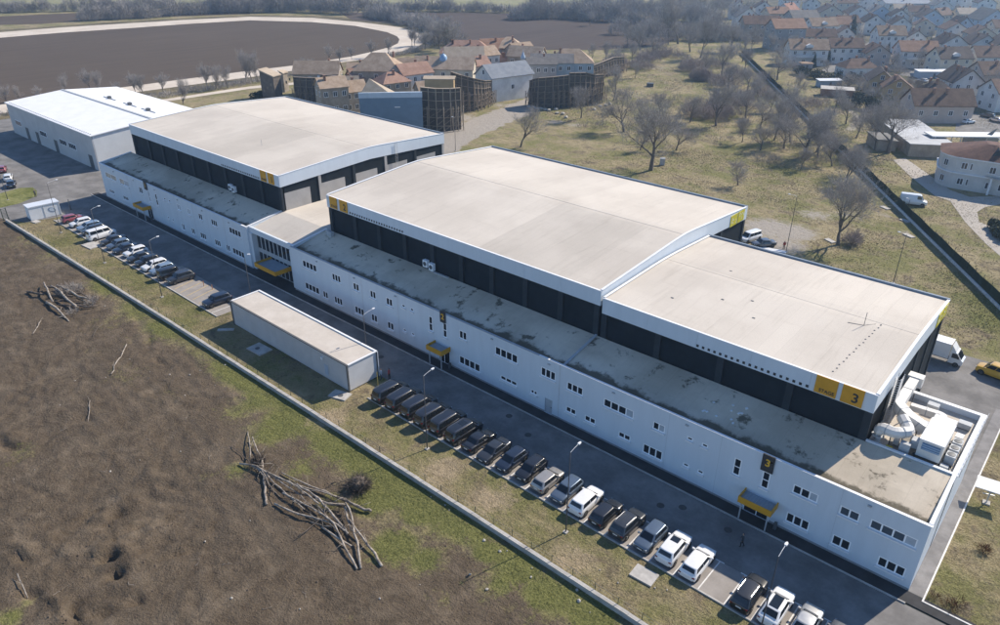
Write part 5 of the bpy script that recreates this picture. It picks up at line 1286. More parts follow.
def house_window():
    if 'w' not in _HW:
        b = MB(); b.box(-.55, .55, -.06, 0, -.7, -.62); b.box(-.55, .55, -.06, 0, .62, .7); b.box(-.55, -.47, -.06, 0, -.62, .62); b.box(.47, .55, -.06, 0, -.62, .62); b.box(-.04, .04, -.05, 0, -.62, .62)
        _HW['w'] = b.mesh("window", M_FRAME); _HW['p'] = MB().box(-.5, .5, -.035, -.005, -.66, .66).mesh("pane", M_WG)
        _HW['c'] = MB().box(-.35, .35, -.35, .35, -.9, .9).box(-.42, .42, -.42, .42, .9, 1.02).mesh("chimney", M_WALLS['brick'])
    return _HW
def house(label, c, rz, L, W, eave, rise, wall='white', roof='brown', kind='gable', floors=2, nwin=3, chim=1, over=.55, name="house", group="village houses", cat="house", wins=True, balcony=False, dormer=False, gwin=2):
    root = empty(name, (c[0], c[1], 0), rz, label, cat, group)
    rise *= 1.2
    hl, hw = L / 2, W / 2
    b = MB(); z = eave
    for s in (-1, 1): b.face([(-hl, s * hw, -.2), (hl, s * hw, -.2), (hl, s * hw, z), (-hl, s * hw, z)])
    for s in (-1, 1):
        if kind == 'gable': b.face([(s * hl, -hw, -.2), (s * hl, hw, -.2), (s * hl, hw, z), (s * hl, 0, z + rise), (s * hl, -hw, z)])
        else: b.face([(s * hl, -hw, -.2), (s * hl, hw, -.2), (s * hl, hw, z), (s * hl, -hw, z)])
    b.build("wall", M_WALLS[wall] if isinstance(wall, str) else wall, root)
    r = MB(); sl = rise / hw; zo = z - sl * over
    th = .22
    if kind == 'gable':
        for s in (-1, 1):
            r.extrude([(-hl - over, s * (hw + over), zo), (hl + over, s * (hw + over), zo), (hl + over, s * .002, z + rise), (-hl - over, s * .002, z + rise)], (0, 0, th))
    else:
        k = max(.3, hl - hw * .9)
        A = [(-hl - over, -hw - over, zo), (hl + over, -hw - over, zo), (hl + over, hw + over, zo), (-hl - over, hw + over, zo)]
        R0, R1 = (-k, 0, z + rise), (k, 0, z + rise)
        for q in ((A[0], A[1], R1, R0), (A[1], A[2], R1), (A[2], A[3], R0, R1), (A[3], A[0], R0)): r.face(q)
        r.face([A[3], A[2], A[1], A[0]])
        r.v = [(x, y, zz + .1) for x, y, zz in r.v]
    ro = r.build("roof", M_ROOFS[roof] if isinstance(roof, str) else roof, root, fix=(kind == 'gable'))
    hwd = house_window()
    if chim:
        rr = random.Random(int(c[0] * 13 + c[1] * 7))
        for i in range(chim):
            x = rr.uniform(-.6, .6) * hl; y = rr.choice((-1, 1)) * hw * .3
            link_mesh("chimney", hwd['c'], ro, (x, y, z + rise * .7 + .75))
    if wins:
        # sides that face the viewer's part of the world get windows
        toc = Vector((-c[0], -c[1])).normalized(); cs, sn = math.cos(rz), math.sin(rz)
        loc2 = Vector((toc.x * cs + toc.y * sn, -toc.x * sn + toc.y * cs))
        fh = eave / floors
        def put(x, y, zz, ang):
            o = link_mesh("window", hwd['w'], root, (x, y, zz), ang); o.scale = (1.25, 1, 1.15); link_mesh("pane", hwd['p'], o)
        sy = -1 if loc2.y < 0 else 1; sx = -1 if loc2.x < 0 else 1
        if abs(loc2.y) > .22:
            for f in range(floors):
                for i in range(nwin): put(-hl + L * (i + .5) / nwin, sy * (hw + .01), fh * (f + .55), 0 if sy < 0 else math.pi)
        if abs(loc2.x) > .22:
            for f in range(floors):
                for i in range(gwin): put(sx * (hl + .01), -hw + W * (i + .5) / gwin, fh * (f + .55), rad(90) * sx)
            if kind == 'gable' and rise > 2.2: put(sx * (hl + .01), 0, eave + rise * .35, rad(90) * sx)
        if balcony:
            bm = MB(); bm.box(-hl * .7, hl * .7, *sorted((sy * hw, sy * (hw + 1.3))), fh - .1, fh + .08); bo = bm.build("balcony", M_CONC, root)
            MB().box(-hl * .7, hl * .7, *sorted((sy * (hw + 1.22), sy * (hw + 1.3))), fh + .082, fh + 1.05).build("balustrade", M_WALLS['white'], bo)
        if dormer:
            d = MB(); y0 = sy * hw * .9; y1 = sy * hw * .25; zb_ = eave + .1
            d.extrude([(-1.6, y0, zb_), (1.6, y0, zb_), (1.6, y0, zb_ + 1.3), (0, y0, zb_ + 2.0), (-1.6, y0, zb_ + 1.3)], (0, y1 - y0, 0)); dob = d.build("dormer", M_WALLS['white'], root)
            o = link_mesh("window", hwd['w'], dob, (0, y0 + sy * .01, zb_ + .75), 0 if sy < 0 else math.pi)
    return root

A0 = rad(41)      # village grid
# name, roof centre on the map, rotation, L, W, eave, rise, wall, roof, kind ...
V = [
 ("tall white house with tan roof and white dormer frame in the village", (-111.84, 426.19), A0, 14, 10, 7.0, 3.2, 'white', 'tan', dict(dormer=True, nwin=4)),
 ("white house with an orange tan roof and shaded balcony", (-87.55, 382.12), A0 - .1, 16, 11, 6.2, 3.0, 'white', 'orange', dict(balcony=True, nwin=4)),
 ("low brown roofed house with gable to the viewer beside the tall white one", (-102.40, 374.64), A0 + 1.45, 11, 11, 4.6, 2.8, 'pink', 'brown', {}),
 ("low brown hipped house behind the garden hedge", (-97.32, 335.21), A0 + .1, 14, 9, 3.6, 2.4, 'white', 'brown', dict(kind='hip', floors=1)),
 ("long barn-like house with dark brown double roof and ochre gable", (-78.90, 302.45), A0 + 1.25, 13, 9, 5.0, 2.8, 'ochre', 'dark', {}),
 ("ochre gabled house end joined to the dark barn roof", (-70.24, 292.83), A0 + 1.25, 9, 10, 4.6, 2.6, 'ochre', 'brown', {}),
 ("white gable-fronted house with three attic windows right of the barn", (-54.94, 313.89), A0 + 1.5, 13, 11, 6.0, 3.4, 'white', 'dark', dict(gwin=3)),
 ("pinkish house with large red brown roof beside the villa", (-52.23, 272.37), A0 - .02, 19, 10, 4.6, 3.4, 'pink', 'brown', dict(floors=1, nwin=4)),
 ("small dark hipped roof peeping up behind the pinkish house", (-59.34, 300.22), A0, 9, 7, 4.0, 2.2, 'white', 'dark', dict(kind='hip', floors=1)),
 ("cream house with dark roof and white verge boards", (-71.72, 372.67), A0 + .15, 15, 10, 5.8, 3.2, 'cream', 'dark', dict(dormer=True)),
 ("white house with brown roof at the right edge, two skylights", (-59.62, 387.80), A0, 16, 10, 6.0, 3.0, 'white', 'brown', {}),
 ("brown roofed house cut off at the right edge above the gable-fronted one", (-49.94, 345.72), A0 + .1, 16, 11, 5.2, 3.2, 'pink', 'brown', {}),
 ("white gable-fronted house with dark roof in the village centre", (-83.91, 426.87), A0 + 1.5, 13, 12, 5.4, 3.2, 'white', 'dark', {}),
 ("dark roofed house right of the village centre gable", (-73.07, 437.04), A0 + 1.45, 14, 13, 5.2, 3.4, 'white', 'dark', {}),
 ("small dark roofed house left of the orange roof's ridge", (-103.59, 443.14), A0 + 1.3, 10, 9, 5.0, 2.6, 'white', 'dark', {}),
 ("white gable-fronted house with brown roof left of the tall white one", (-140.92, 495.14), A0 + 1.45, 13, 12, 5.8, 3.2, 'white', 'dark', {}),
 ("white gabled house with dark roof behind the tall white one's right end", (-126.43, 497.29), A0 + 1.4, 12, 11, 5.5, 3.0, 'white', 'dark', {}),
 ("brown roofed low house behind the small dark roofed one", (-115.89, 509.64), A0 + 1.2, 13, 11, 4.8, 2.6, 'cream', 'brown', {}),
 ("brown roofed house behind the village centre gable", (-97.83, 496.64), A0 + 1.4, 13, 12, 5, 2.8, 'white', 'brown', {}),
 ("bright blue gabled house in the upper village", (-96.63, 505.53), A0 + 1.5, 12, 10, 6.4, 3.4, 'blue', 'dark', {}),
 ("broad brown roofed house below the big pale gable at upper right", (-81.93, 483.63), A0 + 1.3, 15, 13, 4.8, 3.0, 'cream', 'brown', {}),
 ("dark roofed house near the top beside the red roof", (-164.20, 540.34), A0 + 1.4, 16, 14, 6, 3.6, 'white', 'dark', {}),
 ("grey roofed white house near the top left of the pale blue one", (-155.18, 553.66), A0 + 1.45, 15, 13, 6, 3.4, 'blue', 'slate', {}),
 ("dark roofed small house near the top in the middle", (-140.68, 546.60), A0 + 1.4, 11, 11, 5.5, 3.0, 'white', 'dark', {}),
 ("dark roofed house with pale blue gable near the top", (-122.48, 545.33), A0 + 1.4, 15, 14, 6, 3.6, 'blue', 'dark', {}),
 ("cream tan roofed house between the two blue gables", (-121.06, 568.26), A0 + .5, 12, 10, 6, 3.0, 'cream', 'brown', {}),
 ("big pale blue gabled house at the upper right corner", (-88.95, 532.97), A0 + 1.5, 18, 15, 8, 4.6, 'blue', 'slate', dict(floors=3)),
 ("sand coloured house at the top left of the big pale gable", (-109.61, 579.25), A0, 12, 10, 6.5, 2.6, 'cream', 'pale', {}),
 ("cream flank house beside the dark conifer", (-150.17, 478.31), A0 + .2, 13, 9, 6, 2.8, 'cream', 'brown', {}),
 ("red brown roofed house below the cream flank house", (-135.44, 433.16), A0 + 1.3, 11, 9, 5, 2.8, 'white', 'brown', {}),
 ("tall grey three-storey gable house at the village's left edge", (-153.61, 396.92), A0 + .15, 17, 12, 9.5, 3.2, 'grey', 'orange', dict(floors=3)),
 ("white house with tan roof, arched dormer and balcony", (-125.93, 354.17), A0 - .05, 17, 10, 6.2, 3.0, 'white', 'tan', dict(balcony=True, dormer=True, nwin=4)),
 ("white house with plain brown roof behind the white sheds", (-115.92, 373.14), A0 - .02, 15, 10, 6.0, 2.8, 'white', 'brown', dict(nwin=4)),
 ("long low brown roof behind the dormered house", (-142.17, 412.28), A0, 17, 8, 5, 2.6, 'cream', 'brown', {}),
 ("grey flat-pitched roof near the top left of the village", (-179.08, 484.93), A0 + .1, 17, 14, 6.4, 3.0, 'grey', 'slate', {}),
 ("pinkish tan roofed house with white dormer face", (-155.64, 452.91), A0 + .2, 16, 10, 6, 3.0, 'white', 'tan', dict(dormer=True)),
 ("tan orange roofed house above the small dark roof", (-150.85, 468.00), A0 + .1, 12, 9, 6, 2.8, 'white', 'orange', {}),
 ("small dark roofed house beside the tall conifer", (-137.27, 437.34), A0 + 1.2, 9, 8, 4.8, 2.4, 'white', 'dark', {}),
 ("broad dark roofed house at the top left of the village", (-180.09, 534.35), A0 + 1.4, 18, 15, 6, 3.6, 'cream', 'dark', {}),
 ("bright red roofed house at the top of the village", (-205.53, 529.12), A0 + .8, 14, 10, 6, 3.2, 'white', 'red', {}),
 ("dull tan roof left of the bright red one", (-202.40, 502.05), A0 + .2, 15, 11, 6, 2.8, 'cream', 'orange', {}),
 ("white gabled house standing at the edge of the trees", (-204.22, 460.83), A0 + 1.5, 14, 14, 7, 4.0, 'white', 'slate', {}),
 ("red brown roof hidden behind bare trees at the fence end", (-179.18, 424.28), A0, 20, 11, 7.5, 3.0, 'stone', 'brown', {}),
 ("small pale gabled house at the top by the trees", (-236.73, 519.24), A0 + 1.4, 13, 12, 6, 3.4, 'white', 'slate', {}),
 ("white gabled house at the top left of the red roof", (-225.72, 535.15), A0 + 1.4, 13, 12, 6, 3.2, 'white', 'dark', {}),
 ("pale hall at the top edge of the village, left", (-162.44, 641.52), A0, 34, 14, 6, 1.5, 'white', 'grey', dict(nwin=5)),
 ("sand roofed house at the top edge below the pale hall", (-148.76, 583.94), A0, 13, 9, 6, 2.8, 'cream', 'pale', {}),
 ("brown roofed house at the top edge right of the sand one", (-138.20, 579.47), A0, 14, 9, 6, 2.8, 'cream', 'brown', {}),
 ("white house at the very top between the two pale halls", (-138.80, 641.32), A0 + 1.4, 15, 12, 6, 3.2, 'white', 'slate', {}),
 ("pale hall at the top edge of the village, right", (-140.07, 707.44), A0, 30, 16, 7, 1.6, 'white', 'grey', dict(nwin=5)),
 ("dark roofed house at the top edge right of centre", (-119.39, 689.52), A0 + 1.3, 16, 13, 6, 3.4, 'white', 'dark', {}),
 ("grey roofed house at the top edge above the red roof", (-214.66, 596.60), A0 + 1.3, 15, 12, 6, 3.2, 'white', 'slate', {}),
 ("orange roofed house at the top edge, left part of the village", (-237.50, 611.97), A0, 14, 10, 6, 3.0, 'white', 'orange', {}),
 ("brown roofed house at the top edge left of the dark broad one", (-196.66, 614.16), A0 + .1, 16, 11, 6, 3.0, 'cream', 'brown', {}),
 ("white house with slate roof at the top edge, middle", (-189.99, 645.52), A0 + 1.4, 15, 12, 6, 3.0, 'white', 'slate', {}),
 ("brown roofed house at the right edge near the top", (-75.56, 508.75), A0, 15, 11, 6.5, 3.0, 'cream', 'brown', {}),
 ("dark roofed house at the right edge above the two-skylight house", (-61.53, 432.73), A0 + 1.4, 14, 13, 6, 3.4, 'white', 'dark', {}),
 ("white house with brown roof far right behind the gable-fronted one", (-38.48, 307.20), A0 + .1, 15, 11, 5.2, 3.0, 'white', 'brown', {}),
]
for lb, c, rz, L, W, ev, rs, wl, rf, kw in V:
    kw.setdefault('chim', 2)
    house(lb, c, rz, L * .98, W * .95, ev + 1.1, rs, wl, rf, **kw)
# sheds in the gardens
def shed(label, c, rz, L, W, h, roofm, wallm, tilt=.3):
    r = empty("garden_shed", (c[0], c[1], 0), rz, label, "shed", "garden sheds")
    MB().box(-L / 2, L / 2, -W / 2, W / 2, -.1, h).build("wall", wallm, r)
    MB().extrude([(-L / 2 - .3, -W / 2 - .3, h + .003), (L / 2 + .3, -W / 2 - .3, h + .003), (L / 2 + .3, W / 2 + .3, h + tilt), (-L / 2 - .3, W / 2 + .3, h + tilt)], (0, 0, .12)).build("roof", roofm, r)
    MB().box(-.45, .45, -W / 2 - .04, -W / 2 - .004, 0, 1.9).build("door", M_DKGREY, r)
shed("small tan roofed garden shed below the balcony house", (-120.68, 342.26), A0, 5, 3.5, 2.4, M_ROOFS['tan'], M_WALLS['grey'])
shed("long white garden shed in the gardens", (-98.26, 307.50), A0 + .1, 9, 3, 2.4, pm("white shed roof", (.7, .72, .74), .05, 1, .5), M_WALLS['bluewash'])
shed("low shed with pale flat roof behind the dark hedge", (-89.31, 290.57), A0 - .35, 11, 5, 2.6, M_CONC, M_WALLS['brick'])
shed("white long carport behind the barn house", (-73.45, 357.21), A0, 13, 4, 2.6, M_COPE, M_WALLS['blue'])
shed("white lean-to roof below the plain brown roofed house", (-121.73, 384.03), A0 - .3, 9, 4, 4.2, M_COPE, M_WALLS['blue'])
shed("low concrete garage by the green fence and villa yard", (-54.46, 225.30), A0 + 1.45, 9, 5, 2.8, pm("grey felt roof", (.17, .165, .155), .12, .5, .9), M_WALLS['stone'])

# ---- villa with the rounded corner and the yard roofs next to it
vr = empty("villa", (-28.6, 203.6, 0), A0 - .5, "pale two-storey villa with rounded corner and red brown hipped roof", "villa")
pts = [(-6.5, 6), (-6.5, -1)] + [(-6.5 + 5 - 5 * math.cos(t), -1 - 5 * math.sin(t)) for t in (rad(20), rad(45), rad(70), rad(90))] + [(3.5, -6.6), (6, -7.2), (9, -7.2), (12, -6.2), (13, -2), (13, 6)]
M_VILLA = pm("pale villa render", (.60, .585, .55), .08, .5, .9)
MB().prism(pts[::1], -.2, 7.6).build("wall", M_VILLA, vr)
b = MB()
cx_, cy_ = 3.2, .2
for i in range(len(pts)):
    p, q = pts[i], pts[(i + 1) % len(pts)]
    e = 1.05
    b.face([(cx_ + (p[0] - cx_) * e, cy_ + (p[1] - cy_) * e, 7.5), (cx_ + (q[0] - cx_) * e, cy_ + (q[1] - cy_) * e, 7.5), (cx_ + (q[0] - cx_) * .12, cy_ + (q[1] - cy_) * .3, 10.2), (cx_ + (p[0] - cx_) * .12, cy_ + (p[1] - cy_) * .3, 10.2)])
b.face([(cx_ + (p[0] - cx_) * .12, cy_ + (p[1] - cy_) * .3, 10.2) for p in pts])
vro = b.build("roof", roof_tiles("villa tiles", (.085, .044, .036), (.16, .085, .064)), vr)
MB().box(7.2, 8.2, -1.2, -.2, 8.5, 11.0).build("chimney", M_WALLS['white'], vro)
MB().extrude([(3.0, -5.2, 8.0), (5.6, -5.2, 8.0), (4.3, -5.2, 10.0)], (0, 3.5, 0)).build("dormer", M_NAVYC, vro)
for zc, nm in ((7.35, "cornice"), (3.75, "string_course")):
    b = MB()
    for p, q in zip(pts, pts[1:]):
        b.bar((cx_ + (p[0] - cx_) * 1.025, cy_ + (p[1] - cy_) * 1.025, zc), (cx_ + (q[0] - cx_) * 1.025, cy_ + (q[1] - cy_) * 1.025, zc), .35, .25)
    b.build(nm, M_COPE, vr)
for (x, y, z, ang) in ((-6.53, 2.5, 5.6, -90), (-6.53, 2.5, 1.9, -90), (-5.25, -4.35, 5.6, -50), (-5.25, -4.35, 1.9, -50), (-1.5, -6.03, 5.6, 0), (.3, -6.15, 5.6, 0), (-1.5, -6.03, 1.9, 0), (.3, -6.15, 1.9, 0), (4.2, -6.85, 5.5, -13), (6.8, -7.23, 5.5, 0), (8.2, -7.23, 5.5, 0), (4.2, -6.85, 1.9, -13), (6.8, -7.23, 1.9, 0), (8.2, -7.23, 1.9, 0)):
    o = link_mesh("window", house_window()['w'], vr, (x, y, z), rad(ang)); link_mesh("pane", house_window()['p'], o); o.scale = (1.2, 1, 1.1)
bl = MB().prism([(3.0, -6.7), (5.6, -8.9), (10.0, -8.9), (12.6, -6.8)], 3.88, 4.1).build("balcony", M_CONC, vr)
MB().bar((5.4, -8.8, 4.9), (10.1, -8.8, 4.9), .12, .1).bar((3.2, -6.9, 4.9), (5.4, -8.8, 4.9), .12, .1).build("railing", M_COPE, bl)
for x in (4.4, 7.6, 10.8): MB().box(x - .2, x + .2, -8.6 if 5 < x < 10 else -7.9, -8.2 if 5 < x < 10 else -7.5, 0, 3.87).build("pillar", M_COPE, vr)
yr = empty("yard_building", (-48.5, 235.0, 0), rad(-58), "low building with pale grey flat roof left of the villa", "building")
MB().box(-16, 14, -5.6, 5.6, -.1, 3.3).build("wall", M_WALLS['stone'], yr); MB().box(-16.3, 14.3, -5.9, 5.9, 3.303, 3.5).build("roof", pm("pale grey flat roof", (.46, .47, .48), .08, .3, .8), yr)
cr = empty("canopy_roof", (*(-35.33, 239.40), 0), A0 - .03, "long white flat canopy roof behind the villa", "canopy")
MB().box(-12, 9, -2.6, 2.6, 3.9, 4.2).build("roof", pm("white canopy sheet", (.78, .78, .76), .05, .4, .6), cr)
for x in (-11, -4, 3, 8.5):
    for y in (-2.2, 2.2): MB().box(x - .12, x + .12, y - .12, y + .12, -.1, 3.89).build("post", M_STEEL, cr)
MB().extrude([(4, -.2, 4.2), (5.5, -.2, 4.2), (6.2, -.2, 5.8)], (0, .3, 0)).build("fin", M_DKGREY, cr)
ob = MB().box(-3.5, 3.5, -2.5, 2.5, -.1, 3.0).build("outbuilding", M_WALLS['grey'], loc=(*(-33.71, 244.10), 0), rz=A0); tag(ob, "shaded grey outbuilding between the canopy and the villa", "outbuilding")

# ================================================================== film set village
M_PLY = pm("weathered plywood backing", (.10, .086, .072), .25, .6, .9, rnd=.06)
M_TIMB = pm("scaffold timber", (.24, .19, .145), .2, 2, .85, rnd=.1)
M_TIML = pm("pale scaffold timber", (.38, .31, .23), .15, 2, .85, rnd=.1)
def set_wall(label, pts, h, timber, step=2.0, rails=4, top=None, braces=True, facade='ply', depth=1.6):
    """free-standing facade seen from its timbered back; pts runs left to right as seen from the halls"""
    root = empty("set_wall", (pts[0][0], pts[0][1], 0), 0, label, "set wall", "timber backed set walls")
    ox, oy = pts[0]
    P2 = [Vector((p[0] - ox, p[1] - oy)) for p in pts]
    hs = h if hasattr(h, '__len__') else [h] * len(pts)
    fac = M_PLY if facade == 'ply' else M_WALLS[facade]
    for (p, q, ha, hb) in zip(P2, P2[1:], hs, hs[1:]):
        d = (q - p); ln = d.length; d /= ln; nr = Vector((-d.y, d.x))
        if nr.dot(Vector((pts[0][0], pts[0][1]))) < 0: nr = -nr
        MB().extrude([(p.x, p.y, 0), (q.x, q.y, 0), (q.x, q.y, hb), (p.x, p.y, ha)], (nr.x * .25, nr.y * .25, 0)).build("facade_panel", fac, root)
        n = max(1, int(round(ln / step)))
        for i in range(n + (1 if q is P2[-1] else 0)):
            e = p + d * (ln * i / n) - nr * .1; hh = ha + (hb - ha) * i / n
            MB().box(e.x - .11, e.x + .11, e.y - .11, e.y + .11, 0, hh - .05).build("post", timber, root)
            f = e - nr * depth
            if braces:
                MB().bar((f.x, f.y, 0), (e.x - nr.x * .12, e.y - nr.y * .12, hh * .72), .16).build("brace", timber, root)
                MB().box(f.x - .09, f.x + .09, f.y - .09, f.y + .09, 0, hh * .6).build("outer_post", timber, root)
        if braces:
            for r in range(rails - 1):
                a = p - nr * (depth + .05); c = q - nr * (depth + .05); z0_, z1_ = (r + .2) / rails * .7, (r + 1.1) / rails * .7
                m_ = 2
                for t_ in range(m_):
                    e0 = a.lerp(c, t_ / m_); e1 = a.lerp(c, (t_ + 1) / m_)
                    MB().bar((e0.x, e0.y, ha * z0_), (e1.x, e1.y, hb * z1_), .09).build("cross_brace", timber, root)
        for r in range(rails):
            z = (r + .6) / rails
            a = p - nr * .26; c = q - nr * .26
            MB().bar((a.x, a.y, ha * z), (c.x, c.y, hb * z), .13, .16).build("rail", timber, root)
        a = p - nr * .05; c = q - nr * .05
        MB().bar((a.x, a.y, ha + .08), (c.x, c.y, hb + .08), .9, .16).build("cap", top or M_TIMB, root)
    return root
set_wall("tall curved timber backed set wall left of the white barn", [(-176.90, 177.44), (-172.83, 178.06), (-170.91, 181.87), (-172.11, 188.17), (-175.69, 196.00)], [12.5, 11.8, 10.5, 8.8, 7.5], M_TIMB, 2.2, 5)
set_wall("dark timber set wall right of the white barn", [(-163.67, 202.46), (-158.74, 201.03), (-154.40, 203.27), (-151.43, 208.14)], [8.0, 9.6, 10.2, 10.5], M_TIMB, 2.0, 5)
set_wall("dark timber set wall with higher battens behind a bare tree", [(-151.11, 208.00), (-148.36, 213.57), (-147.75, 218.14), (-149.29, 225.95)], [11.3, 11.0, 9.8, 8.8], M_TIMB, 2.0, 5)
set_wall("broken far set wall running up to the bushes", [(-173.79, 245.20), (-174.17, 258.21), (-175.20, 271.47), (-176.50, 281.95)], [5.0, 6.0, 7.0, 6.0], M_TIMB, 2.4, 3)
set_wall("open timber set frame at the lane beside the blue shed", [(-164.50, 152.12), (-160.35, 154.20), (-157.57, 157.40), (-156.55, 160.70)], [12.6, 12.4, 12.3, 12.2], M_TIML, 2.2, 5, M_TIML)
set_wall("dark set wall with small openings behind the farthest hall's rear edge", [(-226.15, 149.86), (-221.55, 151.81), (-217.12, 153.62)], [8.6, 8.6, 8.8], M_TIMB, 2.4, 4)
set_wall("dark set wall with white lattice panel on top", [(-216.72, 153.32), (-211.30, 153.47), (-206.25, 153.80)], [10.2, 10.4, 10.6], M_TIMB, 2.4, 4)
lt = empty("lattice_panel", (*(-214.43, 155.42), 6.7), rad(38), "white lattice panel on the dark set wall", "lattice")
MB().box(-3.2, 3.2, -.9, -.82, 0, 3.4).build("board", pm("grey lattice board", (.34, .36, .40), .1, 2, .8), lt)
for i in range(7):
    for j in range(3): MB().box(-3.1 + i * .9, -2.4 + i * .9, -.99, -.905, .2 + j * 1.05, 1.0 + j * 1.05).build("lattice_cell", M_COPE, lt)
# the blue shed and the white barn
bs = empty("blue_shed", (-166.0, 141.6, 0), rad(47), "blue clad shed with pale blue parapet behind the farthest hall", "shed")
M_BLUES = pm("blue sheet cladding", (.15, .235, .33), .06, .5, .6)
MB().box(-9.0, 9.0, 0, 8, -.1, 10.9).build("wall", M_BLUES, bs)
MB().box(-9.1, 9.1, -.12, .5, 10.903, 12.4).build("parapet", pm("pale blue parapet", (.50, .60, .70), .06, .5, .6), bs)
MB().box(-8.9, 8.9, .51, 8, 10.903, 11.1).build("roof", M_ROOFS['grey'], bs)
MB().box(1, 2.6, -.05, -.003, 8.1, 8.35).build("sign_strip", M_COPE, bs)
pyr = MB(); Z0 = 11.1
for q in (((-8.8, .6, Z0), (1, .6, Z0), (-6.0, 4.2, Z0 + 4.6)), ((1, .6, Z0), (1, 7.8, Z0), (-6.0, 4.2, Z0 + 4.6)), ((1, 7.8, Z0), (-8.8, 7.8, Z0), (-6.0, 4.2, Z0 + 4.6)), ((-8.8, 7.8, Z0), (-8.8, .6, Z0), (-6.0, 4.2, Z0 + 4.6))): pyr.face(q)
pyr.build("pyramid_roof", M_ROOFS['pale'], bs)
house("white barn with blue grey roof at the gravel lane", (-178.2, 205.6), rad(77.5), 18.0, 10.4, 8.4, 3.0, 'white', 'grey', floors=1, nwin=1, chim=0, name="white_barn", group=None, cat="barn", gwin=1)
# gate tower pieces at the left
def slab_tower(label, c, rz, L, W, h0, h1, wall, cap):
    r = empty("set_tower", (c[0], c[1], 0), rz, label, "set tower", "stone set towers")
    MB().extrude([(-L / 2, -W / 2, -.1), (L / 2, -W / 2, -.1), (L / 2, -W / 2, h1), (-L / 2, -W / 2, h0)], (0, W, 0)).build("wall", wall, r)
    MB().extrude([(-L / 2 - .3, -W / 2 - .4, h0 + .01), (L / 2 + .3, -W / 2 - .4, h1 + .01), (L / 2 + .3, W / 2 + .4, h1 + .01), (-L / 2 - .3, W / 2 + .4, h0 + .01)], (0, 0, .35)).build("cap", cap, r)
    for i in range(3): MB().box(-L / 2 + .8 + i * 1.6, -L / 2 + 1.5 + i * 1.6, -W / 2 - .05, -W / 2 - .004, 2.0 + 1.2 * i, 3.0 + 1.2 * i).build("batten", M_TIMB, r)
slab_tower("stone gate tower with sloping sandy top at the set's left end", (-239.63, 149.23), rad(20), 5.6, 4.2, 9.6, 7.6, pm("dark stone set face", (.15, .125, .105), .2, .8, .9), M_ROOFS['pale'])
slab_tower("slim stone pillar right of the gate tower", (-245.72, 158.65), rad(20), 1.6, 2.6, 7.4, 6.6, M_WALLS['stone'], M_ROOFS['pale'])
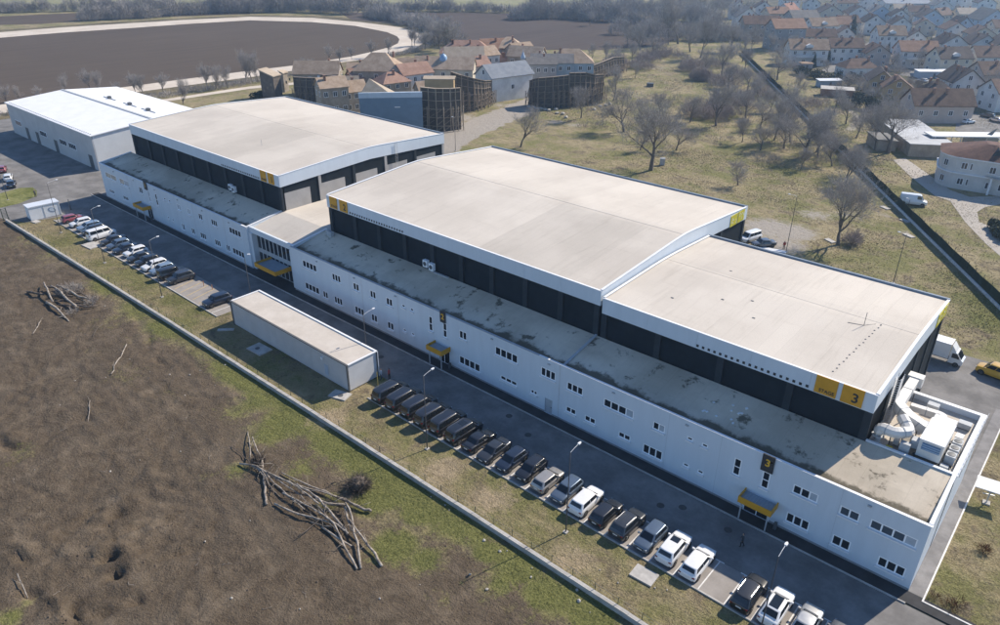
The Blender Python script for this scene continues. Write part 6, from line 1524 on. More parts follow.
S = [
 ("set house with sandy roof and white gable parapets at the left", (-230.91, 163.62), rad(41), 16, 9, 8.2, 3.0, 'stone', 'stan', dict(nwin=4)),
 ("narrow sandy roofed set house behind the lattice panel", (-213.06, 161.65), rad(52), 9, 6, 5.7, 2.6, 'stone', 'pale', {}),
 ("white latticed set house behind the red roofed one", (-225.85, 178.40), rad(41), 8, 6, 8.2, 1.6, 'white', 'stan', {}),
 ("small red roofed set house with skylight", (-221.43, 175.53), rad(70), 9, 8, 6.2, 2.4, 'stone', 'sred', {}),
 ("large hipped set house with mixed tan and brown roof", (-218.30, 181.79), rad(38), 17, 13, 8.8, 4.4, 'stone', 'stan', dict(kind='hip')),
 ("ruined red roofed set house in the courtyard", (-207.21, 177.54), rad(78), 11, 9, 6.2, 2.4, 'stone', 'sred', dict(kind='hip')),
 ("white set house with red roof left of the curved wall", (-208.3, 188.6), rad(79), 12.5, 9.5, 7.6, 2.6, 'white', 'sred', dict(nwin=4)),
 ("tan roofed set house behind the white red-roofed one", (-216.88, 197.73), rad(41), 12, 8, 7.6, 2.4, 'stone', 'stan', {}),
 ("long sandy roofed set house with small blue dome", (-203.59, 201.17), rad(36), 22, 10, 8.4, 3.0, 'cream', 'stan', dict(nwin=5)),
 ("pale roofed pinkish set house with gable to the right", (-210.58, 218.72), rad(48), 15, 10, 8.8, 3.6, 'pink', 'pale', {}),
 ("wide red tan hipped set house at the field edge", (-222.57, 233.06), rad(40), 22, 14, 9.2, 3.4, 'white', 'sred', dict(kind='hip', chim=3)),
 ("dark gabled set house with brown roof beside the wide hipped one", (-217.04, 244.40), rad(60), 13, 9, 9.7, 3.0, 'grey', 'orange', {}),
 ("set house with ochre tan roof, tallest at the back", (-213.74, 249.62), rad(41), 12, 11, 10.2, 3.0, 'stone', 'stan', dict(kind='hip', nwin=4)),
 ("red roofed set house just behind the white barn's ridge", (-207.21, 240.19), rad(41), 15, 9, 5.2, 2.8, 'stone', 'sred', dict(kind='hip', chim=2)),
 ("tan roofed set house with a hole in its roof", (-198.38, 243.00), rad(20), 14, 9, 8.7, 2.8, 'stone', 'stan', {}),
 ("grey set house front with tall windows", (-180.15, 236.02), rad(40), 16, 8, 9, 2.2, 'bluewash', 'slate', dict(nwin=5, chim=2)),
 ("set house with hipped roof, sandy on its sunny side", (-176.75, 243.66), rad(40), 17, 12, 8.8, 3.6, 'bluewash', 'stan', dict(kind='hip', nwin=5, chim=2)),
 ("small sandy lean-to house at the barn's right end", (-185.89, 234.73), rad(60), 8, 6, 4.4, 2.4, 'cream', 'pale', dict(wins=False)),
 ("sandy box top rising behind the open timber frame", (-168.76, 164.20), rad(40), 9, 4, 13.2, .4, 'ochre', 'pale', dict(wins=False, chim=0)),
 ("ruined pale hut beside the sandy box top", (-193.52, 182.07), rad(70), 8, 5, 4.6, 2.0, 'stone', 'stan', dict(wins=False)),
 ("narrow stone set house squeezed behind the blue shed's left end", (-201.11, 155.28), rad(75), 8, 6, 6.8, 2.4, 'stone', 'stan', {}),
 ("small pink set house beside the dome house", (-200.36, 214.66), rad(78), 9, 7, 8.2, 2.2, 'pink', 'sred', {}),
 ("pale set house between the back roofs", (-210.79, 230.65), rad(78), 10, 8, 9.2, 2.4, 'white', 'stan', {}),
 ("stone set house tight against the tallest one", (-206.42, 248.16), rad(78), 10, 8, 9.6, 2.2, 'stone', 'stan', {}),
 ("stone set house right of the barn with grey shaded front", (-179.48, 228.35), rad(45), 11, 8, 9.4, 1.6, 'grey', 'slate', dict(nwin=4)),
 ("tan roofed set house behind the first set wall", (-201.37, 147.20), rad(70), 9, 7, 9.2, 2.2, 'stone', 'stan', {}),
]
for lb, c, rz, L, W, ev, rs, wl, rf, kw in S:
    house(lb, c, rz, L, W, ev, rs, wl, rf, name="set_house", group="film set houses", over=.4, **kw)
dm = empty("blue_dome", (*(-203.47, 200.31), 10.6), 0, "small blue dome on the long sandy roofed set house", "dome")
MB().lathe([(1.5, 0), (1.5, .6), (1.35, 1.4), (.95, 2.1), (.4, 2.5), (.08, 2.7), (.05, 3.6)], 14).build("dome", pm("blue dome sheet", (.28, .42, .58), .06, 1, .4), dm, True)
dm = empty("blue_spire", (*(-194.47, 235.81), 8.2), 0, "small pale blue spire at the white barn's right end", "spire")
MB().lathe([(1.1, 0), (1.0, .8), (.5, 2.0), (.1, 3.0), (.04, 3.8)], 12).build("spire", pm("pale blue spire sheet", (.40, .50, .60), .06, 1, .4), dm, True)

tag(MB().box(-2.6, 2.6, -1.6, 1.6, 0, 4.2).build("white_hut", M_COPE, loc=(*(-193.16, 192.87), 0), rz=rad(38)), "white flat topped hut behind the curved set wall", "hut")
# rubble by the set walls
rr = random.Random(5)
def rock_mesh(r, seed, mat):
    q = random.Random(seed); bm = bmesh.new(); bmesh.ops.create_icosphere(bm, subdivisions=1, radius=r)
    for v in bm.verts: v.co *= q.uniform(.7, 1.2); v.co.z *= .7
    me = bpy.data.meshes.new("stone"); bm.to_mesh(me); bm.free(); me.materials.append(mat); return me
M_STONE = pm("pale stone", (.48, .45, .40), .15, 3, .9)
RK = [rock_mesh(.5, i, M_STONE) for i in range(4)]
for u0, u1, v0, v1, n in ((530, 545, 106, 111, 8), (590, 612, 104, 111, 8), (548, 566, 108, 112, 4)):
    pass
for i, c in enumerate(((-158.45, 198.50), (-156.23, 197.35), (-155.71, 198.88), (-153.75, 198.57), (-152.28, 198.87), (-151.47, 201.69), (-147.53, 197.07), (-143.14, 215.71), (-142.52, 218.46), (-142.88, 221.47), (-141.95, 210.38), (-141.83, 194.40), (-145.61, 197.82), (-160.72, 198.57))):
    o = link_mesh("rubble_stone", RK[i % 4], None, (c[0], c[1], .3), i * 1.3); o.scale = (1.6, 1.6, 1.5)
    tag(o, "pale rubble lump lying in front of the dark set walls", "rubble", "rubble by the set walls")

# ================================================================== trees
M_BARK = pm("grey brown bark", (.16, .138, .12), .2, 2, .95, rnd=.12)
M_TWIG = pm("bare twigs", (.38, .345, .315), .2, .6, .95, rnd=.12)
M_TWIGR = pm("reddish bare shrub twigs", (.35, .295, .265), .2, .6, .95, rnd=.1)
M_CONIF = pm("dark conifer needles", (.022, .036, .020), .3, 1.2, .9, rnd=.1)
M_HEDGE = pm("dark evergreen hedge", (.020, .032, .016), .35, 1.0, .9)

def ribbons(segs, width, rng):
    """thin crossed-free strips, one quad per twig segment; segs = (n,2,3)"""
    segs = np.asarray(segs, float); n = len(segs)
    d = segs[:, 1] - segs[:, 0]
    r = rng.normal(size=(n, 3)); s = np.cross(d, r); s /= np.linalg.norm(s, axis=1, keepdims=True) + 1e-9
    w = (width * rng.uniform(.6, 1.3, n))[:, None]
    v = np.stack([segs[:, 0] - s * w, segs[:, 0] + s * w, segs[:, 1] + s * w * .45, segs[:, 1] - s * w * .45], 1).reshape(-1, 3)
    f = np.arange(n * 4).reshape(n, 4)
    return v, f

def tree_meshes(seed, spread=.42, trunk_h=.22, up=.55, limbs=6, twigs=9, tw=.016, lvls=(6, 5, 5), low=.42):
    """bare tree of height 10: (trunk with limbs, twig crown)"""
    q = random.Random(seed); rng = np.random.default_rng(seed)
    tb = MB(); tw_s = []
    H = 10.0
    def perp(d):
        a = Vector((q.gauss(0, 1), q.gauss(0, 1), q.gauss(0, 1)))
        return (a - d * a.dot(d)).normalized()
    def grow(p, d, ln, r, lv):
        n = 3 if lv < 2 else 2
        pts = [p.copy()]; dd = d.copy()
        for i in range(n):
            dd = (dd + perp(dd) * .22 + Vector((0, 0, .10))).normalized()
            pts.append(pts[-1] + dd * ln / n)
        rs = [r * (1 - .62 * i / n) for i in range(n + 1)]
        if lv <= 2: tb.tube(pts, rs, 6 if lv == 0 else (5 if lv == 1 else 3), cap=False)
        else:
            for a, c in zip(pts, pts[1:]): tw_s.append((tuple(a), tuple(c)))
        if lv >= 4: return
        kids = (limbs, *lvls)[lv] if lv < 4 else 0
        for k in range(kids):
            t = q.uniform(.30, 1.0) if lv else q.uniform(low, 1.0)
            if k == 0: t = 1.0
            i = min(n - 1, int(t * n)); f = t * n - i
            b = pts[i].lerp(pts[i + 1], min(1, f))
            ang = q.uniform(.35, .95) * (spread / .42)
            if k == 0: ang *= .35
            nd = (dd * math.cos(ang) + perp(dd) * math.sin(ang) + Vector((0, 0, up * .22))).normalized()
            grow(b, nd, ln * q.uniform(.52, .78) * (1.15 if lv == 0 else 1), max(.012, r * (1 - .62 * t) * q.uniform(.5, .72)), lv + 1)
    grow(Vector((0, 0, -.2)), Vector((q.uniform(-.08, .08), q.uniform(-.08, .08), 1)).normalized(), H * (trunk_h + .18), .26, 0)
    # normalise height
    seg = np.array(tw_s); top = seg[..., 2].max(); k = H / top
    tb.v = [(x * k, y * k, z * k) for x, y, z in tb.v]; seg = seg * k
    # fine twigs off the outer segments
    n = len(seg); pick = rng.integers(0, n, int(n * 1.9)); t = rng.uniform(0, 1, len(pick))[:, None]
    base = seg[pick, 0] * (1 - t) + seg[pick, 1] * t
    dirs = (seg[pick, 1] - seg[pick, 0]); dirs /= np.linalg.norm(dirs, axis=1, keepdims=True) + 1e-9
    dirs = dirs + rng.normal(0, .7, dirs.shape) + np.array([0, 0, .25]); dirs /= np.linalg.norm(dirs, axis=1, keepdims=True)
    fine = np.stack([base, base + dirs * rng.uniform(.4, 1.15, (len(pick), 1))], 1)
    v1, f1 = ribbons(seg, tw * .9, rng); v2, f2 = ribbons(fine, tw * .55, rng)
    tm = tb.mesh("trunk", M_BARK, True, fix=False)
    cm = np_mesh("crown", np.concatenate([v1, v2]), np.concatenate([f1, f2 + len(v1)]), M_TWIG)
    return tm, cm
TREES = [tree_meshes(3, .42, .25), tree_meshes(8, .50, .18, .4, 7), tree_meshes(15, .38, .30, .7, 6), tree_meshes(21, .52, .14, .5, 8), tree_meshes(34, .44, .22, .6, 7), tree_meshes(55, .34, .34, .8, 5)]
SLIM = [tree_meshes(61, .26, .36, 1.0, 9, tw=.02, lvls=(5, 4, 4), low=.12), tree_meshes(67, .24, .40, 1.1, 10, tw=.02, lvls=(5, 4, 4), low=.15), tree_meshes(71, .30, .34, .9, 9, tw=.02, lvls=(5, 4, 4), low=.1)]
rt = random.Random(77)
_o1 = "first second third fourth fifth sixth seventh eighth ninth tenth eleventh twelfth thirteenth fourteenth fifteenth sixteenth seventeenth eighteenth nineteenth".split()
_ot = ["twent", "thirt", "fort", "fift"]
def ordinal(n):
    if n == 1: return "leftmost"
    if n < 20: return _o1[n - 1] + " from the left"
    t, u = divmod(n, 10)
    return (_ot[t - 2] + ("ieth" if u == 0 else "y-" + _o1[u - 1])) + " from the left"
ORD = [ordinal(n) for n in range(1, 60)]
def across(c):
    """how far right a place lies in the photograph, for the wording of labels only"""
    d = (c[0] * CR[0] + c[1] * CR[1]) / (c[0] * CF[0] + c[1] * CF[1] + 25.0); return d
def left_to_right(lst):
    s_ = sorted(range(len(lst)), key=lambda i: across(lst[i][0])); return {i: ORD[k] for k, i in enumerate(s_)}
def tree(c, h, label, kind=None, group="bare trees in the meadow", slim=False, wide=1.0, name="bare_tree"):
    src = SLIM if slim else TREES
    tm, cm = src[kind if kind is not None else rt.randrange(len(src))]
    r = empty(name, (c[0], c[1], -.05), rt.uniform(0, 6.28), label, "tree", group)
    s = h / 10.0 * (1.0 if slim else 1.12); r.scale = (s * wide, s * wide, s)
    link_mesh("trunk", tm, r); link_mesh("crown", cm, r)
    return r
tree((-129.84, 157.02), 10.5, "small bare tree behind the middle hall's roof edge by the lane", 0)
tree((-117.71, 191.27), 12.5, "bare tree with open crown between the set walls and the bush", 1)
tree((-90.96, 162.22), 17.5, "large bare tree standing right behind the middle hall", 3, wide=.95)
tree((-100.58, 217.15), 13.5, "bare tree in front of the reddish thicket", 4)
tree((-80.01, 212.63), 13.0, "bare tree left of the green fence near its middle", 2)
tree((-66.74, 200.33), 12.5, "bushy multi-stemmed bare tree beside the green fence", 3, wide=1.15)
tree((-37.68, 142.81), 15.5, "leaning bare tree in the meadow behind the near hall", 4, wide=.9)
tree((-118.89, 307.58), 13.0, "bare tree right of the fence's far end on pale grass", 1)
tree((-50.83, 220.12), 15.0, "big bare tree in front of the yard building by the villa", 3, wide=1.1)
tree((-54.50, 220.97), 11.0, "bare tree left of the big one by the yard building", 2)
tree((-138.23, 197.68), 10.0, "bare tree standing before the dark set wall", 0)
tree((-145.40, 227.17), 12.0, "slender bare tree at the right end of the set walls", 5)
tree((-164.25, 271.98), 6.0, "very small bare tree inside the wheel track bend", 5)
tree((-79.16, 259.41), 8.0, "bare tree just right of the green fence, middle", 0)
tree((-98.62, 277.12), 9.0, "sparse bare tree right of the fence by the white shed", 5)
tree((-106.20, 260.69), 9.0, "bare tree left of the fence on dry grass", 2)
tree((-68.95, 165.42), 6.0, "low bare shrub-like tree in the meadow shade", 1)
tree((-140.91, 303.09), 14.0, "bare tree at the fence's far end, left side", 4)
tree((-170.02, 339.18), 20.0, "tall bare tree in the thicket top left of the fence", 2)
tree((-202.05, 375.53), 24.0, "tallest bare tree between the ploughed field and the village", 0)
tree((-204.03, 368.40), 18.0, "bare tree left of the tallest one", 5)
tree((-90.82, 304.71), 7.0, "bare shrub tree by the low shed", 1, wide=1.3)
tree((-183.06, 353.54), 15.0, "bare tree just right of the tallest one", 1)
T6676 = (((-205.21, 342.31), 13), ((-217.61, 350.54), 12), ((-190.23, 328.94), 10), ((-196.18, 403.10), 16), ((-168.23, 367.35), 15), ((-149.85, 341.57), 13), ((-160.06, 374.97), 12), ((-173.96, 423.95), 12), ((-212.10, 465.44), 14), ((-227.74, 436.46), 16), ((-252.10, 442.35), 13), ((-285.79, 441.82), 12), ((-301.48, 443.65), 12), ((-284.48, 477.43), 12), ((-248.83, 511.48), 14), ((-139.18, 321.62), 10), ((-149.41, 305.26), 10), ((-125.98, 277.87), 9), ((-116.77, 275.60), 9),
        ((-316.18, 475.05), 12), ((-319.26, 502.09), 13), ((-293.17, 527.16), 14), ((-284.25, 557.12), 14), ((-284.68, 411.48), 9), ((-264.75, 554.48), 12), ((-196.38, 298.43), 9), ((-204.53, 298.87), 7), ((-186.07, 292.70), 8), ((-187.52, 306.65), 8), ((-120.70, 217.55), 7), ((-109.24, 216.53), 8), ((-103.22, 176.86), 7), ((-95.79, 183.59), 8), ((-71.75, 220.13), 9), ((-86.62, 240.86), 8), ((-74.27, 205.91), 9), ((-63.36, 202.07), 8), ((-49.50, 181.90), 9))
rk = left_to_right(T6676)
for i, (c, h) in enumerate(T6676):
    tree(c, h, "bare tree in the loose wood left of the village, " + rk[i], None, "bare trees of the loose wood")
TFEN = (((-75.63, 213.54), 9), ((-66.00, 207.76), 9), ((-57.85, 196.92), 8), ((-51.53, 188.65), 8), ((-89.25, 223.93), 9), ((-98.42, 233.94), 9), ((-92.29, 251.53), 9), ((-72.18, 229.30), 8), ((-96.30, 247.87), 8), ((-85.96, 204.17), 7), ((-78.40, 199.33), 7), ((-62.66, 187.76), 6), ((-62.94, 231.24), 8), ((-71.24, 247.43), 8))
rk = left_to_right(TFEN)
for i, (c, h) in enumerate(TFEN):
    tree(c, h, "small bare tree scattered along the green fence, " + rk[i], None, "small bare trees along the green fence")
# slim trees along the track and lanes
T7113 = (((-297.13, 81.61), 7), ((-297.70, 85.57), 6), ((-296.85, 100.47), 8), ((-298.05, 109.37), 9), ((-295.89, 111.35), 8), ((-280.13, 118.24), 9), ((-276.23, 119.35), 8), ((-276.21, 126.85), 8), ((-252.94, 122.00), 9), ((-269.57, 140.69), 11), ((-267.37, 142.71), 9), ((-267.61, 147.84), 9), ((-273.58, 159.24), 11), ((-275.68, 163.24), 12), ((-273.91, 164.86), 9), ((-287.13, 210.43), 9), ((-281.57, 211.77), 8), ((-286.67, 222.65), 7), ((-284.51, 232.83), 9), ((-286.09, 244.13), 8), ((-297.75, 270.59), 11), ((-299.32, 274.15), 9), ((-273.14, 184.39), 7), ((-273.48, 190.70), 6), ((-279.04, 111.95), 6), ((-292.61, 90.23), 6))
rk = left_to_right(T7113)
for i, (c, h) in enumerate(T7113):
    tree(c, h, "slim bare tree along the pale dirt track, " + rk[i], None, "slim bare trees along the track", True)
T9075 = (((-279.57, 272.96), 16), ((-272.16, 270.53), 18), ((-292.09, 280.91), 14), ((-285.10, 267.80), 10), ((-282.64, 284.70), 13), ((-312.14, 305.84), 12), ((-322.50, 308.07), 11))
rk = left_to_right(T9075)
for i, (c, h) in enumerate(T9075):
    tree(c, h, "slim bare tree in the clump at the track's bend, " + rk[i], None, "slim bare trees at the track bend", True, wide=1.2)
TFAR = (((-673.90, 250.18), 16), ((-627.36, 307.97), 17), ((-597.91, 363.02), 18), ((-585.42, 361.79), 19), ((-565.18, 394.94), 20), ((-541.87, 391.09), 21), ((-529.02, 403.58), 16), ((-518.26, 401.29), 17), ((-514.79, 404.66), 18), ((-500.34, 406.26), 19), ((-465.25, 428.14), 20), ((-455.58, 437.51), 21), ((-451.24, 447.75), 16), ((-388.71, 478.76), 17))
rk = left_to_right(TFAR)
for i, (c, h) in enumerate(TFAR):
    tree(c, h, "slim bare tree at the far field edge along the top, " + rk[i], None, "slim bare trees at the far field edge", True, wide=1.1)
# village garden trees
T4861 = (((-95.23, 400.30), 9), ((-103.00, 393.09), 7), ((-79.74, 289.58), 7), ((-82.73, 373.79), 9), ((-47.10, 331.75), 9), ((-46.49, 320.01), 8), ((-68.15, 300.20), 8), ((-122.27, 367.15), 7), ((-127.76, 434.52), 7), ((-77.97, 392.75), 7), ((-88.16, 406.86), 7), ((-76.39, 452.92), 7), ((-144.78, 389.20), 9), ((-141.67, 365.51), 9), ((-86.14, 314.46), 6), ((-107.62, 333.78), 6), ((-40.65, 313.76), 8), ((-87.49, 461.95), 7), ((-63.62, 277.67), 8), ((-73.22, 277.39), 7), ((-163.41, 497.24), 8), ((-150.59, 434.57), 7), ((-139.62, 492.78), 8), ((-111.66, 439.39), 7), ((-134.87, 553.47), 8), ((-131.50, 605.64), 8), ((-106.05, 524.40), 7), ((-86.02, 484.11), 7), ((-84.48, 531.97), 7), ((-127.91, 645.67), 8), ((-155.64, 565.62), 8), ((-153.20, 521.18), 7), ((-103.56, 478.63), 7), ((-66.45, 403.41), 7), ((-72.53, 376.24), 7), ((-92.24, 365.00), 7), ((-67.22, 310.80), 7), ((-187.49, 552.28), 8), ((-174.08, 473.46), 8), ((-177.02, 444.92), 9), ((-153.36, 381.21), 9))
rk = left_to_right(T4861)
for i, (c, h) in enumerate(T4861):
    tree(c, h, "bare garden tree between village houses, " + rk[i], None, "bare garden trees in the village")

# ---- conifers and evergreen hedges
def needle_cloud(name, shells, mat, n, size, seed):
    """leaf-sized faces through the volume of stacked shells: (x,y,z,rx,ry,rz)"""
    rng = np.random.default_rng(seed)
    vol = np.array([s[3] * s[4] * s[5] for s in shells]); k = rng.choice(len(shells), n, p=vol / vol.sum())
    sh = np.array(shells, float)[k]
    d = rng.normal(size=(n, 3)); d /= np.linalg.norm(d, axis=1, keepdims=True)
    rr_ = rng.uniform(.45, 1, n)[:, None] ** .6 * rng.uniform(.85, 1.1, (n, 1))
    c = sh[:, :3] + d * rr_ * sh[:, 3:]
    a = rng.normal(size=(n, 3)); a /= np.linalg.norm(a, axis=1, keepdims=True)
    b = np.cross(a, d + rng.normal(0, .5, (n, 3))); b /= np.linalg.norm(b, axis=1, keepdims=True) + 1e-9
    s = size * rng.uniform(.5, 1.3, (n, 1))
    v = np.stack([c - a * s, c + b * s * .6, c + a * s, c - b * s * .6], 1).reshape(-1, 3)
    return np_mesh(name, v, np.arange(n * 4).reshape(n, 4), mat)
con = needle_cloud("crown", [(0, 0, 1.2 + i * .9, 1.9 - i * .19, 1.9 - i * .19, .8) for i in range(9)], M_CONIF, 2600, .28, 4)
ctr = MB().tube([(0, 0, -.2), (0, 0, 8.5)], [.16, .03], 6).mesh("trunk", M_BARK)
for c, s, lb in (((-118.78, 362.56), .95, "dark conifer right of the dormered house"), ((-143.24, 470.54), 1.35, "tall dark conifer in front of the red brown roof"), ((-116.31, 445.22), .9, "dark conifer before the tall white house"), ((-103.85, 400.64), .8, "dark conifer under the low gable roof"), ((-119.06, 347.36), .7, "small dark conifer by the tan shed"), ((-42.68, 316.46), .6, "small dark conifer by the right edge parking")):
    r = empty("conifer", (c[0], c[1], 0), 0, lb, "conifer", "dark conifers in the village"); r.scale = (s, s, s)
    link_mesh("trunk", ctr, r); link_mesh("crown", con, r)
def hedge(label, pts, h, w, seed, mat=None, dens=60):
    q = random.Random(seed); sh = []
    for (a, b) in zip(pts, pts[1:]):
        n = max(1, int(math.hypot(b[0] - a[0], b[1] - a[1]) / (w * .6)))
        for i in range(n + 1):
            t = i / max(1, n); hh = h * q.uniform(.75, 1.15)
            sh.append((a[0] + (b[0] - a[0]) * t + q.uniform(-.4, .4), a[1] + (b[1] - a[1]) * t + q.uniform(-.4, .4), hh * .48, w * q.uniform(.5, .7), w * q.uniform(.5, .7), hh * .52))
    me = needle_cloud("hedge", sh, mat or M_HEDGE, int(len(sh) * dens * 1.0), .3, seed)
    return tag(link_mesh("evergreen_hedge", me), label, "hedge", "evergreen hedges")
hedge("big dark evergreen hedge beside the ochre barn house", [(-81.56, 274.15), (-76.82, 274.10), (-72.19, 274.05), (-68.63, 277.30)], 5.0, 4.0, 3, dens=420)
hedge("dark evergreen hedge below the village gardens", [(-118.65, 326.91), (-108.19, 320.51), (-101.85, 323.26)], 3.6, 3.0, 5, dens=260)
hedge("dark low evergreen hedge behind the white shed", [(-101.95, 329.37), (-96.67, 328.03), (-91.99, 323.32)], 3.0, 2.6, 6, dens=240)
hedge("dark evergreen bushes at the set's left end", [(-243.10, 143.66), (-243.31, 147.07), (-244.06, 150.05)], 2.6, 2.8, 8, dens=240)
hedge("dark green bush at the right edge by the street", [(-17.03, 173.62), (-15.33, 169.17), (-13.29, 165.35)], 2.2, 1.8, 9, pm("olive shrub leaves", (.05, .06, .025), .3, 1, .9), dens=400)

# ---- bare thickets: twig masses nobody could count
def thicket(name, label, blobs_, dens, seed, mat=M_TWIGR, tw=.035, ln=1.5):
    rng = np.random.default_rng(seed); segs = []
    for (x, y), r, h in blobs_:
        n = int(dens * r * r * h * .10) + 60
        a = rng.uniform(0, 2 * np.pi, n); rr_ = r * np.sqrt(rng.uniform(0, 1, n))
        px = x + rr_ * np.cos(a); py = y + rr_ * np.sin(a)
        top = h * np.sqrt(np.clip(1 - (rr_ / r) ** 2, 0.06, 1)) * rng.uniform(.75, 1.12, n)
        pz = rng.uniform(.0, 1, n) ** .7 * top
        d = np.stack([np.cos(a) * .5, np.sin(a) * .5, np.ones(n)], 1) + rng.normal(0, .6, (n, 3)); d /= np.linalg.norm(d, axis=1, keepdims=True)
        p0 = np.stack([px, py, pz], 1); segs.append(np.stack([p0, p0 + d * rng.uniform(.5, 1.2, (n, 1)) * ln], 1))
    v, f = ribbons(np.concatenate(segs), tw, rng)
    o = link_mesh(name, np_mesh(name, v, f, mat)); return tag(o, label, "thicket", None, "stuff")
def line_blobs(pts, r, h, seed, step=.9):
    q = random.Random(seed); out = []
    for a, b in zip(pts, pts[1:]):
        n = max(1, int(math.hypot(b[0] - a[0], b[1] - a[1]) / (r * step)))
        for i in range(n):
            t = i / n; out.append(((a[0] + (b[0] - a[0]) * t + q.uniform(-1, 1) * r * .4, a[1] + (b[1] - a[1]) * t + q.uniform(-1, 1) * r * .4), r * q.uniform(.6, 1.25), h * q.uniform(.55, 1.3)))
    return out
def cl(c, n, sp, r, h, seed):
    q = random.Random(seed); return [((c[0] + q.gauss(0, sp), c[1] + q.gauss(0, sp)), r * q.uniform(.6, 1.2), h * q.uniform(.6, 1.2)) for _ in range(n)]
thicket("thicket", "reddish bare thicket in the middle of the meadow", cl((-109.55, 223.80), 9, 4.0, 3.2, 4.5, 1) + cl((-108.31, 236.91), 8, 4, 3.0, 4, 2) + cl((-109.47, 253.13), 6, 4, 3, 4, 3), 150, 1)
thicket("thicket", "low pale brushwood scattered through the meadow", sum([cl(c_, 4, 2.6, 2.2, 2.2, 80 + k_) for k_, c_ in enumerate(((-121.05, 205.78), (-125.95, 190.57), (-127.36, 232.32), (-125.01, 245.81), (-104.62, 187.25), (-95.59, 219.93), (-92.04, 234.04), (-80.17, 218.80), (-68.89, 205.15), (-60.80, 197.97), (-62.20, 214.00), (-136.21, 211.46), (-109.47, 205.55), (-104.02, 249.27), (-92.82, 201.02), (-72.18, 191.50), (-98.23, 196.10), (-137.36, 204.35), (-130.80, 224.82), (-149.46, 237.96), (-53.69, 201.90), (-93.11, 265.83)))], []), 60, 21, pm("pale brush twigs", (.34, .295, .25), .2, .6, .95), .028, 1.3)
thicket("thicket", "dark round bare bush in the upper meadow", cl((-141.00, 287.22), 5, 1.5, 3.4, 4.2, 5), 330, 5)
thicket("thicket", "bare brush between wheel tracks and loose wood", cl((-158.26, 307.52), 6, 3.5, 3.6, 5, 6) + cl((-152.60, 319.98), 6, 4, 3.5, 5, 7) + cl((-189.28, 325.51), 6, 5, 3.6, 4.2, 8) + cl((-182.18, 332.11), 6, 5, 3.6, 4.2, 9) + cl((-128.21, 284.23), 7, 5, 3.6, 4.5, 10) + cl((-130.59, 302.99), 6, 4, 3.4, 4.5, 11), 110, 6)
thicket("thicket", "bare brush behind the broken far set wall", cl((-179.84, 291.16), 9, 4, 3.6, 4.4, 12) + cl((-191.15, 295.52), 7, 4, 3.4, 4, 13) + cl((-184.79, 309.18), 5, 4, 3.4, 4, 14), 110, 7)
thicket("thicket", "bare brush by the green fence and gardens", cl((-110.99, 273.21), 6, 3.5, 3, 3.6, 15) + cl((-87.36, 264.48), 5, 3, 2.8, 3.2, 16) + cl((-89.96, 305.50), 5, 2, 2.6, 3, 17) + cl((-65.85, 263.61), 5, 2.5, 2.8, 4, 18) + cl((-124.56, 335.13), 5, 4, 3, 3.5, 19), 100, 8)
thicket("thicket", "hedgerow of bare trees along the far ploughed field, left", line_blobs([(-649.08, 165.59), (-636.93, 186.90), (-618.05, 220.00), (-602.13, 256.23), (-589.12, 296.55)], 7, 8, 20) + line_blobs([(-540.28, 207.82), (-539.05, 221.45), (-533.93, 239.24), (-524.92, 252.26)], 6, 10, 21) + line_blobs([(-533.90, 261.83), (-532.65, 282.09), (-523.77, 300.51), (-506.24, 322.40), (-477.15, 345.28), (-442.46, 354.09)], 8, 11, 22) + line_blobs([(-565.29, 308.23), (-545.25, 338.98), (-505.35, 366.11), (-468.26, 379.86)], 8, 9, 23), 26, 9, M_TWIG, .09, 3.0)
thicket("thicket", "hedgerow of bare trees across the far fields, middle", line_blobs([(-465.27, 377.39), (-443.65, 392.92), (-419.53, 410.89), (-395.60, 428.73), (-372.14, 441.08)], 6, 7, 24) + line_blobs([(-339.36, 407.55), (-333.46, 421.82), (-320.46, 438.63), (-296.49, 439.93), (-277.71, 441.38)], 8, 12, 25) + line_blobs([(-429.55, 352.44), (-395.64, 345.53), (-358.94, 333.71), (-330.25, 319.61)], 6, 7, 26) + line_blobs([(-304.71, 290.17), (-287.90, 284.83), (-294.86, 299.40)], 6, 6, 27) + line_blobs([(-368.86, 454.42), (-326.95, 484.47), (-291.02, 508.93), (-266.28, 522.84)], 8, 9, 29), 26, 10, M_TWIG, .09, 3.0)
thicket("thicket", "bare brush in the upper wood towards the village", cl((-254.20, 471.87), 14, 16, 8, 9, 30) + cl((-234.90, 390.47), 9, 12, 7, 8, 31) + cl((-205.20, 406.30), 10, 10, 7, 8, 32) + cl((-184.67, 413.90), 8, 9, 6, 7, 33) + cl((-328.85, 514.15), 8, 18, 8, 8, 34) + cl((-280.58, 583.18), 8, 16, 8, 9, 35), 26, 11, M_TWIG, .08, 2.6)
thicket("thicket", "bare scrub between the houses of the village", cl((-80.54, 301.11), 4, 3, 2.6, 3, 40) + cl((-87.10, 362.79), 4, 4, 3, 4, 41) + cl((-83.38, 387.74), 4, 4, 3, 4, 42) + cl((-47.28, 324.12), 5, 4, 3, 4, 43) + cl((-132.23, 435.56), 3, 4, 3, 4, 44) + cl((-75.76, 418.36), 3, 4, 3, 4, 45) + cl((-130.42, 367.64), 4, 4, 3, 4, 46) + cl((-120.45, 474.15), 3, 4, 3, 4, 47) + cl((-86.98, 429.35), 3, 5, 3, 4, 48), 60, 12, M_TWIG, .06, 2.0)
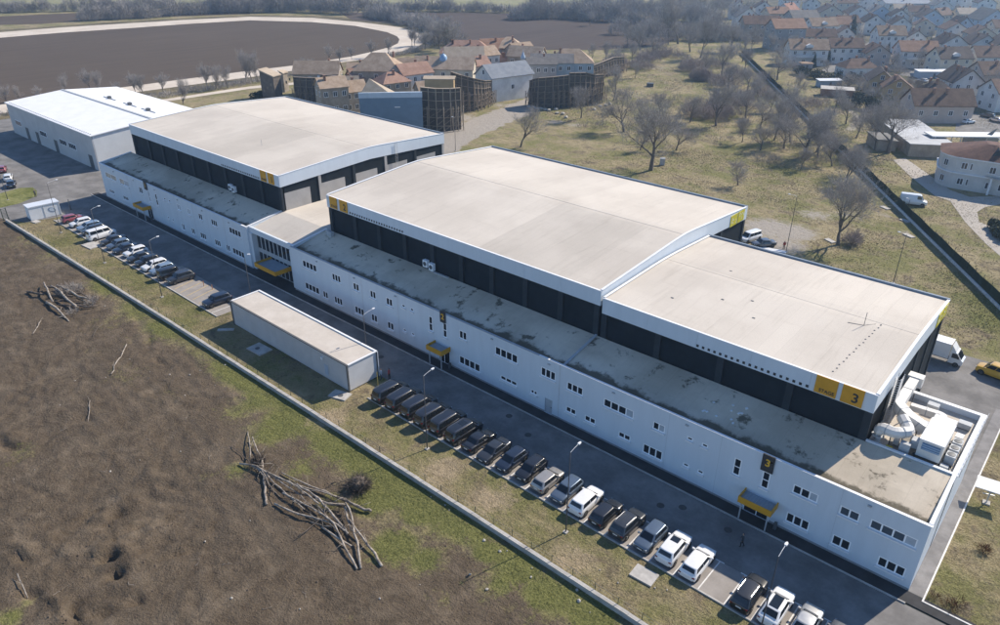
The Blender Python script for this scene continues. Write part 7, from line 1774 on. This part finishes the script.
thicket("thicket", "dry scrub along the dirt track and farm lane", line_blobs([(-278.92, 73.36), (-277.33, 91.03), (-272.20, 108.89)], 2.5, 1.6, 50) + line_blobs([(-269.50, 118.31), (-269.10, 137.20), (-269.52, 162.97), (-268.73, 178.85)], 2.6, 1.8, 51) + line_blobs([(-290.22, 272.67), (-281.85, 248.08), (-277.16, 231.47)], 3, 2.0, 52), 50, 13, M_TWIG, .05, 1.2)
thicket("thicket", "brown bare shrub beside the leaning meadow tree", cl((-35.50, 144.77), 4, .7, 1.3, 2.0, 60), 500, 14)
thicket("thicket", "small shrubs on the lawn right of the offices", cl((1.2, 71.2), 3, .25, .55, .7, 61) + cl((-.1, 61.6), 4, .5, .6, .5, 62), 900, 15, pm("rusty shrub", (.16, .075, .03), .3, 2, .9), .02, .5)

# ================================================================== dirt field: logs, stumps, stones
M_LOG = pm("weathered bare log", (.46, .41, .35), .25, 2.2, .9, bumpd=.02, bscale=10, c2=(.17, .14, .115))
M_LOGD = pm("dark old log", (.13, .105, .085), .25, 1.5, .95)
def log(pts, r0, r1, label, group, mat=M_LOG, seed=0, name="log", wob=.05):
    q = random.Random(seed); out = []
    P3 = [Vector(p) for p in pts]; dense = []
    for a, b in zip(P3, P3[1:]):
        n = max(2, int((b - a).length / .9))
        for i in range(n): dense.append(a.lerp(b, i / n))
    dense.append(P3[-1])
    base = dense[0]
    loc = [(p - base + Vector((q.gauss(0, wob), q.gauss(0, wob), q.gauss(0, wob * .4))) if 0 < i < len(dense) - 1 else p - base) for i, p in enumerate(dense)]
    rs = [.72 * (r0 + (r1 - r0) * i / (len(loc) - 1)) * q.uniform(.88, 1.12) for i in range(len(loc))]
    b = MB().tube(loc, rs, 7)
    # a few broken side shoots
    for k in range(q.randint(2, 5)):
        i = q.randrange(1, len(loc)); d = Vector((q.gauss(0, 1), q.gauss(0, 1), abs(q.gauss(0, .6)))).normalized()
        b.tube([loc[i], loc[i] + d * q.uniform(.5, 1.6)], [rs[i] * .45, rs[i] * .12], 5)
    o = b.build(name, mat, None, True, loc=tuple(base))
    return tag(o, label, "log", group)
def zed(p, h): return (p[0], p[1], ground_z(*p) + h)
BIG = "logs of the large pile"; lbB = "pale bare trunk lying in the large log pile on the field"
big = [([zed((-68.33, 33.60), .5), zed((-63.81, 31.92), .4), zed((-58.15, 28.78), .15), zed((-57.40, 28.41), .12)], .10, .22), ([zed((-65.37, 30.07), .2), zed((-63.08, 30.94), .6), zed((-58.25, 31.21), .5), zed((-55.70, 31.36), .5)], .16, .08),
    ([zed((-64.21, 30.63), .3), zed((-60.73, 31.21), .6), zed((-56.65, 31.77), .8), zed((-52.59, 31.66), .9)], .16, .10), ([zed((-62.45, 31.05), .5), zed((-59.20, 30.59), .5), zed((-56.07, 30.61), .4), zed((-53.40, 30.36), .5)], .12, .08),
    ([zed((-56.77, 28.97), .2), zed((-54.57, 29.32), .35), zed((-51.65, 30.34), .4), zed((-49.54, 31.27), .4)], .16, .12), ([zed((-60.48, 32.33), .2), zed((-56.89, 32.85), .3), zed((-52.25, 34.00), .4), zed((-49.07, 34.79), .3), zed((-48.36, 35.01), .25)], .08, .24),
    ([zed((-56.92, 31.96), .9), zed((-53.21, 32.12), 1.0), zed((-50.00, 31.62), .8), zed((-47.33, 31.18), .5)], .12, .18), ([zed((-52.35, 31.48), .7), zed((-49.38, 31.02), .7), zed((-46.37, 30.06), .4), zed((-43.28, 29.06), .15)], .10, .17),
    ([zed((-50.79, 33.66), .9), zed((-48.69, 32.77), .8), zed((-45.80, 31.09), .45), zed((-43.09, 29.39), .15)], .12, .19), ([zed((-48.50, 32.37), .8), zed((-45.96, 31.85), .5), zed((-43.46, 31.42), .3), zed((-41.79, 30.87), .15)], .12, .2),
    ([zed((-57.46, 30.43), .4), zed((-54.02, 30.80), .6), zed((-51.00, 31.11), .7), zed((-47.77, 31.15), .6)], .14, .12), ([zed((-57.68, 31.72), .6), zed((-54.77, 33.01), .6), zed((-51.60, 34.16), .5), zed((-49.69, 34.63), .4)], .10, .13),
    ([zed((-53.91, 32.12), .5), zed((-52.05, 32.54), .6), zed((-50.87, 33.59), .6)], .2, .22), ([zed((-50.63, 33.40), .6), zed((-49.00, 32.50), .7), zed((-47.35, 31.71), .5)], .2, .15), ([zed((-61.31, 30.70), .3), zed((-59.36, 31.32), .5), zed((-56.55, 31.44), .4)], .09, .06), ([zed((-50.30, 30.22), .2), zed((-47.75, 30.26), .3), zed((-45.86, 30.51), .3)], .16, .14)]
for i, (pts, r0, r1) in enumerate(big): log(pts, r0, r1, lbB, BIG, M_LOG if i % 4 else M_LOG, i)
rl_ = random.Random(31)
for i in range(16):
    t_ = rl_.random(); x_ = -66.5 + 0; a_ = (-63.89, 30.69); b_ = (-45.21, 31.62)
    cx2 = a_[0] + (b_[0] - a_[0]) * t_ + rl_.gauss(0, .7); cy2 = a_[1] + (b_[1] - a_[1]) * t_ + rl_.gauss(0, .7)
    an_ = math.atan2(b_[1] - a_[1], b_[0] - a_[0]) + rl_.gauss(0, .5); ln_ = rl_.uniform(1.0, 2.4); z_ = ground_z(cx2, cy2)
    log([(cx2 - ln_ * math.cos(an_), cy2 - ln_ * math.sin(an_), z_ + rl_.uniform(.1, .9)), (cx2, cy2, z_ + rl_.uniform(.3, .9)), (cx2 + ln_ * math.cos(an_ + .2), cy2 + ln_ * math.sin(an_ + .2), z_ + rl_.uniform(.05, .7))], .08, .03, "thin bare branch tangled in the large log pile", "thin branches of the large pile", M_LOG if i % 2 else M_LOGD, 200 + i, "branch", .06)
lg = [([zed((-70.16, 34.06), .05), zed((-67.42, 32.63), .6), zed((-64.91, 31.19), .5)], .07, .12)]
for i, (pts, r0, r1) in enumerate(lg): log(pts, r0, r1, "forked upright-lying limb at the top of the large log pile", None, M_LOG, 40 + i)
SML = "logs of the small pile"; lbS = "grey bare trunk lying in the smaller log pile near the wall's far end"
small = [([zed((-131.35, 30.74), .2), zed((-129.35, 31.27), .5), zed((-127.65, 32.04), .5)], .32, .22), ([zed((-132.14, 33.67), .7), zed((-127.95, 32.77), 1.2), zed((-123.47, 31.87), .6)], .16, .24), ([zed((-124.68, 31.26), .3), zed((-122.04, 31.49), .5), zed((-118.86, 31.34), .3), zed((-115.78, 31.19), .1)], .3, .16),
    ([zed((-130.01, 33.99), .8), zed((-126.20, 33.82), 1.1), zed((-122.04, 33.62), .8), zed((-119.25, 33.75), .5)], .2, .28), ([zed((-129.26, 34.66), .8), zed((-125.61, 34.85), 1.1), zed((-121.84, 35.25), .9), zed((-120.26, 36.18), .6)], .2, .26), ([zed((-130.76, 33.32), .6), zed((-127.89, 33.83), 1.0), zed((-123.78, 33.52), .9)], .2, .2),
    ([zed((-123.72, 32.12), .5), zed((-122.78, 33.45), .7), zed((-120.96, 34.59), .6)], .2, .14), ([zed((-122.00, 32.23), .4), zed((-120.20, 33.37), .5), zed((-119.38, 34.57), .4)], .25, .18), ([zed((-123.82, 34.47), .9), zed((-123.12, 36.08), .7), zed((-119.40, 36.46), .4)], .18, .12), ([zed((-120.70, 33.87), .4), zed((-118.18, 34.70), .4), zed((-117.47, 36.28), .3)], .22, .16), ([zed((-127.36, 35.85), .4), zed((-124.53, 36.33), .6), zed((-121.62, 36.42), .5)], .1, .08), ([zed((-126.64, 32.44), .4), zed((-124.79, 33.60), .7), zed((-122.95, 34.75), .7)], .24, .2)]
for i, (pts, r0, r1) in enumerate(small): log(pts, r0, r1, lbS, SML, M_LOG if i in (1, 3, 4, 2) else M_LOGD, 60 + i)
thicket("brush_heap", "fine broken twigs caught in the large log pile", [(c_, r_, h_) for c_, r_, h_ in (((-63.33, 30.72), .9, .7), ((-59.91, 31.05), 1.0, .6), ((-55.70, 31.36), 1.2, .7), ((-51.96, 31.83), 1.4, .9), ((-49.46, 32.48), 1.2, .9), ((-52.03, 33.17), 1.0, .8), ((-50.68, 34.36), .9, .6))], 700, 17, M_LOGD, .012, .8)
thicket("brush_heap", "fine brushwood heaped on the smaller log pile", cl((-126.31, 35.76), 5, 1.0, 1.6, 1.4, 70) + cl((-119.39, 35.51), 3, .8, 1.2, .8, 71), 260, 16, M_TWIG, .025, 1.0)
log([zed((-95.25, 28.72), .12), zed((-97.59, 30.63), .16), zed((-99.68, 32.41), .14), zed((-101.62, 33.73), .1)], .10, .13, "single pale crooked branch lying alone on the dirt", None, M_LOG, 90, wob=.2)
log([zed((-115.65, 26.01), .1), zed((-117.78, 27.46), .12), zed((-119.17, 28.39), .1)], .09, .12, "single pale stick below the smaller log pile", None, M_LOG, 91)
log([zed((-86.89, 22.21), .08), zed((-88.94, 23.23), .14), zed((-90.89, 24.15), .08)], .05, .07, "thin pale stick in the middle of the dirt field", None, M_LOG, 92)
log([zed((-66.67, 7.56), .3), zed((-65.09, 7.37), .4), zed((-63.69, 7.23), .1)], .06, .08, "thin broken branch by the pit at the left edge", None, M_LOG, 93)
log([zed((-68.99, 31.23), .1), zed((-66.88, 31.12), .15), zed((-64.92, 30.94), .2)], .05, .06, "dark thin stick leaning at the large log pile's upper end", None, M_LOGD, 94)
log([zed((-108.03, 31.58), .1), zed((-110.11, 33.03), .12), zed((-111.05, 34.32), .1)], .05, .07, "faint stick lying below the bare soil ring", None, M_LOGD, 95)
for i, c in enumerate(((-57.99, 13.97), (-55.37, 19.19), (-52.84, 21.60), (-82.05, 12.31), (-87.53, 19.19), (-77.48, 25.48), (-69.39, 28.90), (-46.00, 20.49), (-44.16, 23.89), (-61.85, 9.46), (-76.34, 19.19), (-78.16, 30.24))):
    a = i * 1.9; x, y = c
    log([zed(c, .05), (x + .45 * math.cos(a), y + .45 * math.sin(a), ground_z(x, y) + .1), (x + .9 * math.cos(a + .3), y + .9 * math.sin(a + .3), ground_z(x, y) + .06)], .03, .02, "short dry twig lying loose on the brown soil", "loose twigs on the soil", M_LOG, 120 + i, "twig", .04)
# root ball
def rootball(label, c, r, seed):
    rng = np.random.default_rng(seed); n = 1600
    d = rng.normal(size=(n, 3)); d /= np.linalg.norm(d, axis=1, keepdims=True); d[:, 2] = np.abs(d[:, 2])
    p0 = d * r * rng.uniform(.35, .85, (n, 1)); p1 = p0 + (d + rng.normal(0, .6, (n, 3))) * r * rng.uniform(.15, .45, (n, 1))
    v, f = ribbons(np.stack([p0, p1], 1), .02, rng)
    root = empty("root_ball", zed(c, 0), 0, label, "root ball")
    link_mesh("roots", np_mesh("roots", v, f, M_LOGD), root)
    bm = bmesh.new(); bmesh.ops.create_icosphere(bm, subdivisions=3, radius=r * .62)
    q = random.Random(seed)
    for vv in bm.verts: vv.co *= q.uniform(.82, 1.12); vv.co.z = vv.co.z * .85 + r * .4
    me = bpy.data.meshes.new("stump"); bm.to_mesh(me); bm.free(); me.materials.append(M_LOGD); link_mesh("stump", me, root)
rootball("dark upturned root ball on the grass above the large log pile", (-52.35, 36.66), 1.45, 3)
rootball("small dark root clump at the upper end of the large log pile", (-64.22, 31.80), .75, 5)
# stones
SM = [rock_mesh(.16, 20 + i, pm("pale field stone", (.42, .39, .35), .12, 4, .9)) for i in range(4)]
spots = [(-34.60, 39.77), (-34.90, 41.63), (-30.35, 39.36), (-30.97, 40.27), (-25.33, 40.09), (-26.20, 40.98), (-45.32, 40.76), (-43.32, 40.88), (-42.47, 40.63), (-36.76, 39.81), (-32.43, 35.48), (-34.17, 40.33), (-95.17, 27.95), (-97.40, 32.23), (-92.22, 32.61), (-89.45, 34.05), (-87.59, 37.42), (-83.35, 32.99), (-82.60, 36.82), (-86.21, 40.40), (-93.10, 21.29), (-97.78, 24.97), (-81.78, 14.36), (-75.50, 19.93), (-74.71, 22.97), (-73.02, 26.91), (-110.19, 28.46), (-87.41, 35.86), (-56.78, 26.00), (-57.66, 21.50), (-66.58, 21.30), (-49.00, 19.31), (-43.45, 22.74), (-38.94, 28.20), (-37.48, 31.79), (-116.99, 37.17), (-118.33, 38.87), (-121.53, 37.50), (-23.88, 39.75), (-34.82, 35.73)]
for i, c in enumerate(spots):
    o = link_mesh("field_stone", SM[i % 4], None, zed(c, .05), i * 1.1); s = (1.1, .6, .8, .5, 1.3)[i % 5] if i < 12 else (.5, .7, .4, .9)[i % 4]; o.scale = (s, s, s)
    tag(o, "pale stone lying loose on the field side of the low wall", "stone", "loose stones on the field")
for i, c in enumerate(((-20.92, 45.96), (-21.44, 46.29), (-19.97, 46.49), (-25.97, 44.37), (-23.82, 44.18))):
    o = link_mesh("field_stone", SM[i % 4], None, (*c, .03), i * 1.1); o.scale = (.6, .6, .5); tag(o, "small pale stone in the grass strip by the broken slab", "stone", "stones in the grass strip")
# clods and grass blades, uncountable
def scatter(n, area, seed, accept):
    rng = np.random.default_rng(seed); x = rng.uniform(area[0], area[1], n); y = rng.uniform(area[2], area[3], n)
    k = accept(x, y, rng); return x[k], y[k], rng
def samp(arr, x, y):
    i = np.clip(np.searchsorted(gx_, x) - 1, 0, nxv - 2); j = np.clip(np.searchsorted(gy_, y) - 1, 0, nyv - 2); return arr[j, i]
x, y, rng = scatter(15000, (-150, 0, 2, 40.8), 5, lambda x, y, r: (samp(dirt, x, y) > r.uniform(.3, 1.0, len(x))))
n = len(x); z = samp(GZ, x, y); s = rng.uniform(.02, .08, n) * rng.choice([1, 1, 1, 1.6], n)
tet = np.array([[1, 0, 0], [-.5, .87, 0], [-.5, -.87, 0], [0, 0, 1.1]]); ang = rng.uniform(0, 6.28, n)
v = np.zeros((n, 4, 3)); v[..., 0] = tet[:, 0] * np.cos(ang)[:, None] - tet[:, 1] * np.sin(ang)[:, None]; v[..., 1] = tet[:, 0] * np.sin(ang)[:, None] + tet[:, 1] * np.cos(ang)[:, None]; v[..., 2] = tet[:, 2]
v = v * s[:, None, None] + np.stack([x, y, z], 1)[:, None, :]
f = (np.arange(n)[:, None, None] * 4 + np.array([[0, 1, 3], [1, 2, 3], [2, 0, 3]])[None]).reshape(-1, 3)
tag(link_mesh("soil_clods", np_mesh("soil_clods", v.reshape(-1, 3), f, pm("dry soil clod", (.13, .098, .074), .2, 3, .95))), "loose clods of dry soil strewn over the dirt field", "soil", None, "stuff")
def blades(name, label, n, area, seed, accept, h, mat, w=.02, per=4):
    x, y, rng = scatter(n, area, seed, accept); m = len(x)
    x = np.repeat(x, per) + rng.normal(0, .07, m * per); y = np.repeat(y, per) + rng.normal(0, .07, m * per); z = samp(GZ, x, y); m = len(x)
    a = rng.uniform(0, 6.28, m); hh = h * rng.uniform(.5, 1.4, m); le = rng.normal(0, .5, (m, 2)) * hh[:, None]
    dx = np.cos(a) * w; dy = np.sin(a) * w
    v = np.stack([np.stack([x - dx, y - dy, z - .01], 1), np.stack([x + dx, y + dy, z - .01], 1), np.stack([x + le[:, 0], y + le[:, 1], z + hh], 1)], 1).reshape(-1, 3)
    tag(link_mesh(name, np_mesh(name, v, np.arange(m * 3).reshape(m, 3), mat)), label, "grass", None, "stuff")
M_GB = pm("green grass blade", (.165, .172, .055), .25, .8, .9, c2=(.105, .112, .036)); M_GD = pm("dry grass blade", (.42, .35, .225), .2, .8, .9, c2=(.28, .23, .135))
inb = lambda x, y: (y > 41.7) & (y < 48.2) & ~((x > -96.2) & (x < -67.5) & (y > 47.4)) & (x > -168) 
blades("grass_tufts", "green grass tufts in the field and along the low wall", 46000, (-140, 0, 8, 41), 7, lambda x, y, r: samp(green, x, y) > r.uniform(.25, 1.1, len(x)), .10, M_GB)
blades("grass_tufts", "green grass blades in the strip behind the parked cars", 30000, (-168, 5, 41.7, 48.2), 8, lambda x, y, r: inb(x, y) & (samp(green, x, y) + .25 > r.uniform(.2, 1.2, len(x))), .05, M_GB)
blades("dry_grass", "dry straw coloured grass in the strip behind the parked cars", 40000, (-168, 5, 41.7, 48.2), 9, lambda x, y, r: inb(x, y), .05, M_GD)
blades("dry_grass", "dry and green mixed grass on the lawn right of the offices", 14000, (-1.7, 8, 60.8, 95.6), 10, lambda x, y, r: x > -1.7, .05, M_GD)
blades("dry_grass", "dry grass of the far meadow towards the wood", 70000, (-170, -10, 190, 330), 14, lambda x, y, r: (samp(pale, x, y) < .4) & (fbm(x * .09, y * .09, 3, 4) > r.uniform(.3, .7, len(x))), .22, M_GD, .07, 2)
blades("dry_grass", "dry grass of the meadow behind the halls", 60000, (-110, 8, 115, 190), 12, lambda x, y, r: (samp(pale, x, y) < .4) & (fbm(x * .12, y * .12, 3, 4) > r.uniform(.3, .7, len(x))), .16, M_GD, .035, 3)
blades("grass_tufts", "greener grass of the meadow behind the halls", 50000, (-110, 8, 115, 190), 13, lambda x, y, r: (samp(pale, x, y) < .4) & (samp(green, x, y) + .2 > r.uniform(.1, 1, len(x))), .14, M_GB, .035, 3)

# ---- small things in the meadow
tag(MB().box(-.6, .6, -.4, .4, 0, 1.7).box(-.65, .65, -.45, .45, 1.702, 1.8).build("utility_box", M_LTGREY, loc=(*(-91.17, 168.05), 0), rz=.6), "pale utility box beside the large bare tree behind the middle hall", "utility box")
tag(MB().box(-1.3, 1.3, -1.0, 1.0, 0, 1.3).build("dark_heap", M_DKGREY, loc=(*(-149.96, 260.01), 0), rz=.5), "small dark heap on the grass inside the wheel track", "heap")
for c, lb in (((-36.50, 177.05), "thin concrete slab by the fence, farthest of three"), ((-31.80, 165.86), "thin concrete slab by the fence, middle of three"), ((-28.71, 157.19), "broken concrete slab by the fence, nearest of three"), ((-37.48, 171.69), "flat pale slab in the grass left of the fence"), ((-39.58, 143.87), "small pale slab by the leaning meadow tree")):
    slab(lb, c, 2.2, 1.1, rad(-30))

# ================================================================== people
def person(label, c, rz, jacket, trousers, stride=.25):
    me = bpy.data.meshes.new("body")
    J = [(0, 0, .95), (0, 0, 1.15), (.01, 0, 1.38), (.02, 0, 1.50), (.03, 0, 1.62), (.03, 0, 1.74), (0, .10, .90), (stride * .5, .10, .50), (stride * .35, .10, .08), (stride * .35 + .16, .10, .03), (0, -.10, .90), (-stride * .1, -.10, .50), (-stride, -.10, .10), (-stride + .16, -.10, .03),
         (.01, .19, 1.40), (-.06, .24, 1.14), (.03, .25, .90), (.06, .25, .80), (.01, -.19, 1.40), (.08, -.24, 1.14), (.18, -.24, .93), (.22, -.24, .84)]
    E_ = [(0, 1), (1, 2), (2, 3), (3, 4), (4, 5), (0, 6), (6, 7), (7, 8), (8, 9), (0, 10), (10, 11), (11, 12), (12, 13), (2, 14), (14, 15), (15, 16), (16, 17), (2, 18), (18, 19), (19, 20), (20, 21)]
    Rr = [.15, .15, .17, .06, .10, .085, .095, .07, .05, .045, .095, .07, .05, .045, .065, .05, .04, .035, .065, .05, .04, .035]
    me.from_pydata(J, E_, [])
    o = bpy.data.objects.new("person", me); COL.objects.link(o)
    md = o.modifiers.new("skin", 'SKIN'); o.modifiers.new("sub", 'SUBSURF').levels = 1
    for i, sv in enumerate(me.skin_vertices[0].data): sv.radius = (Rr[i], Rr[i] * (1.25 if i in (0, 1, 2) else 1)); sv.use_root = (i == 0)
    dg = bpy.context.evaluated_depsgraph_get(); em = bpy.data.meshes.new_from_object(o.evaluated_get(dg))
    o.modifiers.clear(); o.data = em
    for m in (trousers, jacket, pm("skin", (.42, .27, .20), .05, 5, .6), pm("hair dark", (.03, .022, .018), .1, 5, .8), pm("shoes", (.02, .02, .02), .1, 5, .7)): em.materials.append(m)
    for pl in em.polygons:
        z = pl.center.z; pl.use_smooth = True
        hand = z < .88 and abs(pl.center.y) > .2
        pl.material_index = 2 if hand else 4 if z < .09 else 0 if z < .92 and abs(pl.center.y) < .2 else 1 if z < 1.50 else (3 if z > 1.70 or (pl.center.x < .0 and z > 1.58) else 2)
    o.location = (c[0], c[1], .015); o.rotation_euler = (0, 0, rz)
    return tag(o, label, "person")
CL = lambda n, c: pm("cloth " + n, c, .12, 6, .9)
person("person in dark clothes walking on the road near the third canopy", (-17.18, 56.15), rad(200), CL("dark grey", (.05, .055, .06)), CL("black", (.02, .02, .022)))
person("person in pale blue top and blue trousers by the container's near corner", (-67.06, 52.45), rad(250), CL("pale blue", (.35, .42, .50)), CL("denim", (.07, .10, .16)), .1)
person("person in a red jacket beside the first black van", (-66.30, 53.22), rad(200), CL("red", (.45, .08, .07)), CL("brown", (.10, .06, .04)), .1)
person("person in red behind the halls at the lamp post", (-44.69, 133.50), rad(120), CL("red", (.45, .08, .07)), CL("brown", (.10, .06, .04)), .1)
person("dark clothed person standing at the corner of the left lawn", (-183.49, 50.39), rad(30), CL("dark grey", (.05, .055, .06)), CL("black", (.02, .02, .022)), .1)

# ================================================================== haze over the land
HZ = MB().box(-2000, 1000, -400, 2500, -3.0, 57.0).mesh("haze", [])
hz_ = link_mesh("haze", HZ); tag(hz_, kind="stuff")
hm = bpy.data.materials.new("haze air"); hm.use_nodes = True
hn = hm.node_tree; hn.nodes.clear()
pv = hn.nodes.new("ShaderNodeVolumePrincipled"); pv.inputs["Color"].default_value = (.50, .72, 1.0, 1); pv.inputs["Density"].default_value = 0.00023; pv.inputs["Anisotropy"].default_value = 0.55
mo = hn.nodes.new("ShaderNodeOutputMaterial"); hn.links.new(pv.outputs[0], mo.inputs["Volume"])
HZ.materials.append(hm)
